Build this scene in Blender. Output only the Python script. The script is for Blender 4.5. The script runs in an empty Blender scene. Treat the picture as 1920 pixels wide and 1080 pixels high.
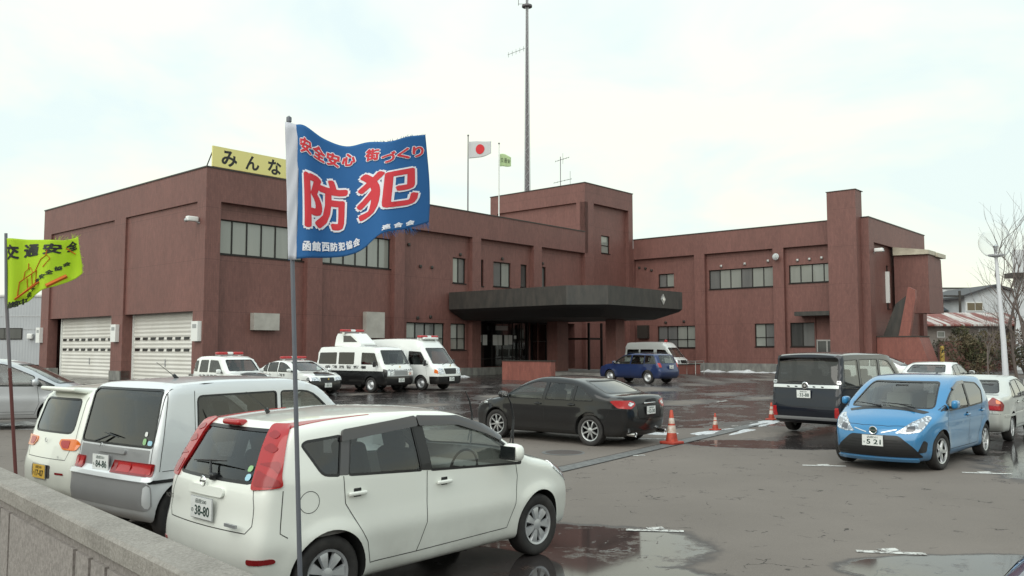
import bpy, bmesh, math, random
import numpy as np
from mathutils import Vector, Matrix
sc = bpy.context.scene
C = sc.collection
R = math.radians
# ---------------------------------------------------------------- camera
cam_d = bpy.data.cameras.new('camera'); cam = bpy.data.objects.new('camera', cam_d); C.objects.link(cam)
cam.location = (0, 0, 2.12); cam.rotation_euler = (R(90 + 4.04), 0, 0)
cam_d.sensor_width = 36; cam_d.lens = 29.72; cam_d.clip_start = .05; cam_d.clip_end = 5000
sc.camera = cam
# ---------------------------------------------------------------- sky: bright overcast with thin blue gaps
SUN_EL, SUN_AZ = R(38), R(-150)
w = bpy.data.worlds.new('World'); sc.world = w; w.use_nodes = True
nt = w.node_tree; nt.nodes.clear()
def N(nt, t, **k):
    n = nt.nodes.new(t)
    for a, b in k.items():
        if a == 'i':
            for kk, vv in b.items(): n.inputs[kk].default_value = vv
        else: setattr(n, a, b)
    return n
sky = N(nt, 'ShaderNodeTexSky', sky_type='NISHITA', sun_disc=False, sun_elevation=SUN_EL, sun_rotation=R(150), air_density=1.0, dust_density=3.0, ozone_density=1.5)
tc = N(nt, 'ShaderNodeTexCoord')
mp = N(nt, 'ShaderNodeMapping'); mp.inputs['Scale'].default_value = (1.6, 1.6, 4.5)
nt.links.new(tc.outputs['Generated'], mp.inputs['Vector'])
no = N(nt, 'ShaderNodeTexNoise', i={'Scale': 1.5, 'Detail': 5.0, 'Roughness': .55, 'Distortion': .4})
nt.links.new(mp.outputs[0], no.inputs['Vector'])
cr = N(nt, 'ShaderNodeValToRGB'); cr.color_ramp.elements[0].position = .40; cr.color_ramp.elements[1].position = .60
cr.color_ramp.elements[0].color = (.42, .42, .42, 1); cr.color_ramp.elements[1].color = (1, 1, 1, 1)
nt.links.new(no.outputs['Fac'], cr.inputs[0])
sx = N(nt, 'ShaderNodeSeparateXYZ'); nt.links.new(tc.outputs['Generated'], sx.inputs[0])
gr = N(nt, 'ShaderNodeValToRGB'); gr.color_ramp.elements[0].position = .0; gr.color_ramp.elements[1].position = .55
gr.color_ramp.elements[0].color = (.80, .81, .64, 1); gr.color_ramp.elements[1].color = (.71, .79, .77, 1)
e = gr.color_ramp.elements.new(.2); e.color = (.78, .81, .68, 1)
nt.links.new(sx.outputs['Z'], gr.inputs[0])
sb = N(nt, 'ShaderNodeVectorMath', operation='SCALE'); sb.inputs['Scale'].default_value = .10
nt.links.new(sky.outputs[0], sb.inputs[0])
sb2 = N(nt, 'ShaderNodeMix', data_type='RGBA'); sb2.inputs['Factor'].default_value = .85
nt.links.new(sb.outputs[0], sb2.inputs['A']); sb2.inputs['B'].default_value = (.58, .73, .79, 1)
mx = N(nt, 'ShaderNodeMix', data_type='RGBA')
nt.links.new(cr.outputs[0], mx.inputs['Factor']); nt.links.new(sb2.outputs['Result'], mx.inputs['A']); nt.links.new(gr.outputs[0], mx.inputs['B'])
bg = N(nt, 'ShaderNodeBackground'); bg.inputs['Strength'].default_value = 1.0
nt.links.new(mx.outputs['Result'], bg.inputs['Color'])
wo = N(nt, 'ShaderNodeOutputWorld'); nt.links.new(bg.outputs[0], wo.inputs[0])
sl = bpy.data.lights.new('sun', 'SUN'); sl.energy = 1.5; sl.angle = R(70); sl.color = (1, .96, .88)
so = bpy.data.objects.new('sun', sl); C.objects.link(so)
# sun behind and to the left of the camera
so.rotation_euler = (R(90) - SUN_EL, 0, R(-28))
sc.view_settings.view_transform = 'Standard'; sc.view_settings.look = 'None'
sc.view_settings.exposure = 0.44; sc.view_settings.gamma = 1
# ---------------------------------------------------------------- materials
def mat(name, col=(.5, .5, .5), rough=.6, metal=0, coat=0, spec=.5, emit=None, build=None):
    m = bpy.data.materials.new(name); m.use_nodes = True
    p = m.node_tree.nodes['Principled BSDF']
    p.inputs['Base Color'].default_value = (*col, 1); p.inputs['Roughness'].default_value = rough
    p.inputs['Metallic'].default_value = metal; p.inputs['Coat Weight'].default_value = coat
    p.inputs['Coat Roughness'].default_value = .03; p.inputs['Specular IOR Level'].default_value = spec
    if emit:
        p.inputs['Emission Color'].default_value = (*emit[:3], 1); p.inputs['Emission Strength'].default_value = emit[3]
    if build: build(m.node_tree, p)
    return m
def noise_mix(scale, c1, c2, lo=.35, hi=.65, detail=4, coord='Object', stretch=(1, 1, 1), bump=0, rough=None):
    def b(nt, p):
        t = N(nt, 'ShaderNodeTexCoord'); m = N(nt, 'ShaderNodeMapping'); m.inputs['Scale'].default_value = stretch
        nt.links.new(t.outputs[coord], m.inputs[0])
        n = N(nt, 'ShaderNodeTexNoise', i={'Scale': scale, 'Detail': float(detail), 'Roughness': .6}); nt.links.new(m.outputs[0], n.inputs['Vector'])
        r = N(nt, 'ShaderNodeValToRGB'); r.color_ramp.elements[0].position = lo; r.color_ramp.elements[1].position = hi
        r.color_ramp.elements[0].color = (*c1, 1); r.color_ramp.elements[1].color = (*c2, 1)
        nt.links.new(n.outputs['Fac'], r.inputs[0]); nt.links.new(r.outputs[0], p.inputs['Base Color'])
        if bump:
            bp = N(nt, 'ShaderNodeBump', i={'Strength': bump, 'Distance': .02}); nt.links.new(n.outputs['Fac'], bp.inputs['Height']); nt.links.new(bp.outputs[0], p.inputs['Normal'])
    return b
def paint(name, col, metal=0.0, rough=.35):
    # slight road film: a bit duller low down and in patches
    def b(nt, p):
        t = N(nt, 'ShaderNodeTexCoord')
        n = N(nt, 'ShaderNodeTexNoise', i={'Scale': 2.2, 'Detail': 6.0, 'Roughness': .65}); nt.links.new(t.outputs['Object'], n.inputs['Vector'])
        s = N(nt, 'ShaderNodeSeparateXYZ'); nt.links.new(t.outputs['Object'], s.inputs[0])
        a = N(nt, 'ShaderNodeMapRange', i={'From Min': .75, 'From Max': .2, 'To Min': 0., 'To Max': .8}); nt.links.new(s.outputs['Z'], a.inputs[0])
        q = N(nt, 'ShaderNodeMath', operation='MULTIPLY'); nt.links.new(a.outputs[0], q.inputs[0]); nt.links.new(n.outputs['Fac'], q.inputs[1])
        x = N(nt, 'ShaderNodeMix', data_type='RGBA'); x.inputs['A'].default_value = (*col, 1); fl = min(1, .18 + 1.3 * max(col)); x.inputs['B'].default_value = (.16 * fl, .14 * fl, .12 * fl, 1)
        nt.links.new(q.outputs[0], x.inputs['Factor']); nt.links.new(x.outputs['Result'], p.inputs['Base Color'])
        v = N(nt, 'ShaderNodeMath', operation='MULTIPLY_ADD', i={1: -1.0, 2: .95}); nt.links.new(q.outputs[0], v.inputs[0]); nt.links.new(v.outputs[0], p.inputs['Coat Weight'])
    return mat(name, col, rough, metal, 1, spec=.12 if max(col) < .2 else .4, build=b)
def glassmat(name, tint, ior=1.5):
    m = bpy.data.materials.new(name); m.use_nodes = True; nt = m.node_tree; nt.nodes.clear()
    o = N(nt, 'ShaderNodeOutputMaterial'); t = N(nt, 'ShaderNodeBsdfTransparent', i={'Color': (*tint, 1)})
    g = N(nt, 'ShaderNodeBsdfGlossy', i={'Roughness': .02, 'Color': (1, 1, 1, 1)}); lw = N(nt, 'ShaderNodeLayerWeight', i={'Blend': .5}); pw = N(nt, 'ShaderNodeMath', operation='POWER', i={1: 4.0}); nt.links.new(lw.outputs['Facing'], pw.inputs[0]); f0 = ((ior - 1) / (ior + 1)) ** 2
    f = N(nt, 'ShaderNodeMath', operation='MULTIPLY_ADD', i={1: 1 - f0, 2: f0}); nt.links.new(pw.outputs[0], f.inputs[0])
    x = N(nt, 'ShaderNodeMixShader'); nt.links.new(f.outputs[0], x.inputs[0]); nt.links.new(t.outputs[0], x.inputs[1]); nt.links.new(g.outputs[0], x.inputs[2])
    nt.links.new(x.outputs[0], o.inputs[0]); return m
M = {}
M['glass'] = glassmat('clear_glass', (.80, .86, .83), 1.7)
M['tint'] = glassmat('privacy_glass', (.13, .13, .135), 1.75)
M['midglass'] = glassmat('half_tinted_glass', (.46, .49, .48), 1.7)
M['black'] = mat('black_trim', (.012, .012, .013), .35)
M['visor'] = mat('smoked_visor', (.05, .045, .045), .15, coat=.6)
M['rubber'] = mat('rubber', (.018, .017, .017), .75, build=noise_mix(6, (.014, .013, .013), (.035, .032, .03)))
M['well'] = mat('wheel_well', (.01, .01, .01), .9)
M['seam'] = mat('panel_gap', (.015, .015, .015), .8)
M['inner'] = mat('cabin_lining', (.22, .21, .20), .85)
M['seat'] = mat('seat_cloth', (.045, .045, .048), .9)
M['seat_l'] = mat('seat_cloth_beige', (.25, .24, .22), .9)
M['alloy'] = mat('alloy', (.55, .56, .57), .32, .85)
M['hubcap'] = mat('silver_hubcap', (.50, .51, .52), .38, .6)
M['chrome'] = mat('chrome', (.8, .8, .8), .12, 1)
M['red'] = mat('red_lens', (.40, .010, .012), .25, coat=.5)
M['redd'] = mat('dark_red_lens', (.22, .006, .008), .25, coat=.4)
M['amber'] = mat('amber_lens', (.75, .16, .01), .12, coat=1)
M['lens'] = mat('clear_lens', (.62, .64, .66), .16, .7, coat=1, build=noise_mix(22, (.30, .31, .33), (.85, .87, .9), .42, .58, detail=1))
M['lensd'] = mat('lamp_bowl', (.10, .10, .11), .08, .6, coat=1)
M['plate_w'] = mat('plate_white', (.74, .76, .74), .4)
M['plate_y'] = mat('plate_yellow', (.72, .45, .06), .4)
M['ink'] = mat('ink_green', (.01, .04, .03), .5)
M['ink_k'] = mat('ink_black', (.012, .012, .012), .5)
M['red_ink'] = mat('ink_red', (.62, .02, .03), .6)
M['white'] = mat('white_plastic', (.75, .76, .74), .4)
M['steel'] = mat('galvanised_steel', (.42, .43, .44), .45, .6)
M['sticker_g'] = mat('green_sticker', (.30, .52, .25), .5)
M['sticker_b'] = mat('blue_sticker', (.35, .60, .72), .5)
# ---------------------------------------------------------------- object helpers
def tag(o, label=None, cat=None, group=None, kind=None):
    if label: o['label'] = label
    if cat: o['category'] = cat
    if group: o['group'] = group
    if kind: o['kind'] = kind
    return o
def thing(name, label, cat, loc=(0, 0, 0), rz=0, group=None):
    o = bpy.data.objects.new(name, None); C.objects.link(o); o.empty_display_size = .2
    o.location = loc; o.rotation_euler = (0, 0, rz)
    return tag(o, label, cat, group)
class MB:
    def __init__(s): s.v = []; s.f = []; s.m = []; s.mats = []
    def mi(s, m):
        if m not in s.mats: s.mats.append(m)
        return s.mats.index(m)
    def add(s, v, f, m):
        k = len(s.v); s.v += [tuple(p) for p in v]; i = s.mi(m)
        for q in f: s.f.append([a + k for a in q]); s.m.append(i)
        return s
    def box(s, x0, x1, y0, y1, z0, z1, m):
        v = [(x, y, z) for z in (z0, z1) for y in (y0, y1) for x in (x0, x1)]
        return s.add(v, [(0, 2, 3, 1), (4, 5, 7, 6), (0, 1, 5, 4), (2, 6, 7, 3), (0, 4, 6, 2), (1, 3, 7, 5)], m)
    def rbox(s, c, h, r, m, n=3, T=None):
        V = []; F = []
        r = min(r, min(h))
        for ax in range(3):
            for sg in (-1, 1):
                k = len(V); a, b = [i for i in range(3) if i != ax]
                def cs(H): return [-H, -H + r * .45] + [-H + r + (2 * H - 2 * r) * i / n for i in range(n + 1)] + [H - r * .45, H]
                A, B = cs(h[a]), cs(h[b])
                for ib in B:
                    for ia in A:
                        q = [0, 0, 0]; q[ax] = sg * h[ax]; q[a] = ia; q[b] = ib
                        co = [max(-(h[i] - r), min(h[i] - r, q[i])) for i in range(3)]
                        d = [q[i] - co[i] for i in range(3)]; L = math.sqrt(sum(t * t for t in d)) or 1
                        p = Vector([co[i] + d[i] / L * r for i in range(3)])
                        if T: p = T @ p
                        V.append(tuple(p + Vector(c)))
                na, nb = len(A), len(B)
                for j in range(nb - 1):
                    for i in range(na - 1):
                        q = [k + j * na + i, k + j * na + i + 1, k + (j + 1) * na + i + 1, k + (j + 1) * na + i]
                        F.append(q if (sg > 0) != (ax == 1) else q[::-1])
        return s.add(V, F, m)
    def tube(s, pts, r, m, n=8, cap=True):
        pts = [Vector(p) for p in pts]; rs = r if isinstance(r, (list, tuple)) else [r] * len(pts)
        V = []; F = []
        for i, p in enumerate(pts):
            d = (pts[min(i + 1, len(pts) - 1)] - pts[max(i - 1, 0)]).normalized()
            a = d.cross(Vector((0, 0, 1)) if abs(d.z) < .9 else Vector((1, 0, 0))).normalized(); b = d.cross(a)
            for j in range(n):
                t = 2 * math.pi * j / n; V.append(tuple(p + (a * math.cos(t) + b * math.sin(t)) * rs[i]))
        for i in range(len(pts) - 1):
            for j in range(n): F.append((i * n + j, i * n + (j + 1) % n, (i + 1) * n + (j + 1) % n, (i + 1) * n + j))
        if cap: F.append(tuple(range(n))[::-1]); F.append(tuple((len(pts) - 1) * n + j for j in range(n)))
        return s.add(V, F, m)
    def lathe(s, prof, m, c=(0, 0, 0), axis='z', n=24):
        V = []; F = []
        for (r, h) in prof:
            for j in range(n):
                t = 2 * math.pi * j / n; x, y = r * math.cos(t), r * math.sin(t)
                V.append({'z': (x + c[0], y + c[1], h + c[2]), 'y': (x + c[0], h + c[1], y + c[2]), 'x': (h + c[0], x + c[1], y + c[2])}[axis])
        for i in range(len(prof) - 1):
            for j in range(n):
                q = (i * n + j, i * n + (j + 1) % n, (i + 1) * n + (j + 1) % n, (i + 1) * n + j); F.append(q)
        return s.add(V, F, m)
    def prism(s, poly, ext, m, plane='xz'):
        # poly 2D, extruded between ext[0], ext[1] along the remaining axis
        k = len(poly); V = []
        for e_ in ext:
            for (a, b) in poly: V.append({'xz': (a, e_, b), 'yz': (e_, a, b), 'xy': (a, b, e_)}[plane])
        F = [tuple(range(k)), tuple(range(k, 2 * k))[::-1]] + [(i, k + i, k + (i + 1) % k, (i + 1) % k) for i in range(k)]
        return s.add(V, F, m)
    def build(s, name, parent=None, smooth=None, loc=None, rot=None, fix=True):
        me = bpy.data.meshes.new(name); me.from_pydata(s.v, [], s.f)
        for m in s.mats: me.materials.append(m)
        me.polygons.foreach_set('material_index', s.m)
        if fix:
            bm = bmesh.new(); bm.from_mesh(me); bmesh.ops.remove_doubles(bm, verts=bm.verts, dist=1e-5) if smooth else None
            bmesh.ops.recalc_face_normals(bm, faces=bm.faces); bm.to_mesh(me); bm.free()
        if smooth: me.shade_smooth(); me.set_sharp_from_angle(angle=R(smooth))
        o = bpy.data.objects.new(name, me); C.objects.link(o)
        if parent: o.parent = parent
        if loc: o.location = loc
        if rot: o.rotation_euler = rot
        return o
_tx = {}
def text_geo(body, size=1, bold=0.0, width=None, res=3, height=None):
    """text -> (verts2d, faces), centred on its bounding box"""
    key = (body, bold)
    if key not in _tx:
        cu = bpy.data.curves.new('t', 'FONT'); cu.body = body; cu.size = 1; cu.resolution_u = res; cu.offset = bold
        o = bpy.data.objects.new('t', cu); C.objects.link(o)
        dg = bpy.context.evaluated_depsgraph_get(); me = bpy.data.meshes.new_from_object(o.evaluated_get(dg))
        v = np.array([p.co[:2] for p in me.vertices]); f = [tuple(p.vertices) for p in me.polygons]
        bpy.data.objects.remove(o); bpy.data.curves.remove(cu); bpy.data.meshes.remove(me)
        if len(v) == 0: v = np.zeros((1, 2)); f = []
        _tx[key] = (v, f)
    v, f = _tx[key]
    v = v - (v.max(0) + v.min(0)) / 2
    k = size
    v = v * k
    if height: v = v * (height / max(1e-6, (v[:, 1].max() - v[:, 1].min())))
    if width: v = v * np.array([width / max(1e-6, (v[:, 0].max() - v[:, 0].min())), 1])
    return v, f
M['gold'] = mat('gold', (.75, .52, .14), .3, .9)
M['redm'] = mat('mid_red_lens', (.29, .008, .010), .25, coat=.4)
# ================================================================ building
A_ = R(48.7); BX, BY = -15.44, 42.26      # corner of the building, local x runs along the long front, local y back-left
UX, UY = math.cos(A_), math.sin(A_)
def bw(s, t, z=0): return (BX + s * UX - t * UY, BY + s * UY + t * UX, z)
def tile_build(c1, c2, mortar, stain=.35, sx=.24, sy=.10):
    def b(nt, p):
        t = N(nt, 'ShaderNodeTexCoord'); s = N(nt, 'ShaderNodeSeparateXYZ'); nt.links.new(t.outputs['Object'], s.inputs[0])
        a = N(nt, 'ShaderNodeMath', operation='ADD'); nt.links.new(s.outputs['X'], a.inputs[0]); nt.links.new(s.outputs['Y'], a.inputs[1])
        c = N(nt, 'ShaderNodeCombineXYZ'); nt.links.new(s.outputs['Z'], c.inputs['X']); nt.links.new(a.outputs[0], c.inputs['Y'])
        k = N(nt, 'ShaderNodeTexBrick', i={'Scale': 1.0, 'Mortar Size': .006, 'Mortar Smooth': .3, 'Bias': -.1, 'Brick Width': sx, 'Row Height': sy, 'Color1': (*c1, 1), 'Color2': (*c2, 1), 'Mortar': (*mortar, 1)})
        nt.links.new(c.outputs[0], k.inputs['Vector'])
        n = N(nt, 'ShaderNodeTexNoise', i={'Scale': .55, 'Detail': 7.0, 'Roughness': .65})
        m = N(nt, 'ShaderNodeMapping'); m.inputs['Scale'].default_value = (1, 1, .28); nt.links.new(t.outputs['Object'], m.inputs[0]); nt.links.new(m.outputs[0], n.inputs['Vector'])
        n2 = N(nt, 'ShaderNodeTexNoise', i={'Scale': 3.0, 'Detail': 5.0, 'Roughness': .7}); m2 = N(nt, 'ShaderNodeMapping'); m2.inputs['Scale'].default_value = (2.5, 2.5, .35); nt.links.new(t.outputs['Object'], m2.inputs[0]); nt.links.new(m2.outputs[0], n2.inputs['Vector'])
        q = N(nt, 'ShaderNodeMath', operation='ADD'); nt.links.new(n.outputs['Fac'], q.inputs[0]); nt.links.new(n2.outputs['Fac'], q.inputs[1])
        r = N(nt, 'ShaderNodeMapRange', i={'From Min': .75, 'From Max': 1.3, 'To Min': 1 - stain, 'To Max': 1 + stain * .55}); nt.links.new(q.outputs[0], r.inputs[0])
        # expansion joints every 2.7 m of height
        pp = N(nt, 'ShaderNodeMath', operation='PINGPONG', i={1: 1.32}); nt.links.new(s.outputs['Z'], pp.inputs[0])
        gt = N(nt, 'ShaderNodeMath', operation='GREATER_THAN', i={1: 1.303}); nt.links.new(pp.outputs[0], gt.inputs[0])
        jj = N(nt, 'ShaderNodeMath', operation='MULTIPLY_ADD', i={1: -.22, 2: 1.0}); nt.links.new(gt.outputs[0], jj.inputs[0])
        rr = N(nt, 'ShaderNodeMath', operation='MULTIPLY'); nt.links.new(r.outputs[0], rr.inputs[0]); nt.links.new(jj.outputs[0], rr.inputs[1])
        v = N(nt, 'ShaderNodeVectorMath', operation='SCALE'); nt.links.new(k.outputs['Color'], v.inputs[0]); nt.links.new(rr.outputs[0], v.inputs['Scale'])
        nt.links.new(v.outputs[0], p.inputs['Base Color'])
        bp = N(nt, 'ShaderNodeBump', i={'Strength': .35, 'Distance': .01}); nt.links.new(k.outputs['Fac'], bp.inputs['Height']); bp.invert = True; nt.links.new(bp.outputs[0], p.inputs['Normal'])
    return b
M['tile'] = mat('red_brown_tile', (.2, .09, .08), .55, build=tile_build((.200, .086, .072), (.165, .071, .060), (.125, .064, .056), stain=.20))
M['tile2'] = mat('orange_red_tile', (.25, .08, .06), .55, build=tile_build((.27, .092, .070), (.23, .076, .060), (.17, .08, .07), stain=.25))
M['canopy'] = mat('dark_bronze_cladding', (.04, .037, .034), .5, build=noise_mix(3, (.030, .030, .028), (.056, .050, .044), detail=6, stretch=(1, 1, .3)))
M['soffit'] = mat('soffit_painted_shade', (.014, .012, .012), .6)  # shade under the canopy put into the colour of its lower faces
M['plinth'] = mat('grey_plinth', (.2, .2, .19), .85, build=noise_mix(2.5, (.13, .13, .125), (.24, .24, .22), detail=8, stretch=(1, 1, .4)))
M['concrete'] = mat('concrete', (.3, .29, .27), .9, build=noise_mix(1.5, (.22, .21, .20), (.34, .33, .31), detail=10))
M['frame'] = mat('dark_bronze_frame', (.02, .018, .017), .4, .5)
M['alu'] = mat('aluminium_frame', (.45, .45, .44), .4, .7)
M['coping'] = mat('metal_coping', (.05, .045, .04), .45, .4)
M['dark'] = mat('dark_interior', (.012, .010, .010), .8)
def blindpane(name, c1, c2, rough=.12):
    def b(nt, p):
        t = N(nt, 'ShaderNodeTexCoord'); n = N(nt, 'ShaderNodeTexNoise', i={'Scale': .8, 'Detail': 3.0})
        m = N(nt, 'ShaderNodeMapping'); m.inputs['Scale'].default_value = (3, 3, .3); nt.links.new(t.outputs['Object'], m.inputs[0]); nt.links.new(m.outputs[0], n.inputs['Vector'])
        r = N(nt, 'ShaderNodeMix', data_type='RGBA'); r.inputs['A'].default_value = (*c1, 1); r.inputs['B'].default_value = (*c2, 1); nt.links.new(n.outputs['Fac'], r.inputs['Factor']); nt.links.new(r.outputs['Result'], p.inputs['Base Color'])
    return mat(name, c1, rough, 0, .8, build=b)
M['pane_b'] = blindpane('pane_with_blind', (.20, .215, .20), (.30, .31, .28))
M['pane_d'] = blindpane('dark_pane', (.030, .032, .033), (.085, .085, .082))
M['pane_m'] = blindpane('grey_pane', (.10, .105, .105), (.17, .17, .165))
M['shutter'] = mat('white_shutter', (.62, .61, .56), .45, build=noise_mix(1.2, (.60, .585, .54), (.68, .67, .63), detail=5, stretch=(.5, .5, .25)))
def wall_plane(mb, m, axis, c, a0, a1, z0, z1, holes, depth, inward, m2=None):
    """wall face at constant c with rectangular holes (a0,a1,z0,z1) and reveals going `depth` along `inward`"""
    As = sorted({a0, a1, *[h[0] for h in holes], *[h[1] for h in holes]}); Zs = sorted({z0, z1, *[h[2] for h in holes], *[h[3] for h in holes]})
    P = (lambda a, cc, z: (a, cc, z)) if axis == 'x' else (lambda a, cc, z: (cc, a, z))
    for i in range(len(As) - 1):
        for j in range(len(Zs) - 1):
            ca, cz = (As[i] + As[i + 1]) / 2, (Zs[j] + Zs[j + 1]) / 2
            if any(h[0] < ca < h[1] and h[2] < cz < h[3] for h in holes): continue
            mb.add([P(As[i], c, Zs[j]), P(As[i + 1], c, Zs[j]), P(As[i + 1], c, Zs[j + 1]), P(As[i], c, Zs[j + 1])], [(0, 1, 2, 3)], m)
    d = c + inward * depth
    for h in holes:
        q = [(h[0], h[2]), (h[1], h[2]), (h[1], h[3]), (h[0], h[3])]
        for k in range(4):
            a, b = q[k], q[(k + 1) % 4]; mb.add([P(a[0], c, a[1]), P(b[0], c, b[1]), P(b[0], d, b[1]), P(a[0], d, a[1])], [(0, 1, 2, 3)], m2 or m)
def window(root, axis, c, inward, a0, a1, z0, z1, n=2, panes=None, fm=None, depth=.16, rails=(), name='window', sill=True):
    fm = fm or M['frame']; fr = MB(); f = .055; d0, d1 = sorted((c + inward * (depth - .06), c + inward * (depth + .02)))
    def bx(mb, p0, p1, q0, q1, m, e=0):
        if axis == 'x': mb.box(p0, p1, d0 + e, d1 - e, q0, q1, m)
        else: mb.box(d0 + e, d1 - e, p0, p1, q0, q1, m)
    bx(fr, a0, a1, z0, z0 + f, fm); bx(fr, a0, a1, z1 - f, z1, fm); bx(fr, a0, a0 + f, z0 + f, z1 - f, fm); bx(fr, a1 - f, a1, z0 + f, z1 - f, fm)
    ed = [a0 + (a1 - a0) * i / n for i in range(n + 1)]
    for e_ in ed[1:-1]: bx(fr, e_ - f / 2, e_ + f / 2, z0 + f, z1 - f, fm, .004)
    for rz in rails: bx(fr, a0 + f, a1 - f, rz - .02, rz + .02, fm, .006)
    if sill:
        s0, s1 = sorted((c - inward * .05, c + inward * (depth - .07)))
        if axis == 'x': fr.box(a0 - .04, a1 + .04, s0, s1, z0 - .06, z0 - .004, fm)
        else: fr.box(s0, s1, a0 - .04, a1 + .04, z0 - .06, z0 - .004, fm)
    w_ = fr.build(name, root)
    pb = MB(); panes = panes or 'b' * n; cc = c + inward * depth
    for i in range(n):
        p0, p1 = ed[i] + .02, ed[i + 1] - .02; m = M['pane_' + panes[i % len(panes)]]; k = inward * (.004 * (i % 2))
        P = [(p0, z0 + .03), (p1, z0 + .03), (p1, z1 - .03), (p0, z1 - .03)]
        pb.add([(a, cc + k, z) if axis == 'x' else (cc + k, a, z) for a, z in P], [(0, 1, 2, 3)], m)
    pb.build('pane', w_); return w_
def police_station():
    root = thing('police_station', 'long two-storey police station clad in red-brown tiles with dark entrance canopy and square tower', 'building', bw(0, 0, 0), A_)
    T = M['tile']; G = .10
    TOP, PT = 11.25, 9.58; RD = .35
    S1 = 39.03; TW = (32.15, 39.03)
    wins = []   # (axis, c, inward, a0,a1,z0,z1,n,panes,rails)
    # --- left wing: front facade at y=0 (faces -y)
    mb = MB()
    pan = [(.83, 6.14), (7.15, 12.50), (13.30, 19.35), (20.20, 25.83), (26.76, 32.15)]
    # pilasters and parapet band as solid boxes proud of the panels
    xs = [0] + [e_ for p in pan for e_ in p]
    edges = [(0, .83), (6.14, 7.15), (12.50, 13.30), (19.35, 20.20), (25.83, 26.76)]
    fl = MB()
    fl.box(.35, TW[0], 0, 12, PT, TOP, T)
    for a, b in edges: fl.box(max(a, .35) if a == 0 else a, b, 0, RD + .3, 3.98 if a == 25.83 else G, PT, T)
    fw = {0: [(.88, 6.10, 6.95, 8.75, 6, 'bbbbbb')], 1: [(7.20, 12.45, 6.95, 8.8, 6, 'bbbbbb')], 2: [(17.84, 19.06, 6.42, 8.12, 2, 'bm'), (13.8, 17.1, 1.98, 3.72, 4, 'bmmb'), (17.67, 19.1, 1.98, 3.72, 2, 'bb')], 3: [(20.30, 20.8, 6.35, 8.18, 1, 'd'), (21.82, 23.65, 6.4, 8.15, 2, 'mb'), (24.74, 25.46, 6.5, 8.16, 1, 'd'), (20.22, 25.83, .80, 3.98, 0, '')], 4: [(26.85, 27.63, 6.6, 8.15, 1, 'm'), (26.76, 31.2, .55, 3.98, 0, '')]}
    for i, (a, b) in enumerate(pan):
        hs = [(q[0], q[1], q[2], q[3]) for q in fw[i]]
        wall_plane(mb, T, 'x', RD, a, b, G, PT, hs, .16, 1)
        for q in fw[i]:
            if q[4]: wins.append(('x', RD, 1, q[0], q[1], q[2], q[3], q[4], q[5], ((q[2] + .75,) if q[2] < 3 and q[4] > 1 else ())))
    fl.build('facade_frame', root); mb.build('wall', root, fix=False)
    # recessed entrance hall
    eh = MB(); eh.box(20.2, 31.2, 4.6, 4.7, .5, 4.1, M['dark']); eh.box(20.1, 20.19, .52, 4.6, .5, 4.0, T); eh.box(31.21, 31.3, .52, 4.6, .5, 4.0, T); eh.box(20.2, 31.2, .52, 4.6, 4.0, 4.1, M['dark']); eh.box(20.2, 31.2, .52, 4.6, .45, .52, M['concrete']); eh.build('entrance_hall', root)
    g = MB(); z0, z1 = .52, 4.0
    for x in (20.24, 21.2, 22.3, 23.4, 24.5, 25.5): g.box(x - .04, x + .04, .9, .98, z0, z1, M['frame'])
    for z in (1.35, 2.6, 3.92): g.box(20.24, 25.8, .905, .975, z - .03, z + .03, M['frame'])
    for x in (26.9, 28.0, 29.1, 30.2, 31.1): g.box(x - .04, x + .04, 1.5, 1.58, z0, z1, M['frame'])
    for z in (2.6, 3.92): g.box(26.9, 31.1, 1.505, 1.575, z - .03, z + .03, M['frame'])
    o = g.build('entrance_glazing', root)
    g = MB(); g.add([(20.2, .93, .52), (25.9, .93, .52), (25.9, .93, 4.0), (20.2, .93, 4.0)], [(0, 1, 2, 3)], M['midglass']); g.build('pane', o)
    g = MB(); random.seed(3)
    for (x0, x1, za, zb) in ((20.35, 20.85, 2.25, 2.62), (20.9, 21.15, 2.5, 3.0), (21.3, 21.75, 2.3, 3.02), (22.35, 22.85, 2.3, 3.02), (22.9, 23.3, 2.3, 3.02), (23.55, 23.95, 2.3, 3.02), (24.0, 24.4, 2.35, 3.02), (24.6, 24.85, 2.75, 3.0)): g.box(x0, x1, .86, .875, za, zb, M['white'])
    g.build('notice_sheets', root)
    g = MB(); g.box(22.3, 23.5, .5, .6, 3.35, 3.66, M['alu']); g.build('name_board', root)
    # plinth along the front
    for q in ((.3, 22.6, -.06, .30, .78), (-.06, .28, -.06, 1.2, .80), (-.06, .5, 9.0, 10.45, .80), (-.06, .5, 19.3, 21.24, .80)):
        pl = MB(); pl.box(q[0], q[1], q[2], q[3], G - .1, q[4], M['plinth']); pl.build('plinth', root)
    # --- garage end: face at x=0 (faces -x)
    gf = MB(); gf.box(0, .35, 0, 21.18, PT, TOP, T); gf.box(0, .35, 0, .86, G, PT, T); gf.box(0, .60, 9.0, 10.45, G, PT, T); gf.box(0, .60, 19.9, 21.18, G, PT, T)
    gf.box(.12, .6, .86, 9.0, 4.0, PT, T); gf.box(.12, .6, 10.45, 19.9, 4.0, PT, T)
    gf.box(.1, .62, .86, 1.25, G, 4.0, T); gf.box(.36, 12, 21.0, 21.17, G, TOP - .01, T); gf.build('facade_frame', root)
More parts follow.
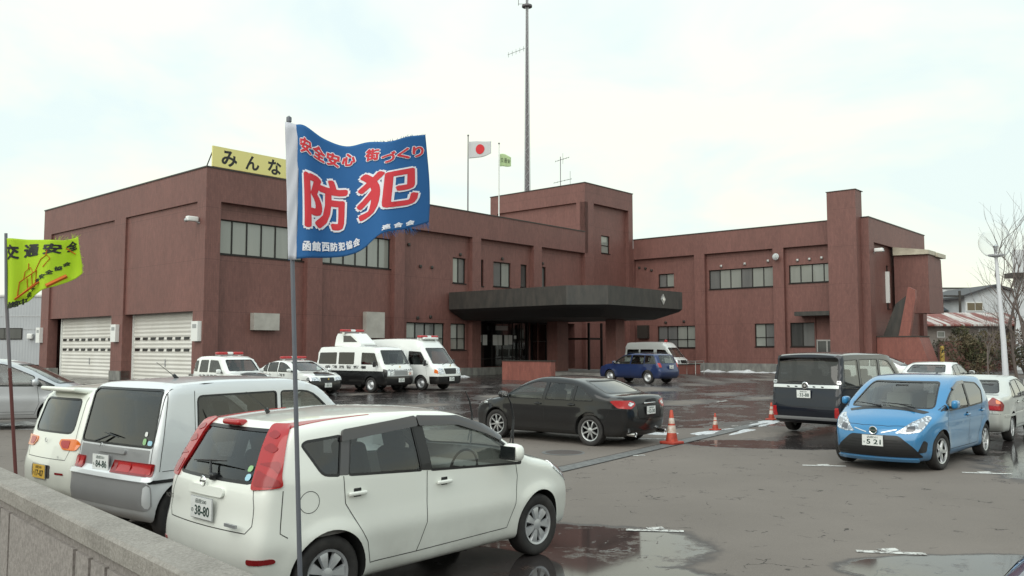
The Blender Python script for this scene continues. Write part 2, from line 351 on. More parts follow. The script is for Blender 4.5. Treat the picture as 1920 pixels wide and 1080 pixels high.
    for (a, b) in ((1.25, 9.0), (10.45, 19.3)):
        sm = MB(); nz = 17; x0 = .68; sm.box(x0 - .10, x0 + .05, a - .0, a + .10, .26, 4.0, M['white']); sm.box(x0 - .10, x0 + .05, b - .10, b, .26, 4.0, M['white'])
        for i in range(nz):
            za = .28 + (3.72) * i / nz; zb = .28 + 3.72 * (i + 1) / nz
            sm.add([(x0, a + .1, za), (x0, b - .1, za), (x0 - .035, b - .1, (za + zb) / 2), (x0 - .035, a + .1, (za + zb) / 2), (x0, b - .1, zb), (x0, a + .1, zb)], [(0, 1, 2, 3), (3, 2, 4, 5)], M['shutter'])
        sm.box(x0 - .06, x0 + .02, (a + b) / 2 - .05, (a + b) / 2 + .02, 1.1, 1.5, M['steel'])
        d = sm.build('garage_door', root, fix=False); vm = MB(); n = 9 if b > 15 else 8
        for r_ in range(2):
            for i in range(n):
                y = a + .35 + (b - a - .9) * i / (n - 1 + .3); z = 2.62 - .62 * r_; vm.box(x0 - .055, x0 - .02, y, y + .55, z - .075, z + .075, M['black'])
        vm.build('vent_slots', d)
    # --- roof slab and hidden sides
    rf = MB(); rf.box(.7, S1 + 13.2, 4.8, 20.9, 10.4, 10.6, M['concrete']); rf.box(.7, TW[0] - .1, .7, 20.9, 10.45, 10.65, M['concrete']); rf.box(S1 + .6, S1 + 12.9, -19.0, 4.75, 10.4, 10.6, M['concrete']); rf.box(.7, 52, 20.8, 21.0, G, 10.9, T); rf.build('roof', root)
    cp = MB()
    cp.box(-.04, TW[0], -.04, .28, TOP, TOP + .07, M['coping']); cp.box(-.04, .28, .28, 21.2, TOP, TOP + .07, M['coping']); cp.build('parapet_coping', root)
    # --- tower
    tw = MB(); TT = 15.2; TL = 10.2
    tw.box(TW[0], TW[1] - .02, 0, TL, 13.7, TT, T); tw.box(TW[0], 33.35, 0, .5, G, 13.7, T); tw.box(38.35, TW[1] - .02, 0, .5, G, 13.7, T)
    wall_plane(tw, T, 'x', RD, 33.35, 38.35, G, 13.7, [(34.85, 36.05, 9.85, 11.3), (33.15 + .25, 33.75, 7.36, 8.14)], .16, 1)
    wins.append(('x', RD, 1, 34.85, 36.05, 9.85, 11.3, 1, 'b', (10.5,))); wins.append(('x', RD, 1, 33.4, 33.75, 7.36, 8.14, 1, 'd', ()))
    tw.box(TW[0], TW[0] + .4, 0, .86, PT, 13.7, T); tw.box(TW[0] + .22, TW[0] + .5, .86, 9.4, 10.5, 13.7, T); tw.box(TW[0], TW[0] + .4, 9.4, TL, 10.5, 13.7, T); tw.box(TW[1] - .5, TW[1] - .02, .5, TL - .01, 10.5, 13.7, T); tw.box(TW[0] + .5, TW[1] - .5, TL - .3, TL - .012, 10.5, 13.7, T)
    tw.build('tower', root, fix=False)
    cp = MB(); cp.box(TW[0] - .04, TW[1] + .02, -.04, TL + .04, TT, TT + .07, M['coping']); cp.build('tower_coping', root)
    # --- right wing: face at x=S1 (faces -x), y from 0 down to -19.48
    rw = MB(); E = -19.48
    rw.box(S1, S1 + .5, E + .0, -.0, PT, TOP, T)
    for a, b in ((-6.70, -5.78), (-13.25, -12.40)): rw.box(S1, S1 + .6, a, b, G, PT, T)
    rw.box(S1 + .0, S1 + .6, -.02, 0.3, G, PT, T); rw.box(S1, S1 + .6, E, -18.9, G, PT, T)
    hs1 = [(-3.70, -2.25, 7.12, 8.24), (-5.74, -2.1, 2.12, 3.9)]; hs2 = [(-12.37, -6.9, 6.75, 8.28), (-12.37, -10.7, 2.2, 3.95)]; hs3 = [(-16.95, -13.5, 6.9, 8.26), (-15.33, -13.5, 2.2, 3.97), (-16.95, -15.4, .55, 4.35)]
    wall_plane(rw, T, 'y', S1 + RD, -5.78, -.02, G, PT, hs1, .16, 1); wall_plane(rw, T, 'y', S1 + RD, -12.40, -6.70, G, PT, hs2, .16, 1); wall_plane(rw, T, 'y', S1 + RD, -18.9, -13.25, G, PT, hs3, .16, 1)
    for h, n, p, rl in ((hs1[0], 2, 'bm', ()), (hs1[1], 4, 'bbmm', (2.8,)), (hs2[0], 6, 'bbmbbm', ()), (hs2[1], 2, 'mb', (2.9,)), (hs3[0], 4, 'bbbb', ()), (hs3[1], 2, 'md', ())): wins.append(('y', S1 + RD, 1, h[0], h[1], h[2], h[3], n, p, rl))
    # chimney pier rising above the roof
    rw.box(S1 - .95, S1 - .001, -18.95, -16.95, G, 13.15, T); rw.box(S1 - .001, S1 + .45, -18.9, -16.97, TOP + .001, 13.149, T)
    # end face (faces -y)
    rw.box(S1 + .5, S1 + 13.3, E, E + .4, PT - .0, TOP, T); rw.box(S1 + .6, S1 + 1.0, E, E + .5, G, PT, T); rw.box(S1 + 12.3, S1 + 13.3, E, E + .5, G, PT, T)
    wall_plane(rw, T, 'x', E + .28, S1 + 1.0, S1 + 12.3, G, PT, [(S1 + 4.4, S1 + 5.0, 5.0, 8.2)], .16, 1); wins.append(('x', E + .28, 1, S1 + 4.4, S1 + 5.0, 5.0, 8.2, 1, 'b', ()))
    rw.box(S1 + 13.0, S1 + 13.29, E + .41, 20.9, G, TOP - .01, T); rw.build('right_wing_wall', root, fix=False)
    cp = MB(); cp.box(S1 - .04, S1 + .28, -18.9 + .0, 0, TOP, TOP + .07, M['coping']); cp.box(S1 - .04, S1 + 13.34, E - .04, -18.96, TOP, TOP + .07, M['coping']); cp.box(S1 - 1.0, S1 + .5, -19.0, -16.9, 13.155, 13.2, M['coping']); cp.build('parapet_coping', root)
    pl = MB(); pl.box(S1 - .05, S1 + .3, -16.9, -.1, G - .1, .92, M['plinth']); pl.build('plinth', root)
    # side door with little canopy
    dr = MB(); y0, y1, xx = -16.95, -15.4, S1 + RD + .16
    dr.box(xx, xx + .08, y0, y1, 2.66, 4.35, T);
    for y in (y0 + .05, (y0 + y1) / 2, y1 - .05): dr.box(xx - .05, xx + .03, y - .05, y + .05, .55, 2.66, M['alu'])
    dr.box(xx - .055, xx + .03, y0, y1, 2.60, 2.70, M['alu']); dr.box(xx - .055, xx + .03, y0, y1, .5, .9, M['alu']); dr.build('side_door', root)
    dp = MB(); dp.add([(xx, y0, .6), (xx, y1, .6), (xx, y1, 2.65), (xx, y0, 2.65)], [(0, 1, 2, 3)], M['pane_d']); dp.build('door_pane', root)
    ca = MB(); ca.box(S1 - 1.0, S1 + .34, -16.94, -14.4, 4.42, 4.72, M['canopy']); ca.build('door_canopy', root)
    # projecting stair block on the end face
    sl_ = MB(); sl_.box(S1 + 4.1, S1 + 4.28, E + .02, E + .27, 5.4, 7.7, M['white']); sl_.build('end_window', root)
    an = MB(); a0, a1 = S1 + 5.3, S1 + 9.0
    an.prism([(a0, 4.62), (a1 - .0, 4.70), (a1 - .35, 8.75), (a0, 8.95)], (-21.85, E - .002), T, plane='xz'); an.build('stair_block', root)
    ev = MB(); P = [(-21.98, 8.90), (-21.98, 9.20), (-19.5, 9.58), (-19.5, 8.96)]
    ev.prism([(y, z) for y, z in P], (a0 - .25, a0 + 1.6), M['eave'], plane='yz'); ev.prism([(y - .1, z - .06) for y, z in P], (a0 + 1.62, a1 + .15), M['eave'], plane='yz'); ev.build('block_roof', root)
    st = MB(); xs_ = (S1 + 1.6, S1 + 2.0)
    # straight outdoor stair climbing away from the camera with a sloping solid parapet
    st.prism([(-20.75, 2.85), (-21.45, 2.85), (-21.95, 5.5), (-21.95, 6.1), (-21.5, 6.35)], xs_, M['tile2'], plane='yz')
    st.box(S1 + .9, S1 + 3.2, -22.3, -19.52, G, 2.85, M['tile2']); st.prism([(-22.3, .1), (-22.3, 2.84), (-23.2, .1)], (S1 + .9, S1 + 3.2), M['tile2'], plane='yz')
    st.box(S1 + .86, S1 + 3.24, -22.34, -19.5, 2.853, 2.93, M['coping'])
    for i in range(5): st.box(S1 + 2.2, S1 + 3.4, -19.7 - .17 * (i + 1), -19.7 - .17 * i, 2.95 + .2 * i - .18, 2.95 + .2 * i, M['concrete'])
    st.prism([(-19.6, 2.95), (-20.9, 2.95), (-21.55, 6.0), (-20.5, 5.2)], (S1 + 2.02, S1 + 2.18), M['canopy'], plane='yz')
    st.build('outside_stair', root)
    # --- entrance canopy (porte-cochere)
    c = MB(); s0, s1, t0, t1 = 17.35, 28.3, .20, -11.4; zb, zt, zs = 4.62, 5.74, 3.95
    P = [(s0, t0), (s0, t1 + 1.2), (s0 + 1.2, t1), (s1 - 1.0, t1), (s1, t1 + 1.0), (s1, t0)]
    P = [(s0, t0), (s0, t1 + 1.9), (s0 + 1.5, t1), (s1 - 1.0, t1), (s1, t1 + 1.0), (s1, t0)]
    def inset(d): return [(s0 + d, t0), (s0 + d, t1 + 1.7 + d), (s0 + 1.3 + d, t1 + d), (s1 - .8 - d, t1 + d), (s1 - d, t1 + .8 + d), (s1 - d, t0)]
    Q = inset(.25); S_ = inset(1.35)
    V = [(*p, zt) for p in P] + [(*p, zb) for p in P] + [(*p, zb - .18) for p in Q] + [(*p, zs) for p in S_]; n = 6; F = [tuple(range(n))]
    for i in range(n): F.append((i, (i + 1) % n, n + (i + 1) % n, n + i))
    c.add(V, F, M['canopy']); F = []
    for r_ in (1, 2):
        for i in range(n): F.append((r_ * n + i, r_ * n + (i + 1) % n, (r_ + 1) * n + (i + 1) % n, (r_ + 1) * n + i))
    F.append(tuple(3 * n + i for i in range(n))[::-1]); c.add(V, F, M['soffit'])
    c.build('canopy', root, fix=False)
    e = MB(); e.prism([(24.6 + .0, 5.17), (24.6 + .28, 5.42 + .1), (24.6 + .56, 5.17), (24.88, 4.82)], (t1 - .05, t1 - .002), M['alu'], plane='xz'); e.prism([(24.74, 5.17), (24.88, 5.32), (25.02, 5.17), (24.88, 5.02)], (t1 - .08, t1 - .052), M['chrome'], plane='xz'); e.build('emblem', root)
    pr = MB(); pr.box(24.75, 26.0, -3.0, -2.1, .3, 3.95, T); pr.build('pier', root); pr = MB(); pr.box(24.15, 25.15, -8.3, -7.5, .3, 3.95, T); pr.build('pier', root)
    pc = MB(); pc.box(22.65, 30.5, -8.9, .28, .0, .50, M['concrete']); pc.box(22.25, 22.65, -8.9, -.07, .0, .38, M['concrete']); pc.build('porch_floor', root)
    # glazed wind lobby beside the tower
    lb = MB()
    for (x, y) in ((29.0, -2.6), (30.6, -2.6), (29.0, .2)): lb.box(x - .07, x + .07, y - .07, y + .07, .5, 3.95, M['frame'])
    lb.box(29.0, 30.6, -2.65, -2.55, 2.7, 2.85, M['frame']); lb.box(28.95, 29.05, -2.6, .2, 2.7, 2.85, M['frame']); lb.build('lobby_frame', root)
    for wdw in wins: window(root, wdw[0], wdw[1], wdw[2], wdw[3], wdw[4], wdw[5], wdw[6], wdw[7], wdw[8], rails=wdw[9])
    # vents above windows
    for (x, z) in ((18.5, 8.35), (22.7, 8.4), (27.2, 8.4), (13.9, 8.6), (14.9, 7.3), (15.9, 7.3), (14.7, 4.0), (15.8, 4.1), (18.3, 4.3)):
        v = MB(); v.rbox((x, RD - .05, z), (.09, .08, .10), .05, M['coping']); v.build('vent_hood', root, smooth=50)
    for (y, z) in ((-8.0, 8.55), (-10.0, 8.6), (-11.9, 8.7), (-14.2, 8.6), (-15.1, 8.62), (-16.0, 8.65), (-2.9, 4.2), (-4.6, 4.25), (-.4, 8.9), (-1.0, 8.8), (-1.6, 8.6)):
        v = MB(); v.rbox((S1 + RD - .05, y, z), (.08, .10, .10), .05, M['alu'] if y < -7 else M['coping']); v.build('vent_hood', root, smooth=50)
    return root
def on_wall(name, label, cat, mbfn, group=None):
    mb = MB(); mbfn(mb); o = mb.build(name); o.location = bw(0, 0, 0); o.rotation_euler = (0, 0, A_); return tag(o, label, cat, group)
def station_fittings():
    beige = mat('beige_box', (.42, .40, .36), .5, build=noise_mix(1.0, (.34, .32, .29), (.46, .44, .40)))
    on_wall('duct_box', 'small beige metal box on the tiled front left of the blue flag pole', 'wall box', lambda m: m.box(2.85, 4.4, -.02, .34, 3.05, 3.95, beige))
    on_wall('duct_cover', 'tall beige metal cover on the tiled front above the police vans', 'wall box', lambda m: m.box(10.35, 11.75, .0, .34, 2.70, 4.25, beige))
    on_wall('wall_cabinet', 'dark grey cabinet on the tower wall under the canopy', 'wall box', lambda m: m.box(39.05, 39.38, -1.3, -.3, 2.9, 4.0, M['coping']))
    for y, l in ((.45, 'white meter box right of the nearer shutter by the building corner'), (9.7, 'white meter box on the pier between the two shutters'), (21.0, 'white meter box at the far left edge of the tiled building')):
        on_wall('meter_box', l, 'meter box', lambda m: (m.box(-.22, -.004, y - .32, y + .32, 2.45, 3.45, M['white']), m.box(-.225, -.218, y - .2, y + .2, 3.1, 3.3, M['steel'])), 'meter boxes beside the shutters')
    def cam_(x, y, z, dx, dy, label):
        t = thing('security_camera', label, 'camera', bw(x, y, z), A_, 'cameras on the walls')
        mb = MB(); mb.rbox((dx * .35, dy * .35, .08), (.30 if dx else .14, .14 if dx else .30, .13), .06, M['white']); mb.rbox((dx * .62, dy * .62, .0), (.10, .10, .10), .09, M['steel']); mb.build('housing', t, smooth=50)
        mb = MB(); mb.tube([(0, 0, -.1), (dx * .2, dy * .2, -.02)], .04, M['steel']); mb.build('bracket', t)
    cam_(0, .6, 8.55, -1, .3, 'white security camera high on the corner pier above the nearer shutter')
    cam_(52.0 - 12.1, -19.5, 8.9, 0, -1, 'white security camera on the end wall beside the stair block')
    t = thing('floodlight', 'round floodlight on the pier between the two upper window rows', 'light', bw(38.95, -12.8, 8.9), A_)
    mb = MB(); mb.lathe([(.05, 0), (.22, -.18), (.26, -.30), (.24, -.31)], M['steel'], axis='x', n=20); mb.lathe([(.24, -.30), (0, -.31)], M['lens'], axis='x', n=20); mb.build('lamp_head', t, smooth=40)
    # roof sign
    t = thing('roof_sign', 'yellow roof sign with black hiragana standing on the corner of the station', 'sign', bw(.6, .55, 11.3), A_)
    mb = MB(); mb.box(0, 6.6, 0, .10, .18, 1.25, mat('sign_yellow', (.74, .68, .26), .5)); mb.build('panel', t)
    for i, ch in enumerate('みんなの'):
        mb = MB(); add_text2(mb, ch, M['ink_k'], (.95 + 1.36 * i, -.004, .70), (1, 0, 0), (0, 0, 1), h=.84 if ch != 'ん' else .78, bold=.03); mb.build('letter', t, fix=False)
    mb = MB()
    for x in (.1, 3.3, 6.4): mb.box(x - .04, x + .04, .12, .2, 0, 1.2, M['coping']); mb.tube([(x, .2, 1.0), (x, 1.0, 0)], .03, M['coping'])
    mb.build('support_frame', t)
    # radio mast, aerials and flag poles on the roof
    t = thing('radio_mast', 'tall tapering lattice radio mast rising from behind the tower', 'mast', bw(33.35, 7.0, 10.6))
    mb = MB(); H = 22.2; n = 4
    def rad(z): return .36 - .24 * z / H
    for k in range(4):
        a = math.pi / 4 + k * math.pi / 2; mb.tube([(rad(0) * math.cos(a), rad(0) * math.sin(a), 0), (rad(H) * math.cos(a), rad(H) * math.sin(a), H)], [.07, .045], M['steel'], n=6)
    z = 0; k = 0
    while z < H - .3:
        dz = 1.5 * rad(z) + .12
        for q in range(4):
            a, b = math.pi / 4 + q * math.pi / 2, math.pi / 4 + (q + 1) * math.pi / 2
            if k % 2: a, b = b, a
            mb.tube([(rad(z) * math.cos(a), rad(z) * math.sin(a), z), (rad(z + dz) * math.cos(b), rad(z + dz) * math.sin(b), z + dz)], .03, M['steel'], n=4)
        z += dz; k += 1
    mb.tube([(0, 0, 0), (0, 0, H)], [.26, .10], M['mast'], n=10); mb.tube([(0, 0, H), (.02, 0, H + 1.9)], .05, M['mast'], n=8)
    mb.build('lattice', t)
    mb = MB(); mb.lathe([(0, 0), (.45, 0), (.45, .15), (0, .15)], M['mast'], c=(0, 0, H - 1.0), n=20); mb.build('platform', t)
    for (px, pz, hh) in ((.28, H + .9, 1.6), (-.75, H - .2, 1.3)):
        mb = MB(); mb.tube([(px, 0, pz - hh / 2), (px, 0, pz + hh / 2)], .03, M['mast'], n=6); mb.tube([(0, 0, pz - hh * .4), (px, 0, pz - hh * .4)], .02, M['mast'], n=5); mb.build('whip_aerial', t)
    mb = MB(); mb.tube([(0, 0, H - 4.6), (-1.7, .2, H - 5.2)], .02, M['mast'], n=5)
    for q in range(5): mb.tube([(-.3 - .33 * q, .04 * q, H - 4.95 - .12 * q), (-.3 - .33 * q, .04 * q, H - 4.5 - .12 * q)], .015, M['mast'], n=4)
    mb.build('directional_aerial', t)
    t = thing('tv_aerial', 'thin television aerial on the tower roof right of the mast', 'aerial', bw(33.0, 3.1, 13.7))
    mb = MB(); mb.tube([(0, 0, 0), (0, 0, 4.2)], .035, M['mast'], n=6); mb.build('pole', t)
    for z_, L in ((3.9, .7), (2.1, .9)):
        mb = MB(); mb.tube([(-L * .6, 0, z_ - .1), (L, 0, z_ + .25)], .02, M['mast'], n=5)
        for q in range(6): x = -L * .6 + L * 1.6 * q / 5; zz = z_ - .1 + .35 * q / 5; mb.tube([(x, -.3, zz), (x, .3, zz)], .012, M['mast'], n=4)
        if z_ > 3: mb.tube([(.2, 0, z_ - .3), (.2, 0, z_ + .6)], .012, M['mast'], n=4)
        else: mb.tube([(.8, 0, z_ - .5), (.8, 0, z_ + .9)], .015, M['mast'], n=4)
        mb.build('antenna_array', t)
M['mast'] = mat('mast_grey', (.16, .15, .16), .6, .3)
M['eave'] = mat('pale_corrugated_eave', (.46, .42, .33), .6, build=noise_mix(1.2, (.36, .32, .25), (.52, .48, .38)))
# ================================================================ vehicles
# A body is the zero set of f(x,y,z): side silhouette (rounded) smoothly intersected with its width function.
def rnd(poly, r=None, n=4):
    out = []; k = len(poly)
    for i in range(k):
        p = np.array(poly[i][:2], float); a = np.array(poly[i - 1][:2], float); b = np.array(poly[(i + 1) % k][:2], float)
        rr = poly[i][2] if len(poly[i]) > 2 else r
        la, lb = np.linalg.norm(a - p), np.linalg.norm(b - p); d = min(rr, la * .48, lb * .48)
        if d < 1e-4: out.append(tuple(p)); continue
        A = p + (a - p) / la * d; B = p + (b - p) / lb * d
        for j in range(n + 1):
            t = j / n; out.append(tuple((1 - t) ** 2 * A + 2 * t * (1 - t) * p + t * t * B))
    return out
def dens(poly, d=.04):
    out = []
    for i in range(len(poly)):
        a, b = np.array(poly[i]), np.array(poly[(i + 1) % len(poly)]); n = max(1, int(np.linalg.norm(b - a) / d))
        for j in range(n): out.append(tuple(a + (b - a) * j / n))
    return out
class Body:
    GX = np.arange(-3.4, 3.41, .02); GZ = np.arange(-.6, 3.2, .02)
    def __init__(s, prof, W, belt, tumble=.16, xmid=0, front=(1.3, .13), rear=(-1.3, .08), bowf=.10, bowr=.05, crown=.045, k=.05, lower=.04, tuck=.03, wheels=(), wr=.3, flare=.012, crease=()):
        P = np.array(rnd(prof, .15, 5)); s.P = P; s.W0 = W; s.belt = belt; s.tumble = tumble; s.front = front; s.rear = rear
        s.bowf, s.bowr, s.crown, s.k, s.lower, s.tuck = bowf, bowr, crown, k, lower, tuck
        s.wheels = wheels; s.wr = wr; s.flare = flare; s.crease = crease
        s.xa, s.xb = P[:, 0].min(), P[:, 0].max(); s.zt = P[:, 1].max()
        X, Z = np.meshgrid(s.GX, s.GZ, indexing='ij'); q = np.stack([X.ravel(), Z.ravel()], 1)
        A = P; B = np.roll(P, -1, 0); best = np.full(len(q), 1e9); ins = np.zeros(len(q), bool)
        for a, b in zip(A, B):
            e = b - a; L = (e @ e)
            if L < 1e-12: continue
            t = np.clip(((q - a) @ e) / L, 0, 1); d = q - a - t[:, None] * e; best = np.minimum(best, (d * d).sum(1))
            c = (a[1] > q[:, 1]) != (b[1] > q[:, 1])
            if c.any():
                xi = a[0] + (q[:, 1] - a[1]) / (b[1] - a[1] + 1e-12) * e[0]; ins ^= c & (q[:, 0] < xi)
        D = np.sqrt(best); D[ins] *= -1; s.D = D.reshape(X.shape)
    def sd(s, x, z):
        i = np.clip((x + 3.4) / .02, 0, len(s.GX) - 1.001); j = np.clip((z + .6) / .02, 0, len(s.GZ) - 1.001)
        i0 = i.astype(int); j0 = j.astype(int); a = i - i0; b = j - j0; D = s.D
        return D[i0, j0] * (1 - a) * (1 - b) + D[i0 + 1, j0] * a * (1 - b) + D[i0, j0 + 1] * (1 - a) * b + D[i0 + 1, j0 + 1] * a * b
    def width(s, x, z):
        tf = np.clip((x - s.front[0]) / (s.xb - s.front[0]), 0, 1.1); tr = np.clip((s.rear[0] - x) / (s.rear[0] - s.xa), 0, 1.1)
        w = s.W0 - s.front[1] * tf ** 2.2 - s.rear[1] * tr ** 2.2
        h = np.clip(z - s.belt, 0, 2); w = w - s.tumble * (np.sqrt(h * h + .004) - .063)
        l = np.clip((s.belt - .28) - z, 0, 2); w = w - s.lower * (l / .5) ** 2
        l = np.clip(.32 - z, 0, 1); w = w - s.tuck * (l / .14) ** 2
        for (z0, a, sg) in s.crease: w = w + a * np.exp(-((z - z0) / sg) ** 2) * (np.abs(x) < 9)
        for xw in s.wheels:
            d = np.sqrt((x - xw) ** 2 + (z - s.wr) ** 2) - s.wr - .05
            w = w + s.flare * np.exp(-(np.clip(d, 0, 9) / .07) ** 2)
        return w
    def f(s, p, off=0):
        x, y, z = p[..., 0], p[..., 1], p[..., 2]; t = np.clip((x + .3) / 1.6, 0, 1); u = np.clip((-.3 - x) / 1.6, 0, 1)
        xe = x + y * y * (s.bowf * t - s.bowr * u); ze = z + s.crown * y * y * np.clip((z - .5) / .5, 0, 1)
        a = s.sd(xe, ze); b = np.abs(y) - s.width(x, z)
        h = np.clip(s.k - np.abs(a - b), 0, None) / s.k
        return np.maximum(a, b) + h * h * s.k * .25 + off
    def march(s, o, d, far, fn):
        lo = np.zeros(len(o)); hi = np.full(len(o), far)
        for _ in range(24):
            m = (lo + hi) / 2; ins = fn(o + d * m[:, None]) < 0; lo = np.where(ins, m, lo); hi = np.where(ins, hi, m)
        return o + d * lo[:, None]
    def shell(s, nx, nt, nc, z0=.62, x0=None, x1=None, fn=None, em=.45):
        fn = fn or s.f; x0 = s.xa + em if x0 is None else x0; x1 = s.xb - em if x1 is None else x1
        th = np.linspace(-np.pi / 2, np.pi / 2, nt + 1); cols = []
        for ph in np.linspace(0, np.pi / 2, nc + 1)[:-1]: cols.append((x0, -np.cos(ph), np.sin(ph)))
        for x in np.linspace(x0, x1, nx + 1): cols.append((x, 0., 1.))
        for ph in np.linspace(np.pi / 2, 0, nc + 1)[1:]: cols.append((x1, np.cos(ph), np.sin(ph)))
        cols = np.array(cols); nC = len(cols)
        d = np.stack([np.broadcast_to(cols[:, 1][:, None], (nC, nt + 1)), cols[:, 2][:, None] * np.cos(th), cols[:, 2][:, None] * np.sin(th)], -1).reshape(-1, 3)
        o = np.stack([np.repeat(cols[:, 0], nt + 1), np.zeros(nC * (nt + 1)), np.full(nC * (nt + 1), z0)], 1)
        p = s.march(o, d, 2.6, fn)
        F = []
        for i in range(nC - 1):
            for j in range(nt):
                a = i * (nt + 1) + j; F.append((a, a + 1, a + nt + 2, a + nt + 1))
        n = len(p); q = p * [1, -1, 1]
        V = np.concatenate([p, q]); F = [t[::-1] for t in F] + [tuple(a + n for a in t) for t in F]
        return V, F
    def cast(s, A, Z, az):
        """first hit coming from outside, az in degrees (0 front, 90 left, 180 rear); top view: az='T' with A=x, Z=y"""
        if az == 'T': d = np.array([0, 0, 1.]); o = np.stack([A, Z, 0 * A], 1)
        else:
            r = np.radians(az); d = np.array([np.cos(r), np.sin(r), 0]); t = np.array([-np.sin(r), np.cos(r), 0]); o = A[:, None] * t + np.stack([0 * Z, 0 * Z, Z], 1)
        far, near = (2.8, .3) if az == 'T' else (3.2, -1.0)
        ss = np.linspace(far, near, 160); k = np.full(len(o), near); hit = np.zeros(len(o), bool); prev = far
        for q in ss:
            ins = s.f(o + d * q) < 0; new = ins & ~hit; k[new] = q; hit |= ins
        st = (far - near) / 159; lo = k; hi = k + st
        for _ in range(14):
            m = (lo + hi) / 2; ins = s.f(o + d * m[:, None]) < 0; lo = np.where(ins, m, lo); hi = np.where(ins, hi, m)
        p = o + d * lo[:, None]
        g = np.stack([s.f(p + e_) - s.f(p - e_) for e_ in np.eye(3) * .008], 1); g /= np.linalg.norm(g, axis=1)[:, None] + 1e-9
        return p, g, hit
    def to2(s, p, az):
        if az == 'T': return (p[0], p[1])
        r = math.radians(az); return (-math.sin(r) * p[0] + math.cos(r) * p[1], p[2])
def fill2(poly, grid):
    bm = bmesh.new(); vs = [bm.verts.new((a, b, 0)) for a, b in poly]
    bm.faces.new(vs); P = np.array(poly)
    for ax in (0, 1):
        lo, hi = P[:, ax].min(), P[:, ax].max(); n = int((hi - lo) / grid)
        for i in range(1, n + 1):
            co = [0, 0, 0]; co[ax] = lo + (hi - lo) * i / (n + 1); no_ = [0, 0, 0]; no_[ax] = 1
            bmesh.ops.bisect_plane(bm, geom=bm.verts[:] + bm.edges[:] + bm.faces[:], plane_co=co, plane_no=no_, dist=1e-5)
    bmesh.ops.triangulate(bm, faces=[f for f in bm.faces if len(f.verts) > 4])
    bm.verts.index_update(); V = np.array([v.co[:2] for v in bm.verts]); F = [tuple(v.index for v in f.verts) for f in bm.faces]; bm.free()
    return V, F
def patch(mb, body, poly, az, m, off=.004, r=.02, grid=.07, edge=.0):
    """thin raised panel following the body; poly in view coordinates"""
    P = dens(rnd(poly, r, 3), grid); V, F = fill2(P, grid)
    p, g, hit = body.cast(V[:, 0], V[:, 1], az); top = p + g * off
    d = np.array([0, 0, 1.]) if az == 'T' else np.array([math.cos(R(az)), math.sin(R(az)), 0])
    # orient faces outward
    FF = []
    for f in F:
        n_ = np.cross(top[f[1]] - top[f[0]], top[f[2]] - top[f[0]])
        FF.append(f if n_ @ d > 0 else f[::-1])
    mb.add(top, FF, m)
    if edge:
        k = len(P); b = body.cast(np.array([q[0] for q in P]), np.array([q[1] for q in P]), az); a_ = b[0] + b[1] * off; c_ = b[0] - b[1] * edge
        mb.add(np.concatenate([a_, c_]), [(i, (i + 1) % k, k + (i + 1) % k, k + i) for i in range(k)], m)
def side2(pts, sgn): return pts if sgn > 0 else [(-a, *b) for a, *b in pts]
def sidepatch(mb, body, poly_xz, sgn, m, **k):
    # left side az=90 : a = -x ; right side az=-90 : a = +x
    P = [((-p[0] if sgn > 0 else p[0]),) + tuple(p[1:]) for p in poly_xz]
    patch(mb, body, P, 90 * sgn, m, **k)
def strip(mb, body, pts, az, m, wd=.006, off=.0015, closed=False, side=False):
    """thin line following the body through 2D points"""
    P = [np.array(p[:2], float) for p in pts]
    if side: P = [np.array((-p[0] if az > 0 else p[0], p[1])) for p in P]
    Q = []
    n = len(P) if closed else len(P) - 1
    for i in range(n):
        a, b = P[i], P[(i + 1) % len(P)]; k = max(1, int(np.linalg.norm(b - a) / .05))
        for j in range(k): Q.append(a + (b - a) * j / k)
    if not closed: Q.append(P[-1])
    Q = np.array(Q); T = np.roll(Q, -1, 0) - np.roll(Q, 1, 0)
    if not closed: T[0] = Q[1] - Q[0]; T[-1] = Q[-1] - Q[-2]
    T /= np.linalg.norm(T, axis=1)[:, None] + 1e-9; Nn = np.stack([-T[:, 1], T[:, 0]], 1) * wd / 2
    a, ga, _ = body.cast((Q + Nn)[:, 0], (Q + Nn)[:, 1], az); b, gb, _ = body.cast((Q - Nn)[:, 0], (Q - Nn)[:, 1], az)
    k = len(Q); mb.add(np.concatenate([a + ga * off, b + gb * off]), [(i, (i + 1) % k, k + (i + 1) % k, k + i) for i in range(k if closed else k - 1)], m)
_wheels = {}
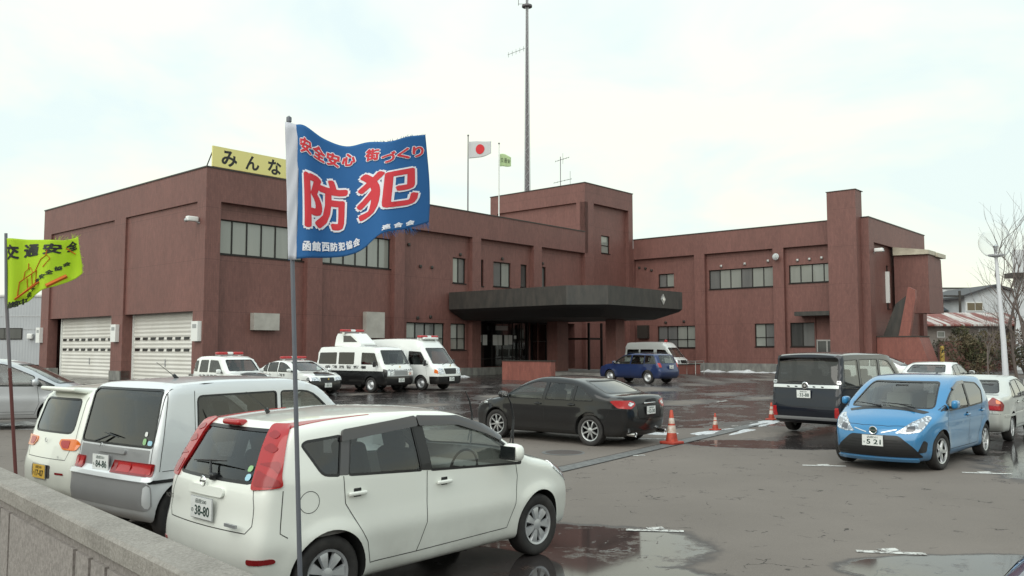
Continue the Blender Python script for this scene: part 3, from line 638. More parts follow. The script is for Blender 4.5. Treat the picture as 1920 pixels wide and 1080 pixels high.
def wheel_meshes(kind, Rw, W):
    key = (kind, Rw, W)
    if key in _wheels: return _wheels[key]
    t = MB(); rr = Rw * (.64 if kind in ('cap', 'steel') else .68)
    t.lathe([(rr, -.40 * W), (rr + .012, -.47 * W), (Rw * .86, -.52 * W), (Rw * .955, -.47 * W), (Rw * .99, -.38 * W), (Rw, -.2 * W), (Rw, .2 * W), (Rw * .99, .38 * W), (Rw * .955, .47 * W), (Rw * .86, .52 * W), (rr + .012, .47 * W), (rr, .40 * W)], M['rubber'], axis='y', n=40)
    r_ = MB(); o = -.40 * W   # outer face towards -y ; flipped by the caller for the left side
    r_.lathe([(0, .05), (rr * .97, .05), (rr, .0), (rr, o)], M['black'], axis='y', n=32)
    am = M['hubcap'] if kind in ('cap', 'steel') else M['alloy']
    r_.lathe([(rr * 1.01, o + .012), (rr * 1.0, o - .012), (rr * .90, o - .006), (rr * .87, o + .02)], am, axis='y', n=40)
    if kind == 'steel':
        r_.lathe([(rr * .88, o + .02), (rr * .7, o + .05), (rr * .45, o + .02), (rr * .30, o), (rr * .25, o - .02), (0, o - .022)], am, axis='y', n=32)
    else:
        n = {'cap': 7, 'a5': 5, 'a7': 7, 'a8': 8, 'a10': 10}[kind]; wi, wo = {'cap': (.11, .27), 'a5': (.16, .11), 'a7': (.09, .065), 'a8': (.09, .07), 'a10': (.06, .05)}[kind]
        r_.lathe([(rr * .30, o + .03), (rr * .27, o - .002), (rr * .1, o - .010), (0, o - .010)], am, axis='y', n=24)
        for i in range(n):
            a = 2 * math.pi * i / n + .2; ca, sa = math.cos(a), math.sin(a)
            V = []
            for (rad, hw, dy) in ((.2, wi * .8, 0), (.55, (wi + wo) / 2, -.004), (.80, wo * .93, -.002), (.93, wo, .006)):
                for sg, dd in ((-1, .025), (-.75, 0), (.75, 0), (1, .025)):
                    X, Y = rad * rr, sg * hw * rr * (1.0 if kind == 'cap' else 1.2); V.append((X * ca - Y * sa, o + dy + dd, X * sa + Y * ca))
            F = []
            for q in range(3):
                for j in range(3): k = q * 4 + j; F.append((k, k + 1, k + 5, k + 4))
            r_.add(V, F, am)
    a = t.build('wheel', smooth=40); b = r_.build('rim', smooth=35)
    _wheels[key] = (a.data, b.data)
    bpy.data.objects.remove(a); bpy.data.objects.remove(b)
    return _wheels[key]
def add_wheels(root, kind, Rw, W, xs, half, steer=0, name='wheel'):
    tm, rm = wheel_meshes(kind, Rw, W)
    for x in xs:
        for sg in (-1, 1):
            t = bpy.data.objects.new('wheel', tm); C.objects.link(t); t.parent = root
            t.location = (x, sg * (half - W * .5), Rw); t.rotation_euler = (0, random.random() * 6 if False else .37 * (x + sg * 3), (0 if sg < 0 else math.pi) + (steer if x > 0 else 0))
            r_ = bpy.data.objects.new('rim', rm); C.objects.link(r_); r_.parent = t
def boolean(target, cutters, solver='EXACT'):
    for c in cutters:
        md = target.modifiers.new('b', 'BOOLEAN'); md.operation = 'DIFFERENCE'; md.solver = solver; md.object = c
        try: md.material_mode = 'TRANSFER'
        except Exception: pass
    dg = bpy.context.evaluated_depsgraph_get(); dg.update()
    me = bpy.data.meshes.new_from_object(target.evaluated_get(dg), preserve_all_data_layers=True, depsgraph=dg)
    old = target.data; target.modifiers.clear(); target.data = me; bpy.data.meshes.remove(old)
    for c in cutters:
        m = c.data; bpy.data.objects.remove(c); bpy.data.meshes.remove(m)
def make_body(root, body, pm, wheel_x, Rw, side_w, ws, rg, cab, lvl=1, well=.045, top_cut=None, roofm=None, ztone=None, em=.45):
    """side_w: list of xz polygons, ws / rg: (y,z) polygons, cab: (x_rear, x_front, z_floor)"""
    nx, nt_, nc = {0: (34, 30, 14), 1: (60, 52, 26), 2: (96, 80, 46)}[lvl]
    V, F = body.shell(nx, nt_, nc, em=em)
    mb = MB(); mb.add(V, F, pm); o = mb.build('body', smooth=38)
    cut = []
    if roofm:
        o.data.materials.append(roofm[1])
        for p in o.data.polygons:
            if roofm[0](p.center): p.material_index = 1
    c1 = MB()
    for x in wheel_x:
        for sg in (-1, 1):
            n = 40; y0, y1 = sorted((sg * (body.W0 - .27), sg * (body.W0 + .2)))
            c1.prism([(x + (Rw + well) * math.cos(2 * math.pi * i / n), Rw + .005 + (Rw + well) * math.sin(2 * math.pi * i / n)) for i in range(n)], (y0, y1), M['well'])
    if cab:
        x0, x1, zf = cab
        fn = lambda p: np.maximum.reduce([body.f(p, .055), zf - p[..., 2], x0 - p[..., 0], p[..., 0] - x1])
        V, F = body.shell(30, 28, 14, z0=zf + .18, x0=x0 + .25, x1=x1 - .25, fn=fn)
        c1.add(V, F, M['inner'])
    cut.append(c1.build('c', smooth=30))
    if cab:
        c2 = MB(); c3 = MB()
        for P in side_w: c2.prism(rnd([q[:3] for q in P], .03, 3), (-1.6, 1.6), M['black'])
        if ws: c3.prism(rnd([q[:3] for q in ws], .03, 3), ((x0 + x1) / 2 + .3, 3.2), M['black'], plane='yz')
        if rg: c3.prism(rnd([q[:3] for q in rg], .03, 3), (-3.2, (x0 + x1) / 2 - .3), M['black'], plane='yz')
        cut.append(c2.build('c'))
        if ws or rg: cut.append(c3.build('c'))
    boolean(o, cut)
    o.data.shade_smooth(); o.data.set_sharp_from_angle(angle=R(38))
    o.parent = root
    return o
def yz(P, az): return [((-p[0] if az == 180 else p[0]),) + tuple(p[1:]) for p in P]   # az 180: a = -y
def glass_side(root, body, polys, tints, name='side_window', rim=True, vis=None):
    for P, tm in zip(polys, tints):
        for sg in (-1, 1):
            mb = MB(); sidepatch(mb, body, P, sg, tm, off=-.006, r=.03)
            if rim: strip(mb, body, rnd([q[:3] for q in P], .03, 3), 90 * sg, M['black'], wd=.022, off=.001, closed=True, side=True)
            mb.build(name, root, smooth=50, fix=False)
def glass_end(root, body, P, az, tm, name):
    mb = MB(); patch(mb, body, yz(P, az), az, tm, off=-.006, r=.03)
    strip(mb, body, [(q[0], q[1]) for q in rnd([p[:3] for p in yz(P, az)], .03, 3)], az, M['black'], wd=.025, off=.001, closed=True)
    return mb.build(name, root, smooth=50, fix=False)
def add_text2(mb, body_txt, m, org, ux, uy, h=None, w=None, bold=.0, n=None, lift=.002, size=1):
    v, f = text_geo(body_txt, size, bold, height=h, width=w); ux, uy, org = Vector(ux), Vector(uy), Vector(org); nn = ux.cross(uy)
    mb.add([tuple(org + ux * a + uy * b + nn * lift) for a, b in v], f, m)
def plate(root, loc, yaw, num, top='函館500', kana='の', small=False, kind='w', tilt=0):
    """licence plate, faces local -y before yaw"""
    mb = MB(); mb.box(-.165, .165, 0, .008, -.0825, .0825, M['plate_w' if kind == 'w' else 'plate_y'])
    ink = M['ink'] if kind == 'w' else M['ink_k']
    mb.box(-.170, .170, .004, .012, -.0875, .0875, M['hubcap'])
    add_text2(mb, num, ink, (.02, 0, -.02), (1, 0, 0), (0, 0, 1), h=.078, w=.23, bold=.02)
    add_text2(mb, top, ink, (0, 0, .053), (1, 0, 0), (0, 0, 1), h=.036, w=.17)
    add_text2(mb, kana, ink, (-.133, 0, -.025), (1, 0, 0), (0, 0, 1), h=.032)
    o = mb.build('license_plate', root, fix=False); o.location = loc; o.rotation_euler = (tilt, 0, yaw); return o
def mirror(root, body, x, z, m, sz=(.055, .11, .075), out=.12, lvl=0):
    for sg in (-1, 1):
        p, g, h = body.cast(np.array([-x if sg > 0 else x]), np.array([z]), 90 * sg); y = p[0][1]
        mb = MB(); mb.rbox((x - .01, y + sg * (out + .02), z + .05), sz, min(sz) * .95, m, n=2)
        mb.box(x - .02, x + .04, min(y - sg * .03, y + sg * .09), max(y - sg * .03, y + sg * .09), z - .02, z + .02, M['black'])
        mb.box(x - .01 - sz[0] - .002, x - .01 - sz[0] + .004, y + sg * (out + .02) - sz[1] * .8, y + sg * (out + .02) + sz[1] * .8, z + .05 - sz[2] * .75, z + .05 + sz[2] * .75, M['chrome'])
        mb.build('side_mirror', root, smooth=45)
def handle(root, body, x, z, m, sides=(-1, 1), w=.09):
    for sg in sides:
        p, g, h = body.cast(np.array([-x if sg > 0 else x]), np.array([z]), 90 * sg); y = p[0][1]
        mb = MB(); mb.rbox((x, y + sg * .022, z), (w, .014, .017), .013, m)
        mb.rbox((x + .01, y + sg * .0, z + .005), (w * .42, .006, .035), .006, M['seam'])
        mb.build('door_handle', root, smooth=45)
def seats(root, xf, xr, zf, m, rhd=True, dash=None, w=.36):
    mb = MB()
    for y in (-w, w):
        for x, tl in ((xf, .28), (xr, .30)):
            T = Matrix.Rotation(-tl, 3, 'Y')
            mb.rbox((x, y, zf + .02), (.25, .23, .08), .06, m)
            mb.rbox(tuple(Vector((x - .27, y, zf + .34))), (.07, .23, .32), .06, m, T=T)
            mb.rbox(tuple(Vector((x - .37, y, zf + .72))), (.05, .13, .09), .045, m, T=T)
    mb.build('seats', root, smooth=45)
    if dash:
        mb = MB(); x = dash; mb.rbox((x, 0, zf + .22), (.22, .62, .14), .08, M['inner']); mb.build('dashboard', root, smooth=45)
        mb = MB(); V = []; n = 24; yy = -.36
        pts = [Vector((x - .30 + .10 * math.cos(t) * .6, yy + .18 * math.sin(t), zf + .36 + .18 * math.cos(t))) for t in [2 * math.pi * i / n for i in range(n + 1)]]
        mb.tube(pts, .014, M['black'], n=6); mb.tube([(x - .30, yy - .17, zf + .36), (x - .30, yy + .17, zf + .36)], .016, M['black'], n=6); mb.tube([(x - .30, yy, zf + .36), (x - .05, yy, zf + .25)], .03, M['black'], n=6)
        mb.build('steering_wheel', root, smooth=45)
def wiper(root, p0, p1, p2, name='wiper', r=.009):
    mb = MB(); mb.tube([p0, p1], [r * 1.6, r], M['black'], n=6); mb.tube([tuple(Vector(p1) + (Vector(p1) - Vector(p2)) * .9), p1, p2], [r * .5, r * 1.1, r * .5], M['black'], n=5)
    return mb.build(name, root, smooth=40)
def seams(root, body, lines, tops=(), ends=(), name='panel_gaps', wd=.007):
    mb = MB()
    for L in lines:
        for sg in (-1, 1): strip(mb, body, L, 90 * sg, M['seam'], wd=wd, side=True)
    for L in tops: strip(mb, body, L, 'T', M['seam'], wd=wd)
    for az, L in ends: strip(mb, body, L, az, M['seam'], wd=wd)
    return mb.build(name, root, fix=False)
def lamp(root, body, parts, name, sides=(1, -1), off=.008, lab=None):
    """parts: list of (pts3d on the left side (y>0), azimuth, material, offset or None)"""
    for sg in sides:
        mb = MB()
        for (pts, az, m, *o_) in parts:
            az2 = az if sg > 0 else -az
            P = [body.to2((p[0], p[1] * sg, p[2]), az2) + tuple(p[3:]) for p in pts]
            patch(mb, body, P, az2, m, off=(o_[0] if o_ else off), r=.03, grid=.04, edge=.01)
        mb.build(name, root, smooth=40, fix=False)
def vehicle(name, label, cat, pos, head, group='cars parked in the lot'):
    z = gzx(*pos); return thing(name, label, cat, (pos[0], pos[1], z), R(head), group)
def gz(y, x=0):
    t = min(max((y - 20) / 22, 0), 1); return .28 * t * t * (3 - 2 * t)
def gzx(x, y): return gz(y) + .012 * min(max(x - 1, 0), 8) * (1 - min(max((y - 28) / 14, 0), 1))
# ---- white hatchback in the foreground
def white_hatchback(pos, head):
    root = vehicle('hatchback', 'white hatchback nearest the camera with tall red tail lamps and raised front wipers', 'car', pos, head)
    pm = paint('pearl_white_paint', (.82, .84, .78), 0, .3)
    prof = [(-1.86, .20, .05), (-1.955, .34, .08), (-1.985, .50, .06), (-1.975, .66, .06), (-1.94, .80, .1), (-1.925, 1.04, .2), (-1.70, 1.44, .2), (-1.62, 1.515, .04), (-1.2, 1.55, .3), (-.45, 1.58, .4), (.20, 1.545, .4), (.60, 1.42, .3), (1.28, 1.06, .12), (1.72, .95, .25), (1.98, .80, .12), (2.05, .62, .08), (2.09, .42, .1), (2.03, .22, .06)]
    b = Body(prof, .835, 1.04, tumble=.24, front=(.9, .20), rear=(-1.1, .12), bowf=.30, bowr=.12, crown=.06, k=.075, wheels=(1.3, -1.3), wr=.31, flare=.016, crease=((.60, .012, .10),))
    fd = [(-.23, 1.03, .02), (-.29, 1.455, .03), (.15, 1.44, .2), (.58, 1.30, .2), (.98, 1.03, .03), (.98, .97, .01)]
    rd = [(-1.14, 1.085, .03), (-1.08, 1.40, .05), (-.40, 1.455, .03), (-.345, 1.04, .02)]
    rq = [(-1.38, 1.105, .05), (-1.54, 1.35, .04), (-1.50, 1.375, .03), (-1.17, 1.40, .03), (-1.23, 1.09, .02)]
    ws = [(-.66, 1.06, .06), (-.56, 1.46, .06), (.56, 1.46, .06), (.66, 1.06, .06)]
    rg = [(-.57, 1.07, .06), (-.50, 1.455, .06), (.50, 1.455, .06), (.57, 1.07, .06)]
    make_body(root, b, pm, (1.3, -1.3), .31, [fd, rd, rq], ws, rg, (-1.70, 1.15, .62), lvl=2)
    glass_side(root, b, [fd, rd, rq], [M['glass'], M['midglass'], M['tint']])
    glass_end(root, b, ws, 0, M['glass'], 'windshield'); glass_end(root, b, rg, 180, M['midglass'], 'rear_window')
    # black centre pillars and rain visors
    for sg in (1, -1):
        mb = MB(); sidepatch(mb, b, [(-.34, 1.04), (-.395, 1.455), (-.295, 1.455), (-.235, 1.03)], sg, M['black'], off=.003, r=.004); mb.build('door_pillar', root, fix=False); mb = MB()
        sidepatch(mb, b, [(-1.23, 1.09), (-1.17, 1.40), (-1.085, 1.40), (-1.145, 1.085)], sg, M['visor'], off=.003, r=.004)
        mb.build('door_pillar', root, fix=False)
        mb = MB(); sidepatch(mb, b, [(-1.19, 1.35), (-1.16, 1.445), (-.36, 1.505), (-.345, 1.42)], sg, M['visor'], off=.024, r=.02, edge=.014, grid=.04)
        sidepatch(mb, b, [(-.33, 1.42), (-.345, 1.505), (.16, 1.475), (.52, 1.365), (.74, 1.245), (.70, 1.205), (.50, 1.295), (.14, 1.40)], sg, M['visor'], off=.024, r=.02, edge=.014, grid=.04)
        mb.build('rain_visor', root, smooth=40, fix=False)
    seats(root, .10, -.85, .55, M['seat'], dash=.95)
    # tall tail lamps running up the rear pillars on to the roof edge
    lamp(root, b, [([(-1.90, .60, 1.02), (-1.78, .54, 1.32), (-1.68, .51, 1.50), (-1.52, .60, 1.50), (-1.62, .68, 1.30), (-1.72, .76, 1.12), (-1.74, .80, 1.05)], 138, M['red'], .014)
                   , ([(-1.89, .62, 1.05), (-1.84, .60, 1.17), (-1.74, .76, 1.10), (-1.75, .79, 1.06)], 138, M['redm'], .018)
                   , ([(-1.83, .59, 1.21), (-1.74, .68, 1.19), (-1.70, .72, 1.14), (-1.68, .70, 1.24)], 138, M['redm'], .018)
                   , ([(-1.79, .57, 1.32), (-1.71, .65, 1.29), (-1.66, .66, 1.33), (-1.72, .60, 1.37)], 138, M['redm'], .018)
                   , ([(-1.74, .55, 1.42), (-1.66, .60, 1.39), (-1.62, .62, 1.43), (-1.67, .57, 1.46)], 138, M['redm'], .018)], 'tail_lamp')
    for sg in (1, -1):
        mb = MB(); patch(mb, b, [(-1.60, sg * .50), (-1.62, sg * .66), (-1.2, sg * .63), (-.78, sg * .635), (-1.2, sg * .585)], 'T', M['red'], off=.005, r=.01, edge=.005); mb.build('roof_edge_lamp', root, fix=False)
    mb = MB(); mb.rbox((-1.665, .04, 1.50), (.05, .13, .025), .024, M['red']); mb.build('high_brake_lamp', root, smooth=50)
    lamp(root, b, [([(1.98, .44, .70), (1.80, .66, .68), (1.48, .73, .86), (1.52, .66, .93), (1.80, .45, .85)], 32, M['lens'], .008), ([(1.93, .50, .73), (1.82, .60, .73), (1.72, .62, .82), (1.84, .5, .82)], 32, M['lensd'], .012)], 'headlight')
    # hatch
    mb = MB(); patch(mb, b, [(-.27, .935), (-.27, 1.005), (.27, 1.005), (.27, .935)], 180, pm, off=.025, r=.04, edge=.03); mb.build('hatch_garnish', root, smooth=40, fix=False)
    plate(root, (-1.985, -.02, .835), -math.pi / 2, '38-80', top='函館500', kana='の', tilt=0)
    mb = MB(); mb.lathe([(.038, -.006), (.045, 0), (.038, .006)], M['chrome'], axis='x', c=(-1.945, .03, 1.04), n=24); mb.box(-1.95, -1.94, -.015, .075, 1.034, 1.046, M['chrome']); mb.build('emblem', root, smooth=30)
    mb = MB(); add_text2(mb, 'NOTE', M['chrome'], (-1.955, .52, .88), (0, -1, 0), (0, 0, 1), h=.035, lift=.02, bold=.02)
    mb.box(-1.995, -1.975, -.56, -.40, .745, .77, M['steel']); mb.build('hatch_badges', root, fix=False)
    mb = MB(); mb.rbox((-1.915, -.08, 1.085), (.03, .035, .03), .02, M['black']); mb.build('wiper_pivot', root, smooth=40)
    wiper(root, (-1.94, -.08, 1.075), (-1.88, .03, 1.20), (-1.84, .38, 1.17), 'rear_wiper')
    mb = MB(); patch(mb, b, yz([(-.50, 1.15), (-.50, 1.195), (-.445, 1.195), (-.445, 1.15)], 180), 180, M['sticker_g'], off=.001, r=.028)
    patch(mb, b, yz([(-.52, 1.085), (-.52, 1.135), (-.46, 1.135), (-.46, 1.085)], 180), 180, M['sticker_b'], off=.001, r=.028); mb.build('window_stickers', root, fix=False)
    lamp(root, b, [([(-1.90, .62, .48), (-1.90, .62, .52), (-1.83, .78, .52), (-1.83, .78, .48)], 165, M['redd'])], 'rear_reflector')
    mirror(root, b, .72, 1.06, pm, sz=(.075, .12, .085)); handle(root, b, -.08, .91, pm); handle(root, b, -1.06, .93, pm)
    for sg in (-1,):
        mb = MB(); strip(mb, b, [(-1.50 + .085 * math.cos(t), .91 + .085 * math.sin(t)) for t in [i * math.pi / 12 for i in range(24)]], -90, M['seam'], wd=.005, closed=True, side=True); mb.build('fuel_flap', root, fix=False)
    seams(root, b, [[(-.28, 1.03), (-.28, .58), (-.34, .42), (-.38, .34)], [(.90, 1.0), (.93, .85), (.90, .58), (.80, .36), (-.38, .34), (-.90, .34)], [(-1.19, 1.08), (-1.17, .86), (-1.06, .70), (-.94, .52), (-.90, .34)], [(-1.72, 1.02), (-1.74, .70), (-1.68, .66)]],
          ends=[(180, yz([(-.60, 1.03), (-.64, .90), (-.64, .76), (-.58, .70), (.58, .70), (.64, .76), (.64, .90), (.60, 1.03)], 180))])
    mb = MB(); sidepatch(mb, b, [(-1.38 + .0, .30), (-1.38, .33), (1.2, .33), (1.2, .30)], -1, pm, off=.001); 
    mb = MB(); mb.tube([(-1.30, .12, 1.55), (-1.32, .12, 1.585)], .02, M['black']); mb.tube([(-1.30, .12, 1.57), (-1.52, .12, 1.74)], [.005, .0025], M['black'], n=5); mb.build('antenna', root, smooth=40)
    # wipers lifted off the glass
    for y0 in (-.5, .12):
        mb = MB(); mb.tube([(1.22, y0, 1.04), (1.27, y0 + .03, 1.10), (1.32, y0 + .06, 1.36)], [.014, .010, .008], M['black'], n=6)
        mb.tube([(1.24, y0 + .05, 1.10), (1.30, y0 + .062, 1.25), (1.325, y0 + .07, 1.38), (1.30, y0 + .08, 1.52), (1.24, y0 + .09, 1.64)], [.006, .011, .012, .010, .005], M['black'], n=6); mb.build('front_wiper', root, smooth=40)
    add_wheels(root, 'cap', .31, .185, (1.3, -1.3), .80)
    return root
def front_face(root, b, lights, grille=None, plate_=None):
    pass
# ---- silver minivan beside the hatchback
def silver_minivan(pos, head):
    root = vehicle('minivan', 'silver grey minivan with dark rear window and low red tail lamps beside the white hatchback', 'car', pos, head)
    pm = paint('silver_paint', (.72, .745, .76), .20, .30); lo = paint('grey_silver_paint', (.34, .345, .35), .3, .36)
    prof = [(-1.80, .24, .05), (-1.92, .34, .06), (-1.96, .50, .05), (-1.94, .74, .05), (-1.87, .80, .05), (-1.85, 1.02, .2), (-1.71, 1.66, .16), (-1.60, 1.735, .1), (-1.0, 1.775, .4), (.1, 1.76, .4), (.50, 1.67, .2), (1.15, 1.12, .15), (1.66, .96, .15), (1.86, .7, .1), (1.88, .4, .1), (1.82, .22, .05)]
    b = Body(prof, .815, 1.02, tumble=.085, front=(1.0, .14), rear=(-1.5, .02), bowf=.18, bowr=.03, crown=.05, k=.07, wheels=(1.2, -1.44), wr=.33, flare=.018)
    w1 = [(-1.32, 1.06, .05), (-1.32, 1.58, .06), (-.24, 1.59, .04), (-.24, 1.06, .04)]
    w2 = [(-.17, 1.06, .04), (-.17, 1.59, .04), (.30, 1.58, .15), (.84, 1.12, .06), (.84, 1.06, .04)]
    ws = [(-.68, 1.12, .05), (-.60, 1.64, .06), (.60, 1.64, .06), (.68, 1.12, .05)]
    rg = [(-.735, 1.05, .05), (-.69, 1.655, .06), (.69, 1.655, .06), (.735, 1.05, .05)]
    make_body(root, b, pm, (1.2, -1.44), .33, [w1, w2], ws, rg, (-1.62, 1.05, .66), lvl=2)
    glass_side(root, b, [w1, w2], [M['tint'], M['glass']], rim=True)
    glass_end(root, b, ws, 0, M['glass'], 'windshield'); glass_end(root, b, rg, 180, M['tint'], 'rear_window')
    seats(root, .15, -.8, .62, M['seat'], dash=.9)
    mb = MB(); patch(mb, b, yz([(-.70, .80), (-.70, 1.02), (.70, 1.02), (.70, .80)], 180), 180, lo, off=.004, r=.01, edge=.004)
    mb.build('tailgate_panel', root, smooth=40, fix=False)
    for (ya, yb_, yc, yd) in ((-.79, -.44, -.42, -.07), (.56, .68, .69, .79)):
        mb = MB()
        for (u0, u1, m_, of) in ((ya, yd, M['redd'], .012), (ya + .02, yb_, M['red'], .017), (yc, yd - .10 if yd < 0 else yd - .01, M['red'], .017)):
            if u1 - u0 < .02: continue
            patch(mb, b, yz([(u0, .75 if of < .015 else .765), (u0, .885 if of < .015 else .87), (u1, .885 if of < .015 else .87), (u1, .75 if of < .015 else .765)], 180), 180, m_, off=of, r=.012, edge=.010)
        mb.build('tail_lamp', root, smooth=40, fix=False)
    mb = MB(); patch(mb, b, yz([(-.80, .70), (-.80, .735), (.80, .735), (.80, .70)], 180), 180, pm, off=.03, r=.015, edge=.03); patch(mb, b, yz([(-.80, .40), (-.80, .69), (.80, .69), (.80, .40)], 180), 180, lo, off=.006, r=.05, edge=.006)
    mb.build('rear_bumper', root, smooth=40, fix=False)
    mb = MB(); patch(mb, b, yz([(-.28, .955), (-.28, 1.005), (.28, 1.005), (.28, .955)], 180), 180, lo, off=.03, r=.02, edge=.03); mb.build('hatch_garnish', root, smooth=40, fix=False)
    plate(root, (-1.915, .15, .845), -math.pi / 2, '84-86', top='函館501', kana='も')
    mb = MB(); add_text2(mb, 'Wagon', M['steel'], (-1.882, -.50, .985), (0, -1, 0), (0, 0, 1), h=.035, lift=.012, bold=.02); mb.lathe([(.03, -.004), (.035, 0), (.03, .004)], M['steel'], axis='x', c=(-1.875, .2, 1.02), n=20); mb.build('badge', root, fix=False)
    wiper(root, (-1.89, .30, 1.07), (-1.85, .05, 1.15), (-1.86, -.12, 1.13), 'rear_wiper')
    mb = MB(); patch(mb, b, yz([(-.60, 1.07), (-.60, 1.14), (-.54, 1.14), (-.54, 1.07)], 180), 180, M['sticker_g'], off=.001, r=.028); patch(mb, b, yz([(-.60, 1.16), (-.60, 1.21), (-.55, 1.21), (-.55, 1.16)], 180), 180, M['white'], off=.001, r=.02); patch(mb, b, yz([(-.71, 1.07), (-.71, 1.12), (-.63, 1.12), (-.63, 1.07)], 180), 180, M['sticker_b'], off=.001, r=.024); mb.build('window_stickers', root, fix=False)
    mirror(root, b, .82, 1.12, pm, sz=(.07, .11, .1)); handle(root, b, -.12, .98, pm)
    for sg in (1, -1):
        mb = MB(); sidepatch(mb, b, [(-1.90, .68), (-1.90, .715), (-1.05, .715), (-1.05, .68)], sg, M['black'], off=.01, r=.01, edge=.01); sidepatch(mb, b, [(-.86, .66), (-.86, .69), (.8, .69), (.8, .66)], sg, M['black'], off=.01, r=.01, edge=.01); mb.build('side_moulding', root, fix=False)
    seams(root, b, [[(-1.75, .80), (-1.35, .80)], [(-.20, 1.02), (-.20, .4), (.75, .4), (.88, .7), (.90, 1.02)], [(-1.36, 1.64), (-1.36, 1.0), (-1.05, .75), (-.85, .4), (-.20, .4)], [(-1.67, 1.62), (-1.76, 1.0), (-1.78, .80)]], ends=[(180, yz([(-.74, .78), (-.74, 1.72)], 180)), (180, yz([(.74, .78), (.74, 1.72)], 180))])
    mb = MB(); mb.tube([(-1.15, -.1, 1.755), (-1.2, -.1, 1.80)], .022, M['black']); mb.tube([(-1.18, -.1, 1.78), (-1.42, -.1, 1.95)], [.005, .003], M['black'], n=5); mb.build('antenna', root, smooth=40)
    add_wheels(root, 'steel', .33, .195, (1.2, -1.44), .79)
    return root
def cream_kei(pos, head):
    root = vehicle('compact_wagon', 'small cream wagon with roof spoiler, amber tail lamps and yellow plate', 'car', pos, head)
    pm = paint('cream_paint', (.79, .81, .73), 0, .33)
    prof = [(-1.60, .24, .05), (-1.70, .36, .06), (-1.72, .62, .1), (-1.66, .86, .2), (-1.60, 1.1, .2), (-1.46, 1.52, .12), (-1.30, 1.60, .1), (-.6, 1.65, .4), (.2, 1.63, .4), (.62, 1.52, .2), (1.18, 1.10, .12), (1.52, .98, .15), (1.66, .78, .1), (1.70, .45, .1), (1.62, .22, .05)]
    b = Body(prof, .737, .98, tumble=.16, front=(.8, .15), rear=(-1.1, .09), bowf=.25, bowr=.16, crown=.05, k=.07, wheels=(1.2, -1.2), wr=.28)
    w1 = [(-1.36, 1.02, .06), (-1.28, 1.42, .08), (-.9, 1.45, .03), (-.9, 1.0, .03)]; w2 = [(-.84, 1.0, .03), (-.84, 1.46, .03), (-.12, 1.48, .03), (-.12, 1.0, .03)]; w3 = [(-.05, 1.0, .03), (-.05, 1.48, .03), (.42, 1.46, .15), (.92, 1.06, .04), (.92, 1.0, .03)]
    ws = [(-.58, 1.1, .05), (-.52, 1.46, .06), (.52, 1.46, .06), (.58, 1.1, .05)]; rg = [(-.52, 1.06, .10), (-.47, 1.47, .07), (.47, 1.47, .07), (.52, 1.06, .10)]
    make_body(root, b, pm, (1.2, -1.2), .28, [w1, w2, w3], ws, rg, (-1.42, 1.0, .66), lvl=1)
    glass_side(root, b, [w1, w2, w3], [M['tint'], M['tint'], M['glass']]); glass_end(root, b, ws, 0, M['glass'], 'windshield'); glass_end(root, b, rg, 180, M['tint'], 'rear_window')
    seats(root, .2, -.6, .55, M['seat'], dash=.85, w=.3)
    mb = MB(); mb.rbox((-1.43, 0, 1.575), (.14, .46, .028), .027, pm, T=Matrix.Rotation(.18, 3, 'Y')); mb.build('roof_spoiler', root, smooth=50)
    for sg in (1, -1):
        mb = MB(); az = 180 - sg * 22; P = [(-1.68, sg * .34, .985), (-1.68, sg * .32, .93), (-1.66, sg * .42, .86), (-1.56, sg * .64, .86), (-1.53, sg * .68, .94), (-1.56, sg * .63, .995)]
        patch(mb, b, [b.to2(p, az) for p in P], az, M['amber'], off=.014, r=.03, edge=.012)
        Q = [(-1.66, sg * .37, .97), (-1.66, sg * .36, .93), (-1.66, sg * .42, .88), (-1.62, sg * .53, .88), (-1.62, sg * .54, .975)]
        patch(mb, b, [b.to2(p, az) for p in Q], az, M['red'], off=.018, r=.02); mb.build('tail_lamp', root, smooth=40, fix=False)
    mb = MB(); patch(mb, b, yz([(-.22, .50), (-.22, .66), (.28, .66), (.28, .50)], 180), 180, M['visor'], off=.004, r=.03); mb.build('plate_recess', root, fix=False)
    plate(root, (-1.735, .02, .575), -math.pi / 2, '17-07', top='函館580', kana='の', kind='y')
    mb = MB(); add_text2(mb, 'RR', M['steel'], (-1.69, -.42, .775), (0, -1, 0), (0, 0, 1), h=.03, lift=.012, bold=.02); mb.lathe([(.025, -.004), (.03, 0), (.025, .004)], M['steel'], axis='x', c=(-1.665, .0, .96), n=16); mb.build('badge', root, fix=False)
    mb = MB(); patch(mb, b, yz([(-.52, .56), (-.52, .585), (-.34, .585), (-.34, .56)], 180), 180, M['redd'], off=.006, r=.01); mb.build('rear_reflector', root, fix=False)
    mb = MB(); mb.box(-.35, .05, -.12, .05, 1.64, 1.70, M['black']); mb.build('roof_vent', root)
    seams(root, b, [[(-.87, 1.0), (-.87, .6), (-.78, .4)], [(-.08, 1.0), (-.08, .38), (.8, .38), (.92, 1.0)]], ends=[(180, yz([(-.56, 1.5), (-.60, 1.0), (-.5, .74), (.5, .74), (.60, 1.0), (.56, 1.5)], 180))])
    mirror(root, b, .85, 1.03, pm, sz=(.06, .09, .07)); add_wheels(root, 'steel', .28, .155, (1.2, -1.2), .71)
    return root
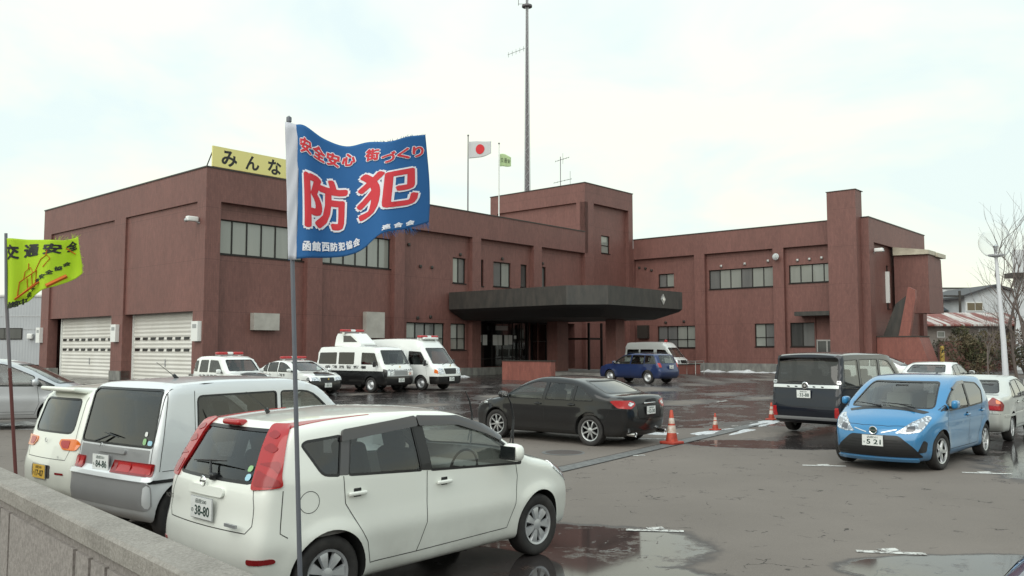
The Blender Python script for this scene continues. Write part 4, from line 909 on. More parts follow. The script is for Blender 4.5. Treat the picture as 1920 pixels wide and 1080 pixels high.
# ---- black sedan
def black_sedan(pos, head):
    root = vehicle('sedan', 'glossy black sedan with silver multi-spoke wheels standing in the middle of the lot', 'car', pos, head)
    pm = paint('black_paint', (.012, .012, .013), 0, .28)
    prof = [(-2.12, .22, .05), (-2.26, .34, .06), (-2.33, .58, .08), (-2.31, .84, .06), (-2.26, 1.07, .04), (-2.18, 1.10, .05), (-1.80, 1.12, .12), (-.98, 1.43, .35), (-.30, 1.48, .4), (.18, 1.465, .4), (.60, 1.35, .25), (1.38, .99, .12), (1.78, .94, .25), (2.12, .83, .15), (2.24, .66, .06), (2.27, .42, .08), (2.18, .2, .05)]
    b = Body(prof, .905, .98, tumble=.40, front=(1.2, .22), rear=(-1.3, .16), bowf=.25, bowr=.16, crown=.05, k=.07, wheels=(1.35, -1.35), wr=.335, flare=.02, crease=((.80, .01, .06), (.42, -.012, .09)))
    fd = [(-.06, .965, .02), (-.12, 1.34, .03), (.15, 1.365, .2), (.60, 1.25, .2), (1.12, .99, .03), (1.12, .965, .01)]
    rd = [(-.88, .965, .02), (-.92, 1.32, .04), (-.20, 1.345, .03), (-.14, .965, .02)]; rq = [(-.94, .965, .01), (-.98, 1.31, .03), (-1.12, 1.24, .12), (-1.46, 1.0, .03), (-1.42, .965, .01)]
    ws = [(-.70, 1.0, .05), (-.55, 1.38, .06), (.55, 1.38, .06), (.70, 1.0, .05)]; rg = [(-.66, 1.13, .05), (-.54, 1.38, .06), (.54, 1.38, .06), (.66, 1.13, .05)]
    make_body(root, b, pm, (1.35, -1.35), .335, [fd, rd, rq], ws, rg, (-1.62, 1.25, .62), lvl=1)
    glass_side(root, b, [fd, rd, rq], [M['glass'], M['midglass'], M['tint']]); glass_end(root, b, ws, 0, M['glass'], 'windshield'); glass_end(root, b, rg, 180, M['tint'], 'rear_window')
    seats(root, .2, -.75, .5, M['seat'], dash=1.0)
    lamp(root, b, [([(-2.24, .46, .90), (-2.20, .58, .82), (-2.0, .80, .84), (-1.86, .86, .98), (-1.95, .82, 1.0), (-2.2, .60, 1.0), (-2.26, .50, .96)], 140, M['red'], .008), ([(-2.24, .50, .93), (-2.20, .60, .87), (-2.16, .66, .90), (-2.18, .62, .97)], 140, M['lens'], .012)], 'tail_lamp')
    mb = MB(); patch(mb, b, yz([(-.40, .62), (-.44, .93), (.44, .93), (.40, .62)], 180), 180, M['black'], off=.004, r=.05, edge=.003); mb.build('plate_recess', root, fix=False)
    plate(root, (-2.36, 0, .78), -math.pi / 2, '12-30', top='函館300', kana='な')
    mb = MB(); mb.rbox((-2.32, 0, .93), (.015, .22, .015), .012, M['chrome']); add_text2(mb, 'S', M['chrome'], (-2.315, 0, .99), (0, -1, 0), (0, 0, 1), h=.06, lift=.02, bold=.03); mb.build('chrome_garnish', root, smooth=40)
    for sg in (1, -1):
        mb = MB(); mb.lathe([(.03, 0), (.045, 0), (.05, -.02), (.045, .18)], M['chrome'], axis='x', c=(-2.31, sg * .58, .29), n=20); mb.lathe([(0, .03), (.04, .03)], M['black'], axis='x', c=(-2.31, sg * .58, .29), n=16); mb.build('exhaust_tip', root, smooth=40)
    lamp(root, b, [([(2.1, .5, .74), (1.95, .70, .72), (1.55, .82, .88), (1.62, .76, .92), (1.95, .56, .84)], 35, M['lens'], .006)], 'headlight')
    lamp(root, b, [([(1.75, .88, .80), (1.75, .88, .84), (1.62, .88, .85), (1.62, .88, .81)], 90, M['lens'], .008)], 'side_repeater')
    mirror(root, b, 1.02, .99, pm, sz=(.07, .12, .075)); handle(root, b, .06, .86, pm); handle(root, b, -.88, .87, pm)
    seams(root, b, [[(-.10, .96), (-.10, .5), (-.14, .32)], [(1.05, .95), (1.12, .75), (1.02, .32), (-.9, .32), (-1.0, .6), (-1.05, .75), (-.92, .96)], [(-1.85, 1.0), (-1.84, .75), (-1.70, .5)]], ends=[(180, yz([(-.66, 1.07), (-.62, .93), (-.5, .62), (.5, .62), (.62, .93), (.66, 1.07)], 180))])
    add_wheels(root, 'a8', .335, .215, (1.35, -1.35), .885)
    return root
# ---- blue estate at the porch
def blue_wagon(pos, head):
    root = vehicle('estate_car', 'dark blue estate car with roof rails parked by the entrance porch', 'car', pos, head)
    pm = paint('blue_paint', (.013, .030, .105), .2, .3)
    prof = [(-2.0, .26, .05), (-2.11, .40, .06), (-2.14, .62, .08), (-2.06, .84, .12), (-2.02, 1.0, .1), (-1.75, 1.47, .12), (-1.6, 1.53, .08), (-.5, 1.57, .4), (.1, 1.55, .4), (.5, 1.44, .2), (1.18, 1.06, .12), (1.75, .98, .2), (2.12, .84, .12), (2.20, .6, .08), (2.18, .28, .1)]
    b = Body(prof, .865, .99, tumble=.25, front=(1.1, .18), rear=(-1.4, .10), bowf=.2, bowr=.10, crown=.05, k=.06, wheels=(1.26, -1.26), wr=.33, flare=.02)
    w = [[(-1.80, 1.02, .04), (-1.62, 1.42, .04), (-1.08, 1.45, .03), (-1.08, 1.02, .03)], [(-1.02, 1.0, .03), (-1.02, 1.45, .03), (-.28, 1.46, .03), (-.20, 1.0, .03)], [(-.12, 1.0, .03), (-.18, 1.46, .03), (.12, 1.45, .15), (.50, 1.35, .1), (.95, 1.04, .04), (.95, 1.0, .02)]]
    ws = [(-.66, 1.08, .05), (-.55, 1.46, .06), (.55, 1.46, .06), (.66, 1.08, .05)]; rg = [(-.62, 1.05, .06), (-.54, 1.44, .06), (.54, 1.44, .06), (.62, 1.05, .06)]
    make_body(root, b, pm, (1.26, -1.26), .33, w, ws, rg, (-1.7, 1.1, .62), lvl=0)
    glass_side(root, b, w, [M['midglass']] * 2 + [M['glass']]); glass_end(root, b, ws, 0, M['glass'], 'windshield'); glass_end(root, b, rg, 180, M['glass'], 'rear_window')
    seats(root, .1, -.8, .5, M['seat'])
    lamp(root, b, [([(-2.05, .66, .84), (-1.98, .80, .84), (-1.90, .84, 1.06), (-1.98, .70, 1.06)], 150, M['red'], .01)], 'tail_lamp')
    plate(root, (-2.155, 0, .86), -math.pi / 2, '46-12', top='函館500', kana='は'); mirror(root, b, .85, 1.03, pm)
    for sg in (1, -1):
        mb = MB(); mb.tube([(.25, sg * .60, 1.50), (.15, sg * .60, 1.60), (-1.4, sg * .60, 1.60), (-1.5, sg * .60, 1.50)], .018, M['black'], n=6); mb.build('roof_rail', root, smooth=40)
    seams(root, b, [[(-.16, 1.0), (-.16, .35)], [(.95, 1.0), (.95, .35), (-.85, .35), (-1.02, 1.0)]]); add_wheels(root, 'steel', .33, .2, (1.26, -1.26), .84)
    return root
# ---- dark minivan seen from behind
def dark_minivan(pos, head):
    root = vehicle('minivan', 'tall dark navy minivan with a wide chrome bar across its tailgate', 'car', pos, head); root.scale = (1, 1, 1.05)
    pm = paint('dark_navy_paint', (.010, .014, .024), .1, .28)
    prof = [(-2.14, .24, .05), (-2.26, .34, .06), (-2.30, .55, .05), (-2.27, .80, .1), (-2.22, 1.10, .2), (-2.07, 1.66, .12), (-2.12, 1.76, .03), (-1.98, 1.80, .05), (-1.2, 1.835, .4), (.6, 1.81, .4), (1.0, 1.72, .2), (1.70, 1.16, .15), (2.15, .98, .15), (2.32, .7, .1), (2.34, .4, .1), (2.25, .22, .05)]
    b = Body(prof, .852, 1.04, tumble=.085, front=(1.2, .16), rear=(-1.9, .02), bowf=.18, bowr=.03, crown=.05, k=.042, wheels=(1.4, -1.42), wr=.32)
    w = [[(-2.0, 1.10, .05), (-1.95, 1.64, .06), (-1.22, 1.66, .04), (-1.18, 1.06, .04)], [(-1.08, 1.04, .04), (-1.12, 1.66, .04), (-.05, 1.66, .04), (-.02, 1.04, .04)], [(.08, 1.04, .04), (.05, 1.66, .04), (.62, 1.62, .15), (1.2, 1.16, .06), (1.2, 1.04, .04)]]
    ws = [(-.68, 1.15, .05), (-.60, 1.66, .06), (.60, 1.66, .06), (.68, 1.15, .05)]; rg = [(-.76, 1.13, .04), (-.725, 1.70, .05), (.725, 1.70, .05), (.76, 1.13, .04)]
    make_body(root, b, pm, (1.4, -1.42), .32, w, ws, rg, (-1.98, 1.5, .66), lvl=1)
    glass_side(root, b, w, [M['midglass'], M['midglass'], M['glass']]); glass_end(root, b, ws, 0, M['glass'], 'windshield'); glass_end(root, b, rg, 180, M['tint'], 'rear_window')
    seats(root, .5, -.5, .62, M['seat'])
    mb = MB(); patch(mb, b, yz([(-.80, 1.03), (-.80, 1.10), (.80, 1.10), (.80, 1.03)], 180), 180, M['chrome'], off=.03, r=.01, edge=.03); mb.lathe([(.0, -.035), (.07, -.035), (.085, -.02), (.085, .02)], M['chrome'], axis='x', c=(-2.24, 0, 1.085), n=24); mb.lathe([(.055, -.040), (.03, -.04)], M['black'], axis='x', c=(-2.24, 0, 1.085), n=24)
    for k in range(2):
        for sg in (1, -1): mb.rbox((-2.27, sg * (.22 + .2 * k), 1.065), (.01, .025, .012), .008, M['black'])
    mb.build('chrome_bar', root, smooth=40, fix=False)
    for sg in (1, -1):
        mb = MB(); patch(mb, b, [(sg * .74, 1.13), (sg * .74, 1.20), (sg * .82, 1.20), (sg * .83, 1.13)] if sg < 0 else [(sg * .83, 1.13), (sg * .82, 1.20), (sg * .74, 1.20), (sg * .74, 1.13)], 180, M['chrome'], off=.012, r=.01, edge=.01)
        patch(mb, b, [(sg * .75, 1.15), (sg * .75, 1.18), (sg * .81, 1.18), (sg * .81, 1.15)], 180, M['lensd'], off=.016, r=.01); mb.build('tail_lamp', root, smooth=40, fix=False)
        mb = MB(); patch(mb, b, [(sg * .70, .40), (sg * .72, .62), (sg * .80, .62), (sg * .82, .40)], 180, M['red'], off=.01, r=.015, edge=.01); mb.build('rear_reflector', root, smooth=40, fix=False)
    plate(root, (-2.30, .02, .90), -math.pi / 2, '33-88', top='函館300', kana='さ')
    seams(root, b, [[(-1.1, 1.02), (-1.1, .42), (.02, .42), (.02, 1.04)], [(.02, .42), (1.0, .42), (1.15, 1.04)], [(-2.15, 1.2), (-2.2, .7)]], ends=[(180, yz([(-.77, 1.7), (-.78, .70), (-.72, .62), (.72, .62), (.78, .70), (.77, 1.7)], 180))])
    mb = MB(); patch(mb, b, yz([(-.80, .33), (-.80, .40), (.80, .40), (.80, .33)], 180), 180, M['steel'], off=.004, r=.02); mb.build('bumper_strip', root, fix=False)
    wiper(root, (-2.24, 0, 1.12), (-2.20, .2, 1.17), (-2.2, .45, 1.17), 'rear_wiper')
    for sg in (1, -1):
        mb = MB(); strip(mb, b, [(-2.15, 1.06), (-1.1, 1.0), (1.2, 1.0)], 90 * sg, M['chrome'], wd=.014, off=.006, side=True); mb.build('beltline_moulding', root, fix=False)
    mirror(root, b, 1.15, 1.14, pm, sz=(.07, .11, .1)); add_wheels(root, 'a10', .32, .2, (1.4, -1.42), .83)
    return root
# ---- bright blue hatchback facing the camera
def blue_hatchback(pos, head):
    root = vehicle('hatchback', 'bright sky blue hatchback facing the camera with black trapezoid grille', 'car', pos, head); root.scale = (1.02, 1.02, 1.04)
    pm = paint('sky_blue_paint', (.030, .215, .45), .15, .3)
    prof = [(-1.72, .22, .05), (-1.82, .40, .06), (-1.85, .60, .1), (-1.78, .85, .15), (-1.70, 1.05, .1), (-1.48, 1.42, .12), (-1.35, 1.46, .06), (-.5, 1.50, .4), (.12, 1.475, .4), (.55, 1.36, .3), (1.38, .97, .14), (1.80, .82, .25), (2.0, .66, .1), (2.055, .52, .06), (2.07, .30, .08), (1.98, .15, .05)]
    b = Body(prof, .845, .95, tumble=.30, front=(.95, .24), rear=(-1.1, .10), bowf=.40, bowr=.16, crown=.06, k=.07, wheels=(1.255, -1.255), wr=.30, flare=.02, crease=((.76, .014, .06), (.45, -.012, .1)))
    w = [[(-1.05, .98, .05), (-1.20, 1.20, .06), (-1.0, 1.33, .08), (-.30, 1.37, .03), (-.24, .95, .03)], [(-.17, .945, .03), (-.22, 1.375, .03), (.12, 1.36, .2), (.58, 1.22, .2), (.92, 1.04, .03), (.90, .93, .03)], [(.96, .93, .02), (.97, 1.015, .01), (1.17, .935, .01)]]
    ws = [(-.685, .97, .06), (-.56, 1.375, .06), (.56, 1.375, .06), (.685, .97, .06)]; rg = [(-.55, 1.05, .06), (-.50, 1.36, .06), (.50, 1.36, .06), (.55, 1.05, .06)]
    make_body(root, b, pm, (1.255, -1.255), .30, w, ws, rg, (-1.5, 1.22, .56), lvl=2)
    glass_side(root, b, w, [M['tint'], M['glass'], M['glass']]); glass_end(root, b, ws, 0, M['glass'], 'windshield'); glass_end(root, b, rg, 180, M['tint'], 'rear_window')
    seats(root, .05, -.85, .50, M['seat_l'], dash=.92)
    mb = MB(); mb.rbox((.62, 0, 1.30), (.02, .11, .03), .02, M['black']); mb.build('rear_view_mirror', root, smooth=40)
    # grille, lamps
    mb = MB(); patch(mb, b, [(-.70, .225), (-.60, .38), (-.38, .565), (.38, .565), (.60, .38), (.70, .225)], 0, M['black'], off=.004, r=.05, grid=.04, edge=.002)
    for i in range(6):
        z = .26 + .045 * i; hw = .64 - .055 * i; strip(mb, b, [(-hw, z), (hw, z)], 0, M['seam'], wd=.01, off=.008)
    mb.build('grille', root, smooth=40, fix=False)
    mb = MB(); patch(mb, b, [(-.62, .175), (-.64, .215), (.64, .215), (.62, .175)], 0, pm, off=.035, r=.015, grid=.04, edge=.04); mb.build('lower_lip', root, smooth=40, fix=False)
    lamp(root, b, [([(2.0, .33, .60), (1.95, .52, .595), (1.78, .66, .63), (1.50, .76, .84), (1.58, .72, .865), (1.85, .56, .77)], 22, M['lens'], .008), ([(1.95, .48, .62), (1.86, .60, .635), (1.82, .60, .715), (1.9, .50, .70)], 22, M['lensd'], .012), ([(1.80, .63, .66), (1.70, .70, .72), (1.66, .69, .79), (1.76, .62, .75)], 22, M['steel'], .012)], 'headlight')
    mb = MB()
    for sg in (1, -1): strip(mb, b, [(sg * .12, .60), (sg * .34, .655)], 0, M['chrome'], wd=.014, off=.006)
    mb.build('grille_moulding', root, fix=False)
    lamp(root, b, [([(1.98, .68, .30), (1.85, .79, .31), (1.80, .80, .46), (1.85, .74, .50)], 30, M['black'], .005)], 'fog_recess')
    mb = MB(); mb.lathe([(.060, 0), (.068, .012), (.060, .022), (.05, .014), (0, .012)], M['chrome'], axis='x', c=(2.035, 0, .635), n=28); mb.lathe([(.046, .018), (0, .019)], M['ink'], axis='x', c=(2.035, 0, .635), n=28)
    mb.box(2.05, 2.06, -.045, .045, .628, .642, M['chrome']); mb.build('emblem', root, smooth=40)
    p = plate(root, (2.085, .0, .475), math.pi / 2, '5 21', top='函館501', kana='せ')
    mb = MB(); patch(mb, b, [(1.30, -.66), (1.42, -.60), (1.46, 0), (1.42, .60), (1.30, .66), (1.36, .0)], 'T', M['black'], off=.003, r=.03); mb.build('cowl', root, fix=False)
    wiper(root, (1.38, -.1, .99), (1.30, -.35, 1.02), (1.24, -.62, 1.04), 'front_wiper'); wiper(root, (1.38, .45, .98), (1.30, .15, 1.03), (1.27, -.12, 1.04), 'front_wiper')
    mirror(root, b, .84, .98, pm, sz=(.105, .05, .07), out=.06); handle(root, b, -.08, .82, pm); handle(root, b, -.98, .85, pm)
    seams(root, b, [[(-.20, .95), (-.20, .5), (-.22, .30)], [(.98, .92), (1.02, .75), (.92, .40), (.86, .30), (-.70, .30), (-.9, .6), (-1.0, .98)]], tops=[[(1.42, .70), (1.60, .66), (1.85, .45), (1.93, .2), (1.94, 0), (1.93, -.2), (1.85, -.45), (1.60, -.66), (1.42, -.70)]])
    for sg in (1, -1): mb = MB(); sidepatch(mb, b, [(-.235, .95), (-.295, 1.375), (-.225, 1.375), (-.175, .945)], sg, M['black'], off=.003, r=.004); mb.build('door_pillar', root, fix=False)
    for sg in (1, -1):
        mb = MB(); sidepatch(mb, b, [(-.22, 1.335), (-.23, 1.39), (.10, 1.38), (.48, 1.28), (.45, 1.235), (.10, 1.33)], sg, M['visor'], off=.022, r=.02, edge=.012, grid=.04); mb.build('rain_visor', root, smooth=40, fix=False)
    mb = MB(); mb.tube([(-1.25, 0, 1.45), (-1.33, 0, 1.50)], [.03, .01], M['black']); mb.build('antenna', root, smooth=40)
    add_wheels(root, 'a5', .30, .185, (1.255, -1.255), .825, steer=-.12)
    return root
# ---- generic saloon, several paints and roles
SAL = [(-2.02, .22, .05), (-2.14, .36, .06), (-2.17, .60, .06), (-2.15, .84, .06), (-2.08, 1.00, .05), (-1.98, 1.02, .05), (-1.62, 1.03, .12), (-1.00, 1.32, .2), (-.5, 1.39, .3), (.0, 1.40, .4), (.35, 1.33, .2), (1.12, .97, .12), (1.7, .90, .2), (2.02, .78, .12), (2.10, .58, .06), (2.12, .36, .08), (2.04, .2, .05)]
def saloon(pos, head, label, pm, lvl=0, num='20-14', police=False, group='cars parked in the lot'):
    root = vehicle('police_sedan' if police else 'sedan', label, 'police car' if police else 'car', pos, head, group)
    b = Body(SAL, .845, .93, tumble=.36, front=(1.1, .13), rear=(-1.3, .10), bowf=.12, bowr=.10, crown=.05, k=.06, wheels=(1.28, -1.28), wr=.30)
    w = [[(-1.30, .95, .04), (-1.08, 1.20, .05), (-.92, 1.27, .05), (-.92, .93, .03)], [(-.86, .93, .03), (-.86, 1.28, .03), (-.24, 1.31, .03), (-.18, .93, .03)], [(-.10, .93, .03), (-.16, 1.31, .03), (.08, 1.30, .1), (.42, 1.2, .1), (.90, .96, .04), (.90, .93, .02)]]
    ws = [(-.64, .98, .05), (-.53, 1.31, .06), (.53, 1.31, .06), (.64, .98, .05)]; rg = [(-.63, 1.04, .05), (-.54, 1.29, .06), (.54, 1.29, .06), (.63, 1.04, .05)]
    make_body(root, b, pm, (1.28, -1.28), .30, w, ws, rg, (-1.5, 1.0, .56), lvl=lvl)
    glass_side(root, b, w, [M['midglass']] * 2 + [M['glass']]); glass_end(root, b, ws, 0, M['glass'], 'windshield'); glass_end(root, b, rg, 180, M['midglass'], 'rear_window')
    seats(root, .05, -.8, .42, M['seat'], dash=.85)
    lamp(root, b, [([(-2.14, .42, .70), (-2.0, .78, .68), (-1.95, .80, .80), (-2.0, .76, .88), (-2.1, .62, .97), (-2.13, .46, .80)], 165, M['redd'], .008), ([(-2.13, .46, .72), (-2.05, .74, .70), (-2.05, .74, .79), (-2.13, .46, .78)], 165, M['red'], .012), ([(-2.06, .66, .83), (-2.0, .74, .83), (-2.02, .72, .89), (-2.06, .66, .92)], 165, M['amber'], .012)], 'tail_lamp')
    plate(root, (-2.18, 0, .74), -math.pi / 2, num, top='函館500', kana='た')
    lamp(root, b, [([(2.08, .36, .60), (1.98, .74, .60), (1.78, .80, .64), (1.80, .78, .74), (2.02, .42, .73)], 15, M['lens'], .008)], 'headlight')
    mb = MB(); patch(mb, b, [(-.33, .58), (-.33, .72), (.33, .72), (.33, .58)], 0, M['black'], off=.006, r=.03, edge=.005); mb.build('grille', root, fix=False)
    mirror(root, b, .88, .95, pm, sz=(.06, .1, .065)); handle(root, b, -.0, .82, pm); handle(root, b, -.72, .82, pm)
    seams(root, b, [[(-.14, .93), (-.14, .32)], [(.95, .93), (.95, .4), (.9, .32), (-.8, .32), (-.98, .93)]], ends=[(180, yz([(-.60, 1.0), (-.60, .62), (.60, .62), (.60, 1.0)], 180)), (180, yz([(-.8, .62), (.8, .62)], 180))], tops=[[(1.2, .70), (1.9, .58), (1.98, .0), (1.9, -.58), (1.2, -.70)]])
    mb = MB()
    for sg in (1, -1): sidepatch(mb, b, [(-1.9, .55), (-1.9, .60), (1.9, .60), (1.9, .55)], sg, pm, off=.012, r=.01, edge=.01)
    mb.build('side_moulding', root, fix=False)
    add_wheels(root, 'cap', .30, .185, (1.28, -1.28), .83)
    return root, b
def lightbar(root, loc, L=.55, name='light_bar'):
    x, y, z = loc; mb = MB()
    for sg in (1, -1): mb.rbox((x, y + sg * L * .62, z + .10), (.13, L * .40, .055), .05, M['red'])
    mb.rbox((x, y, z + .10), (.10, L * .24, .05), .04, M['white']); mb.box(x - .1, x + .1, y - L, y + L, z + .02, z + .045, M['steel'])
    for sg in (1, -1): mb.box(x - .05, x + .05, y + sg * L * .8 - .03, y + sg * L * .8 + .03, z - .08, z + .03, M['chrome'])
    mb.build(name, root, smooth=45)
def gold_badge(root, c, r=.05):
    mb = MB(); n = 5; P = []
    for i in range(10):
        t = math.pi / 2 + math.pi * i / 5; q = r if i % 2 == 0 else r * .45; P.append((q * math.cos(t), q * math.sin(t)))
    mb.prism([(a + c[1], b_ + c[2]) for a, b_ in P], (c[0], c[0] + .012), M['gold'], plane='yz'); mb.build('star_emblem', root)
def side_letters(root, b, s, x, z, h, m, sg=-1, w=None, bold=.02):
    p, g, _ = b.cast(np.array([x if sg < 0 else -x]), np.array([z]), 90 * sg)
    mb = MB(); add_text2(mb, s, m, (x, p[0][1] + sg * .006, z), (-sg * 1.0, 0, 0) if sg > 0 else (1, 0, 0), (0, 0, 1), h=h, w=w, bold=bold); mb.build('side_lettering', root, fix=False)
def van(pos, head, label, prof, H, pm, w, ws, rg, lower=None, wheelx=(1.2, -1.15), name='police_van', num='32-10', W=.845, letters=None, bar=None, kind='steel', slope=0):
    root = vehicle(name, label, 'police van', pos, head, 'police vehicles parked by the building')
    b = Body(prof, W, 1.05, tumble=.09, front=(1.7, .08), rear=(-1.9, .04), bowf=.07, bowr=.03, crown=.06, k=.06, wheels=wheelx, wr=.32)
    make_body(root, b, pm, wheelx, .32, w, ws, rg, (-2.0, 1.75, .8), lvl=0, roofm=lower)
    glass_side(root, b, w, [M['tint']] * (len(w) - 1) + [M['glass']], rim=False); glass_end(root, b, ws, 0, M['glass'], 'windshield'); glass_end(root, b, rg, 180, M['tint'], 'rear_window')
    seats(root, .9, -.2, .8, M['seat']); mirror(root, b, 1.62, 1.15, M['black'], sz=(.04, .08, .13), out=.14)
    seams(root, b, [[(-.1, 1.0), (-.1, .4)], [(.72, 1.0), (.72, .4)], [(1.55, 1.05), (1.6, .6)]]); add_wheels(root, kind, .32, .18, wheelx, W - .02)
    wiper(root, (b.xb - .18, -.4, 1.12), (b.xb - .26, 0, 1.22), (b.xb - .3, .15, 1.3), 'front_wiper'); wiper(root, (b.xb - .18, .15, 1.12), (b.xb - .26, .5, 1.22), (b.xb - .3, .62, 1.3), 'front_wiper')
    return root, b
def police_vehicles():
    wp = paint('police_white_paint', (.78, .80, .78), 0, .3); bp = M['pblack'] = paint('police_black_paint', (.010, .010, .011), 0, .3)
    # black and white van with a raised light tower
    prof = [(-2.25, .26, .05), (-2.36, .40, .05), (-2.38, .9, .1), (-2.24, 1.80, .1), (-2.1, 1.93, .12), (-.5, 1.97, .4), (1.35, 1.93, .2), (1.60, 1.84, .12), (2.02, 1.13, .1), (2.16, .98, .08), (2.20, .55, .06), (2.14, .30, .06)]
    w = [[(-2.15, 1.16, .05), (-2.08, 1.66, .05), (-.95, 1.68, .05), (-.95, 1.16, .05)], [(-.82, 1.16, .05), (-.82, 1.68, .05), (.18, 1.68, .05), (.18, 1.16, .05)], [(.62, 1.16, .05), (.62, 1.67, .05), (1.42, 1.65, .06), (1.68, 1.16, .08)]]
    ws = [(-.72, 1.18, .06), (-.66, 1.76, .06), (.66, 1.76, .06), (.72, 1.18, .06)]; rg = [(-.66, 1.2, .06), (-.6, 1.7, .06), (.6, 1.7, .06), (.66, 1.2, .06)]
    r, b = van(PV['bw'][0], PV['bw'][1], 'black and white police van with a raised light tower on its roof', prof, 1.97, wp, w, ws, rg, lower=(lambda c: c.z < .94, bp))
    mb = MB(); patch(mb, b, [(-.76, .68), (-.76, .94), (.76, .94), (.76, .68)], 0, M['steel'], off=.01, r=.03, edge=.01)
    for sg in (1, -1):
        patch(mb, b, [(sg * .40, .72), (sg * .40, .90), (sg * .60, .90), (sg * .60, .72)], 0, M['lens'], off=.014, r=.02); patch(mb, b, [(sg * .62, .72), (sg * .62, .90), (sg * .73, .90), (sg * .73, .72)], 0, M['chrome'], off=.014, r=.02)
    for i in range(4): strip(mb, b, [(-.38, .74 + .045 * i), (.38, .74 + .045 * i)], 0, M['black'], wd=.012, off=.014)
    mb.build('grille', r, fix=False); plate(r, (2.225, 0, .52), math.pi / 2, '32-10', top='函館88', kana='す'); gold_badge(r, (2.10, 0, 1.07))
    side_letters(r, b, '函 館 西 警 察 署', -.35, 1.05, .13, M['ink_k'], w=2.6)
    mb = MB()
    P = [(-1.55, 1.95), (-1.45, 2.35), (-1.35, 2.50), (-.45, 2.50), (-.35, 2.44), (.15, 2.05), (.15, 1.95)]
    mb.prism(P, (-.42, .42), wp); mb.prism([(-.98, 2.12), (-.98, 2.40), (-.52, 2.40), (-.08, 2.12)], (-.428, .428), M['visor']); mb.box(-.1, .5, -.2, .2, 1.955, 1.99, M['steel']); mb.build('light_tower', r)
    lightbar(r, (-.9, 0, 2.53), L=.62)
    # tall white van
    prof2 = [(-2.2, .26, .05), (-2.30, .40, .05), (-2.32, 1.0, .1), (-2.22, 2.05, .12), (-2.05, 2.24, .12), (-.5, 2.29, .4), (.85, 2.26, .2), (1.12, 2.16, .15), (1.32, 1.92, .10), (1.95, 1.12, .12), (2.22, 1.00, .12), (2.30, .60, .08), (2.24, .28, .06)]
    w2 = [[(-2.05, 1.16, .05), (-2.0, 1.72, .05), (-1.0, 1.72, .05), (-1.0, 1.16, .05)], [(-.88, 1.16, .05), (-.88, 1.72, .05), (.25, 1.72, .05), (.25, 1.16, .05)], [(.52, 1.12, .05), (.52, 1.72, .05), (1.22, 1.68, .08), (1.62, 1.12, .08)]]
    r, b = van(PV['wv'][0], PV['wv'][1], 'tall white high-roof police van with a red light bar beside the light-tower van', prof2, 2.29, wp, w2, [(-.72, 1.16, .06), (-.64, 1.84, .06), (.64, 1.84, .06), (.72, 1.16, .06)], rg, wheelx=(1.25, -1.15), lower=(lambda c: c.z < .62 and c.x > 1.72, bp))
    mb = MB(); patch(mb, b, [(-.36, .72), (-.42, .96), (.42, .96), (.36, .72)], 0, M['black'], off=.01, r=.03, edge=.01); mb.build('grille', r, fix=False)
    lamp(r, b, [([(2.26, .44, .72), (2.2, .78, .74), (2.0, .83, .80), (2.05, .8, .98), (2.2, .5, .96)], 15, M['lens'], .01), ([(2.15, .74, .74), (2.0, .83, .78), (2.02, .82, .94), (2.12, .76, .92)], 40, M['amber'], .014)], 'headlight')
    plate(r, (2.33, 0, .50), math.pi / 2, '71-05', top='函館88', kana='さ'); gold_badge(r, (2.22, 0, 1.08)); lightbar(r, (.95, 0, 2.25), L=.60)
    mb = MB(); mb.rbox((.95, 0, 2.27), (.22, .5, .05), .04, wp); mb.build('light_bar_base', r, smooth=40)
    # same kind of van by the right wing
    r, b = van(PV['hi'][0], PV['hi'][1], 'white high-roof van half hidden behind the blue estate car', prof2, 2.29, wp, w2, [(-.72, 1.16, .06), (-.64, 1.84, .06), (.64, 1.84, .06), (.72, 1.16, .06)], rg, wheelx=(1.25, -1.15), lower=(lambda c: c.z < .62 and c.x > 1.72, bp))
    mb = MB(); patch(mb, b, [(-.36, .72), (-.42, .96), (.42, .96), (.36, .72)], 0, M['black'], off=.01, r=.03, edge=.01); mb.build('grille', r, fix=False)
    lamp(r, b, [([(2.26, .44, .72), (2.2, .78, .74), (2.0, .83, .80), (2.05, .8, .98), (2.2, .5, .96)], 15, M['lens'], .01)], 'headlight')
    mb = MB(); mb.lathe([(.12, 0), (.12, .1), (.08, .16), (0, .17)], M['red'], c=(.8, 0, 2.26), n=16); mb.build('beacon', r, smooth=40)
    mb = MB(); sidepatch(mb, b, [(-2.1, 1.12), (-2.1, 1.16), (1.6, 1.16), (1.6, 1.12)], -1, M['black'], off=.004, r=.01); mb.build('side_stripe', r, fix=False)
    # small white patrol wagon
    prof3 = [(-1.55, .28, .05), (-1.66, .40, .06), (-1.68, .8, .1), (-1.60, 1.1, .15), (-1.48, 1.55, .1), (-1.36, 1.64, .1), (-.5, 1.68, .4), (.1, 1.66, .3), (.38, 1.58, .15), (.88, 1.10, .1), (1.5, 1.0, .15), (1.66, .85, .1), (1.70, .5, .1), (1.62, .28, .05)]
    r = vehicle('police_wagon', 'small white patrol wagon with red roof lights beside the shutters', 'police car', *PV['kei'], 'police vehicles parked by the building')
    b = Body(prof3, .737, 1.02, tumble=.14, front=(1.0, .10), rear=(-1.3, .05), bowf=.12, bowr=.05, crown=.05, k=.06, wheels=(1.18, -1.18), wr=.30)
    w3 = [[(-1.50, 1.08, .05), (-1.42, 1.48, .05), (-1.18, 1.50, .05), (-1.22, 1.08, .05)], [(-1.10, 1.06, .05), (-1.04, 1.51, .05), (-.48, 1.52, .05), (-.48, 1.06, .05)], [(-.38, 1.06, .05), (-.38, 1.52, .05), (.18, 1.50, .08), (.58, 1.06, .06)]]
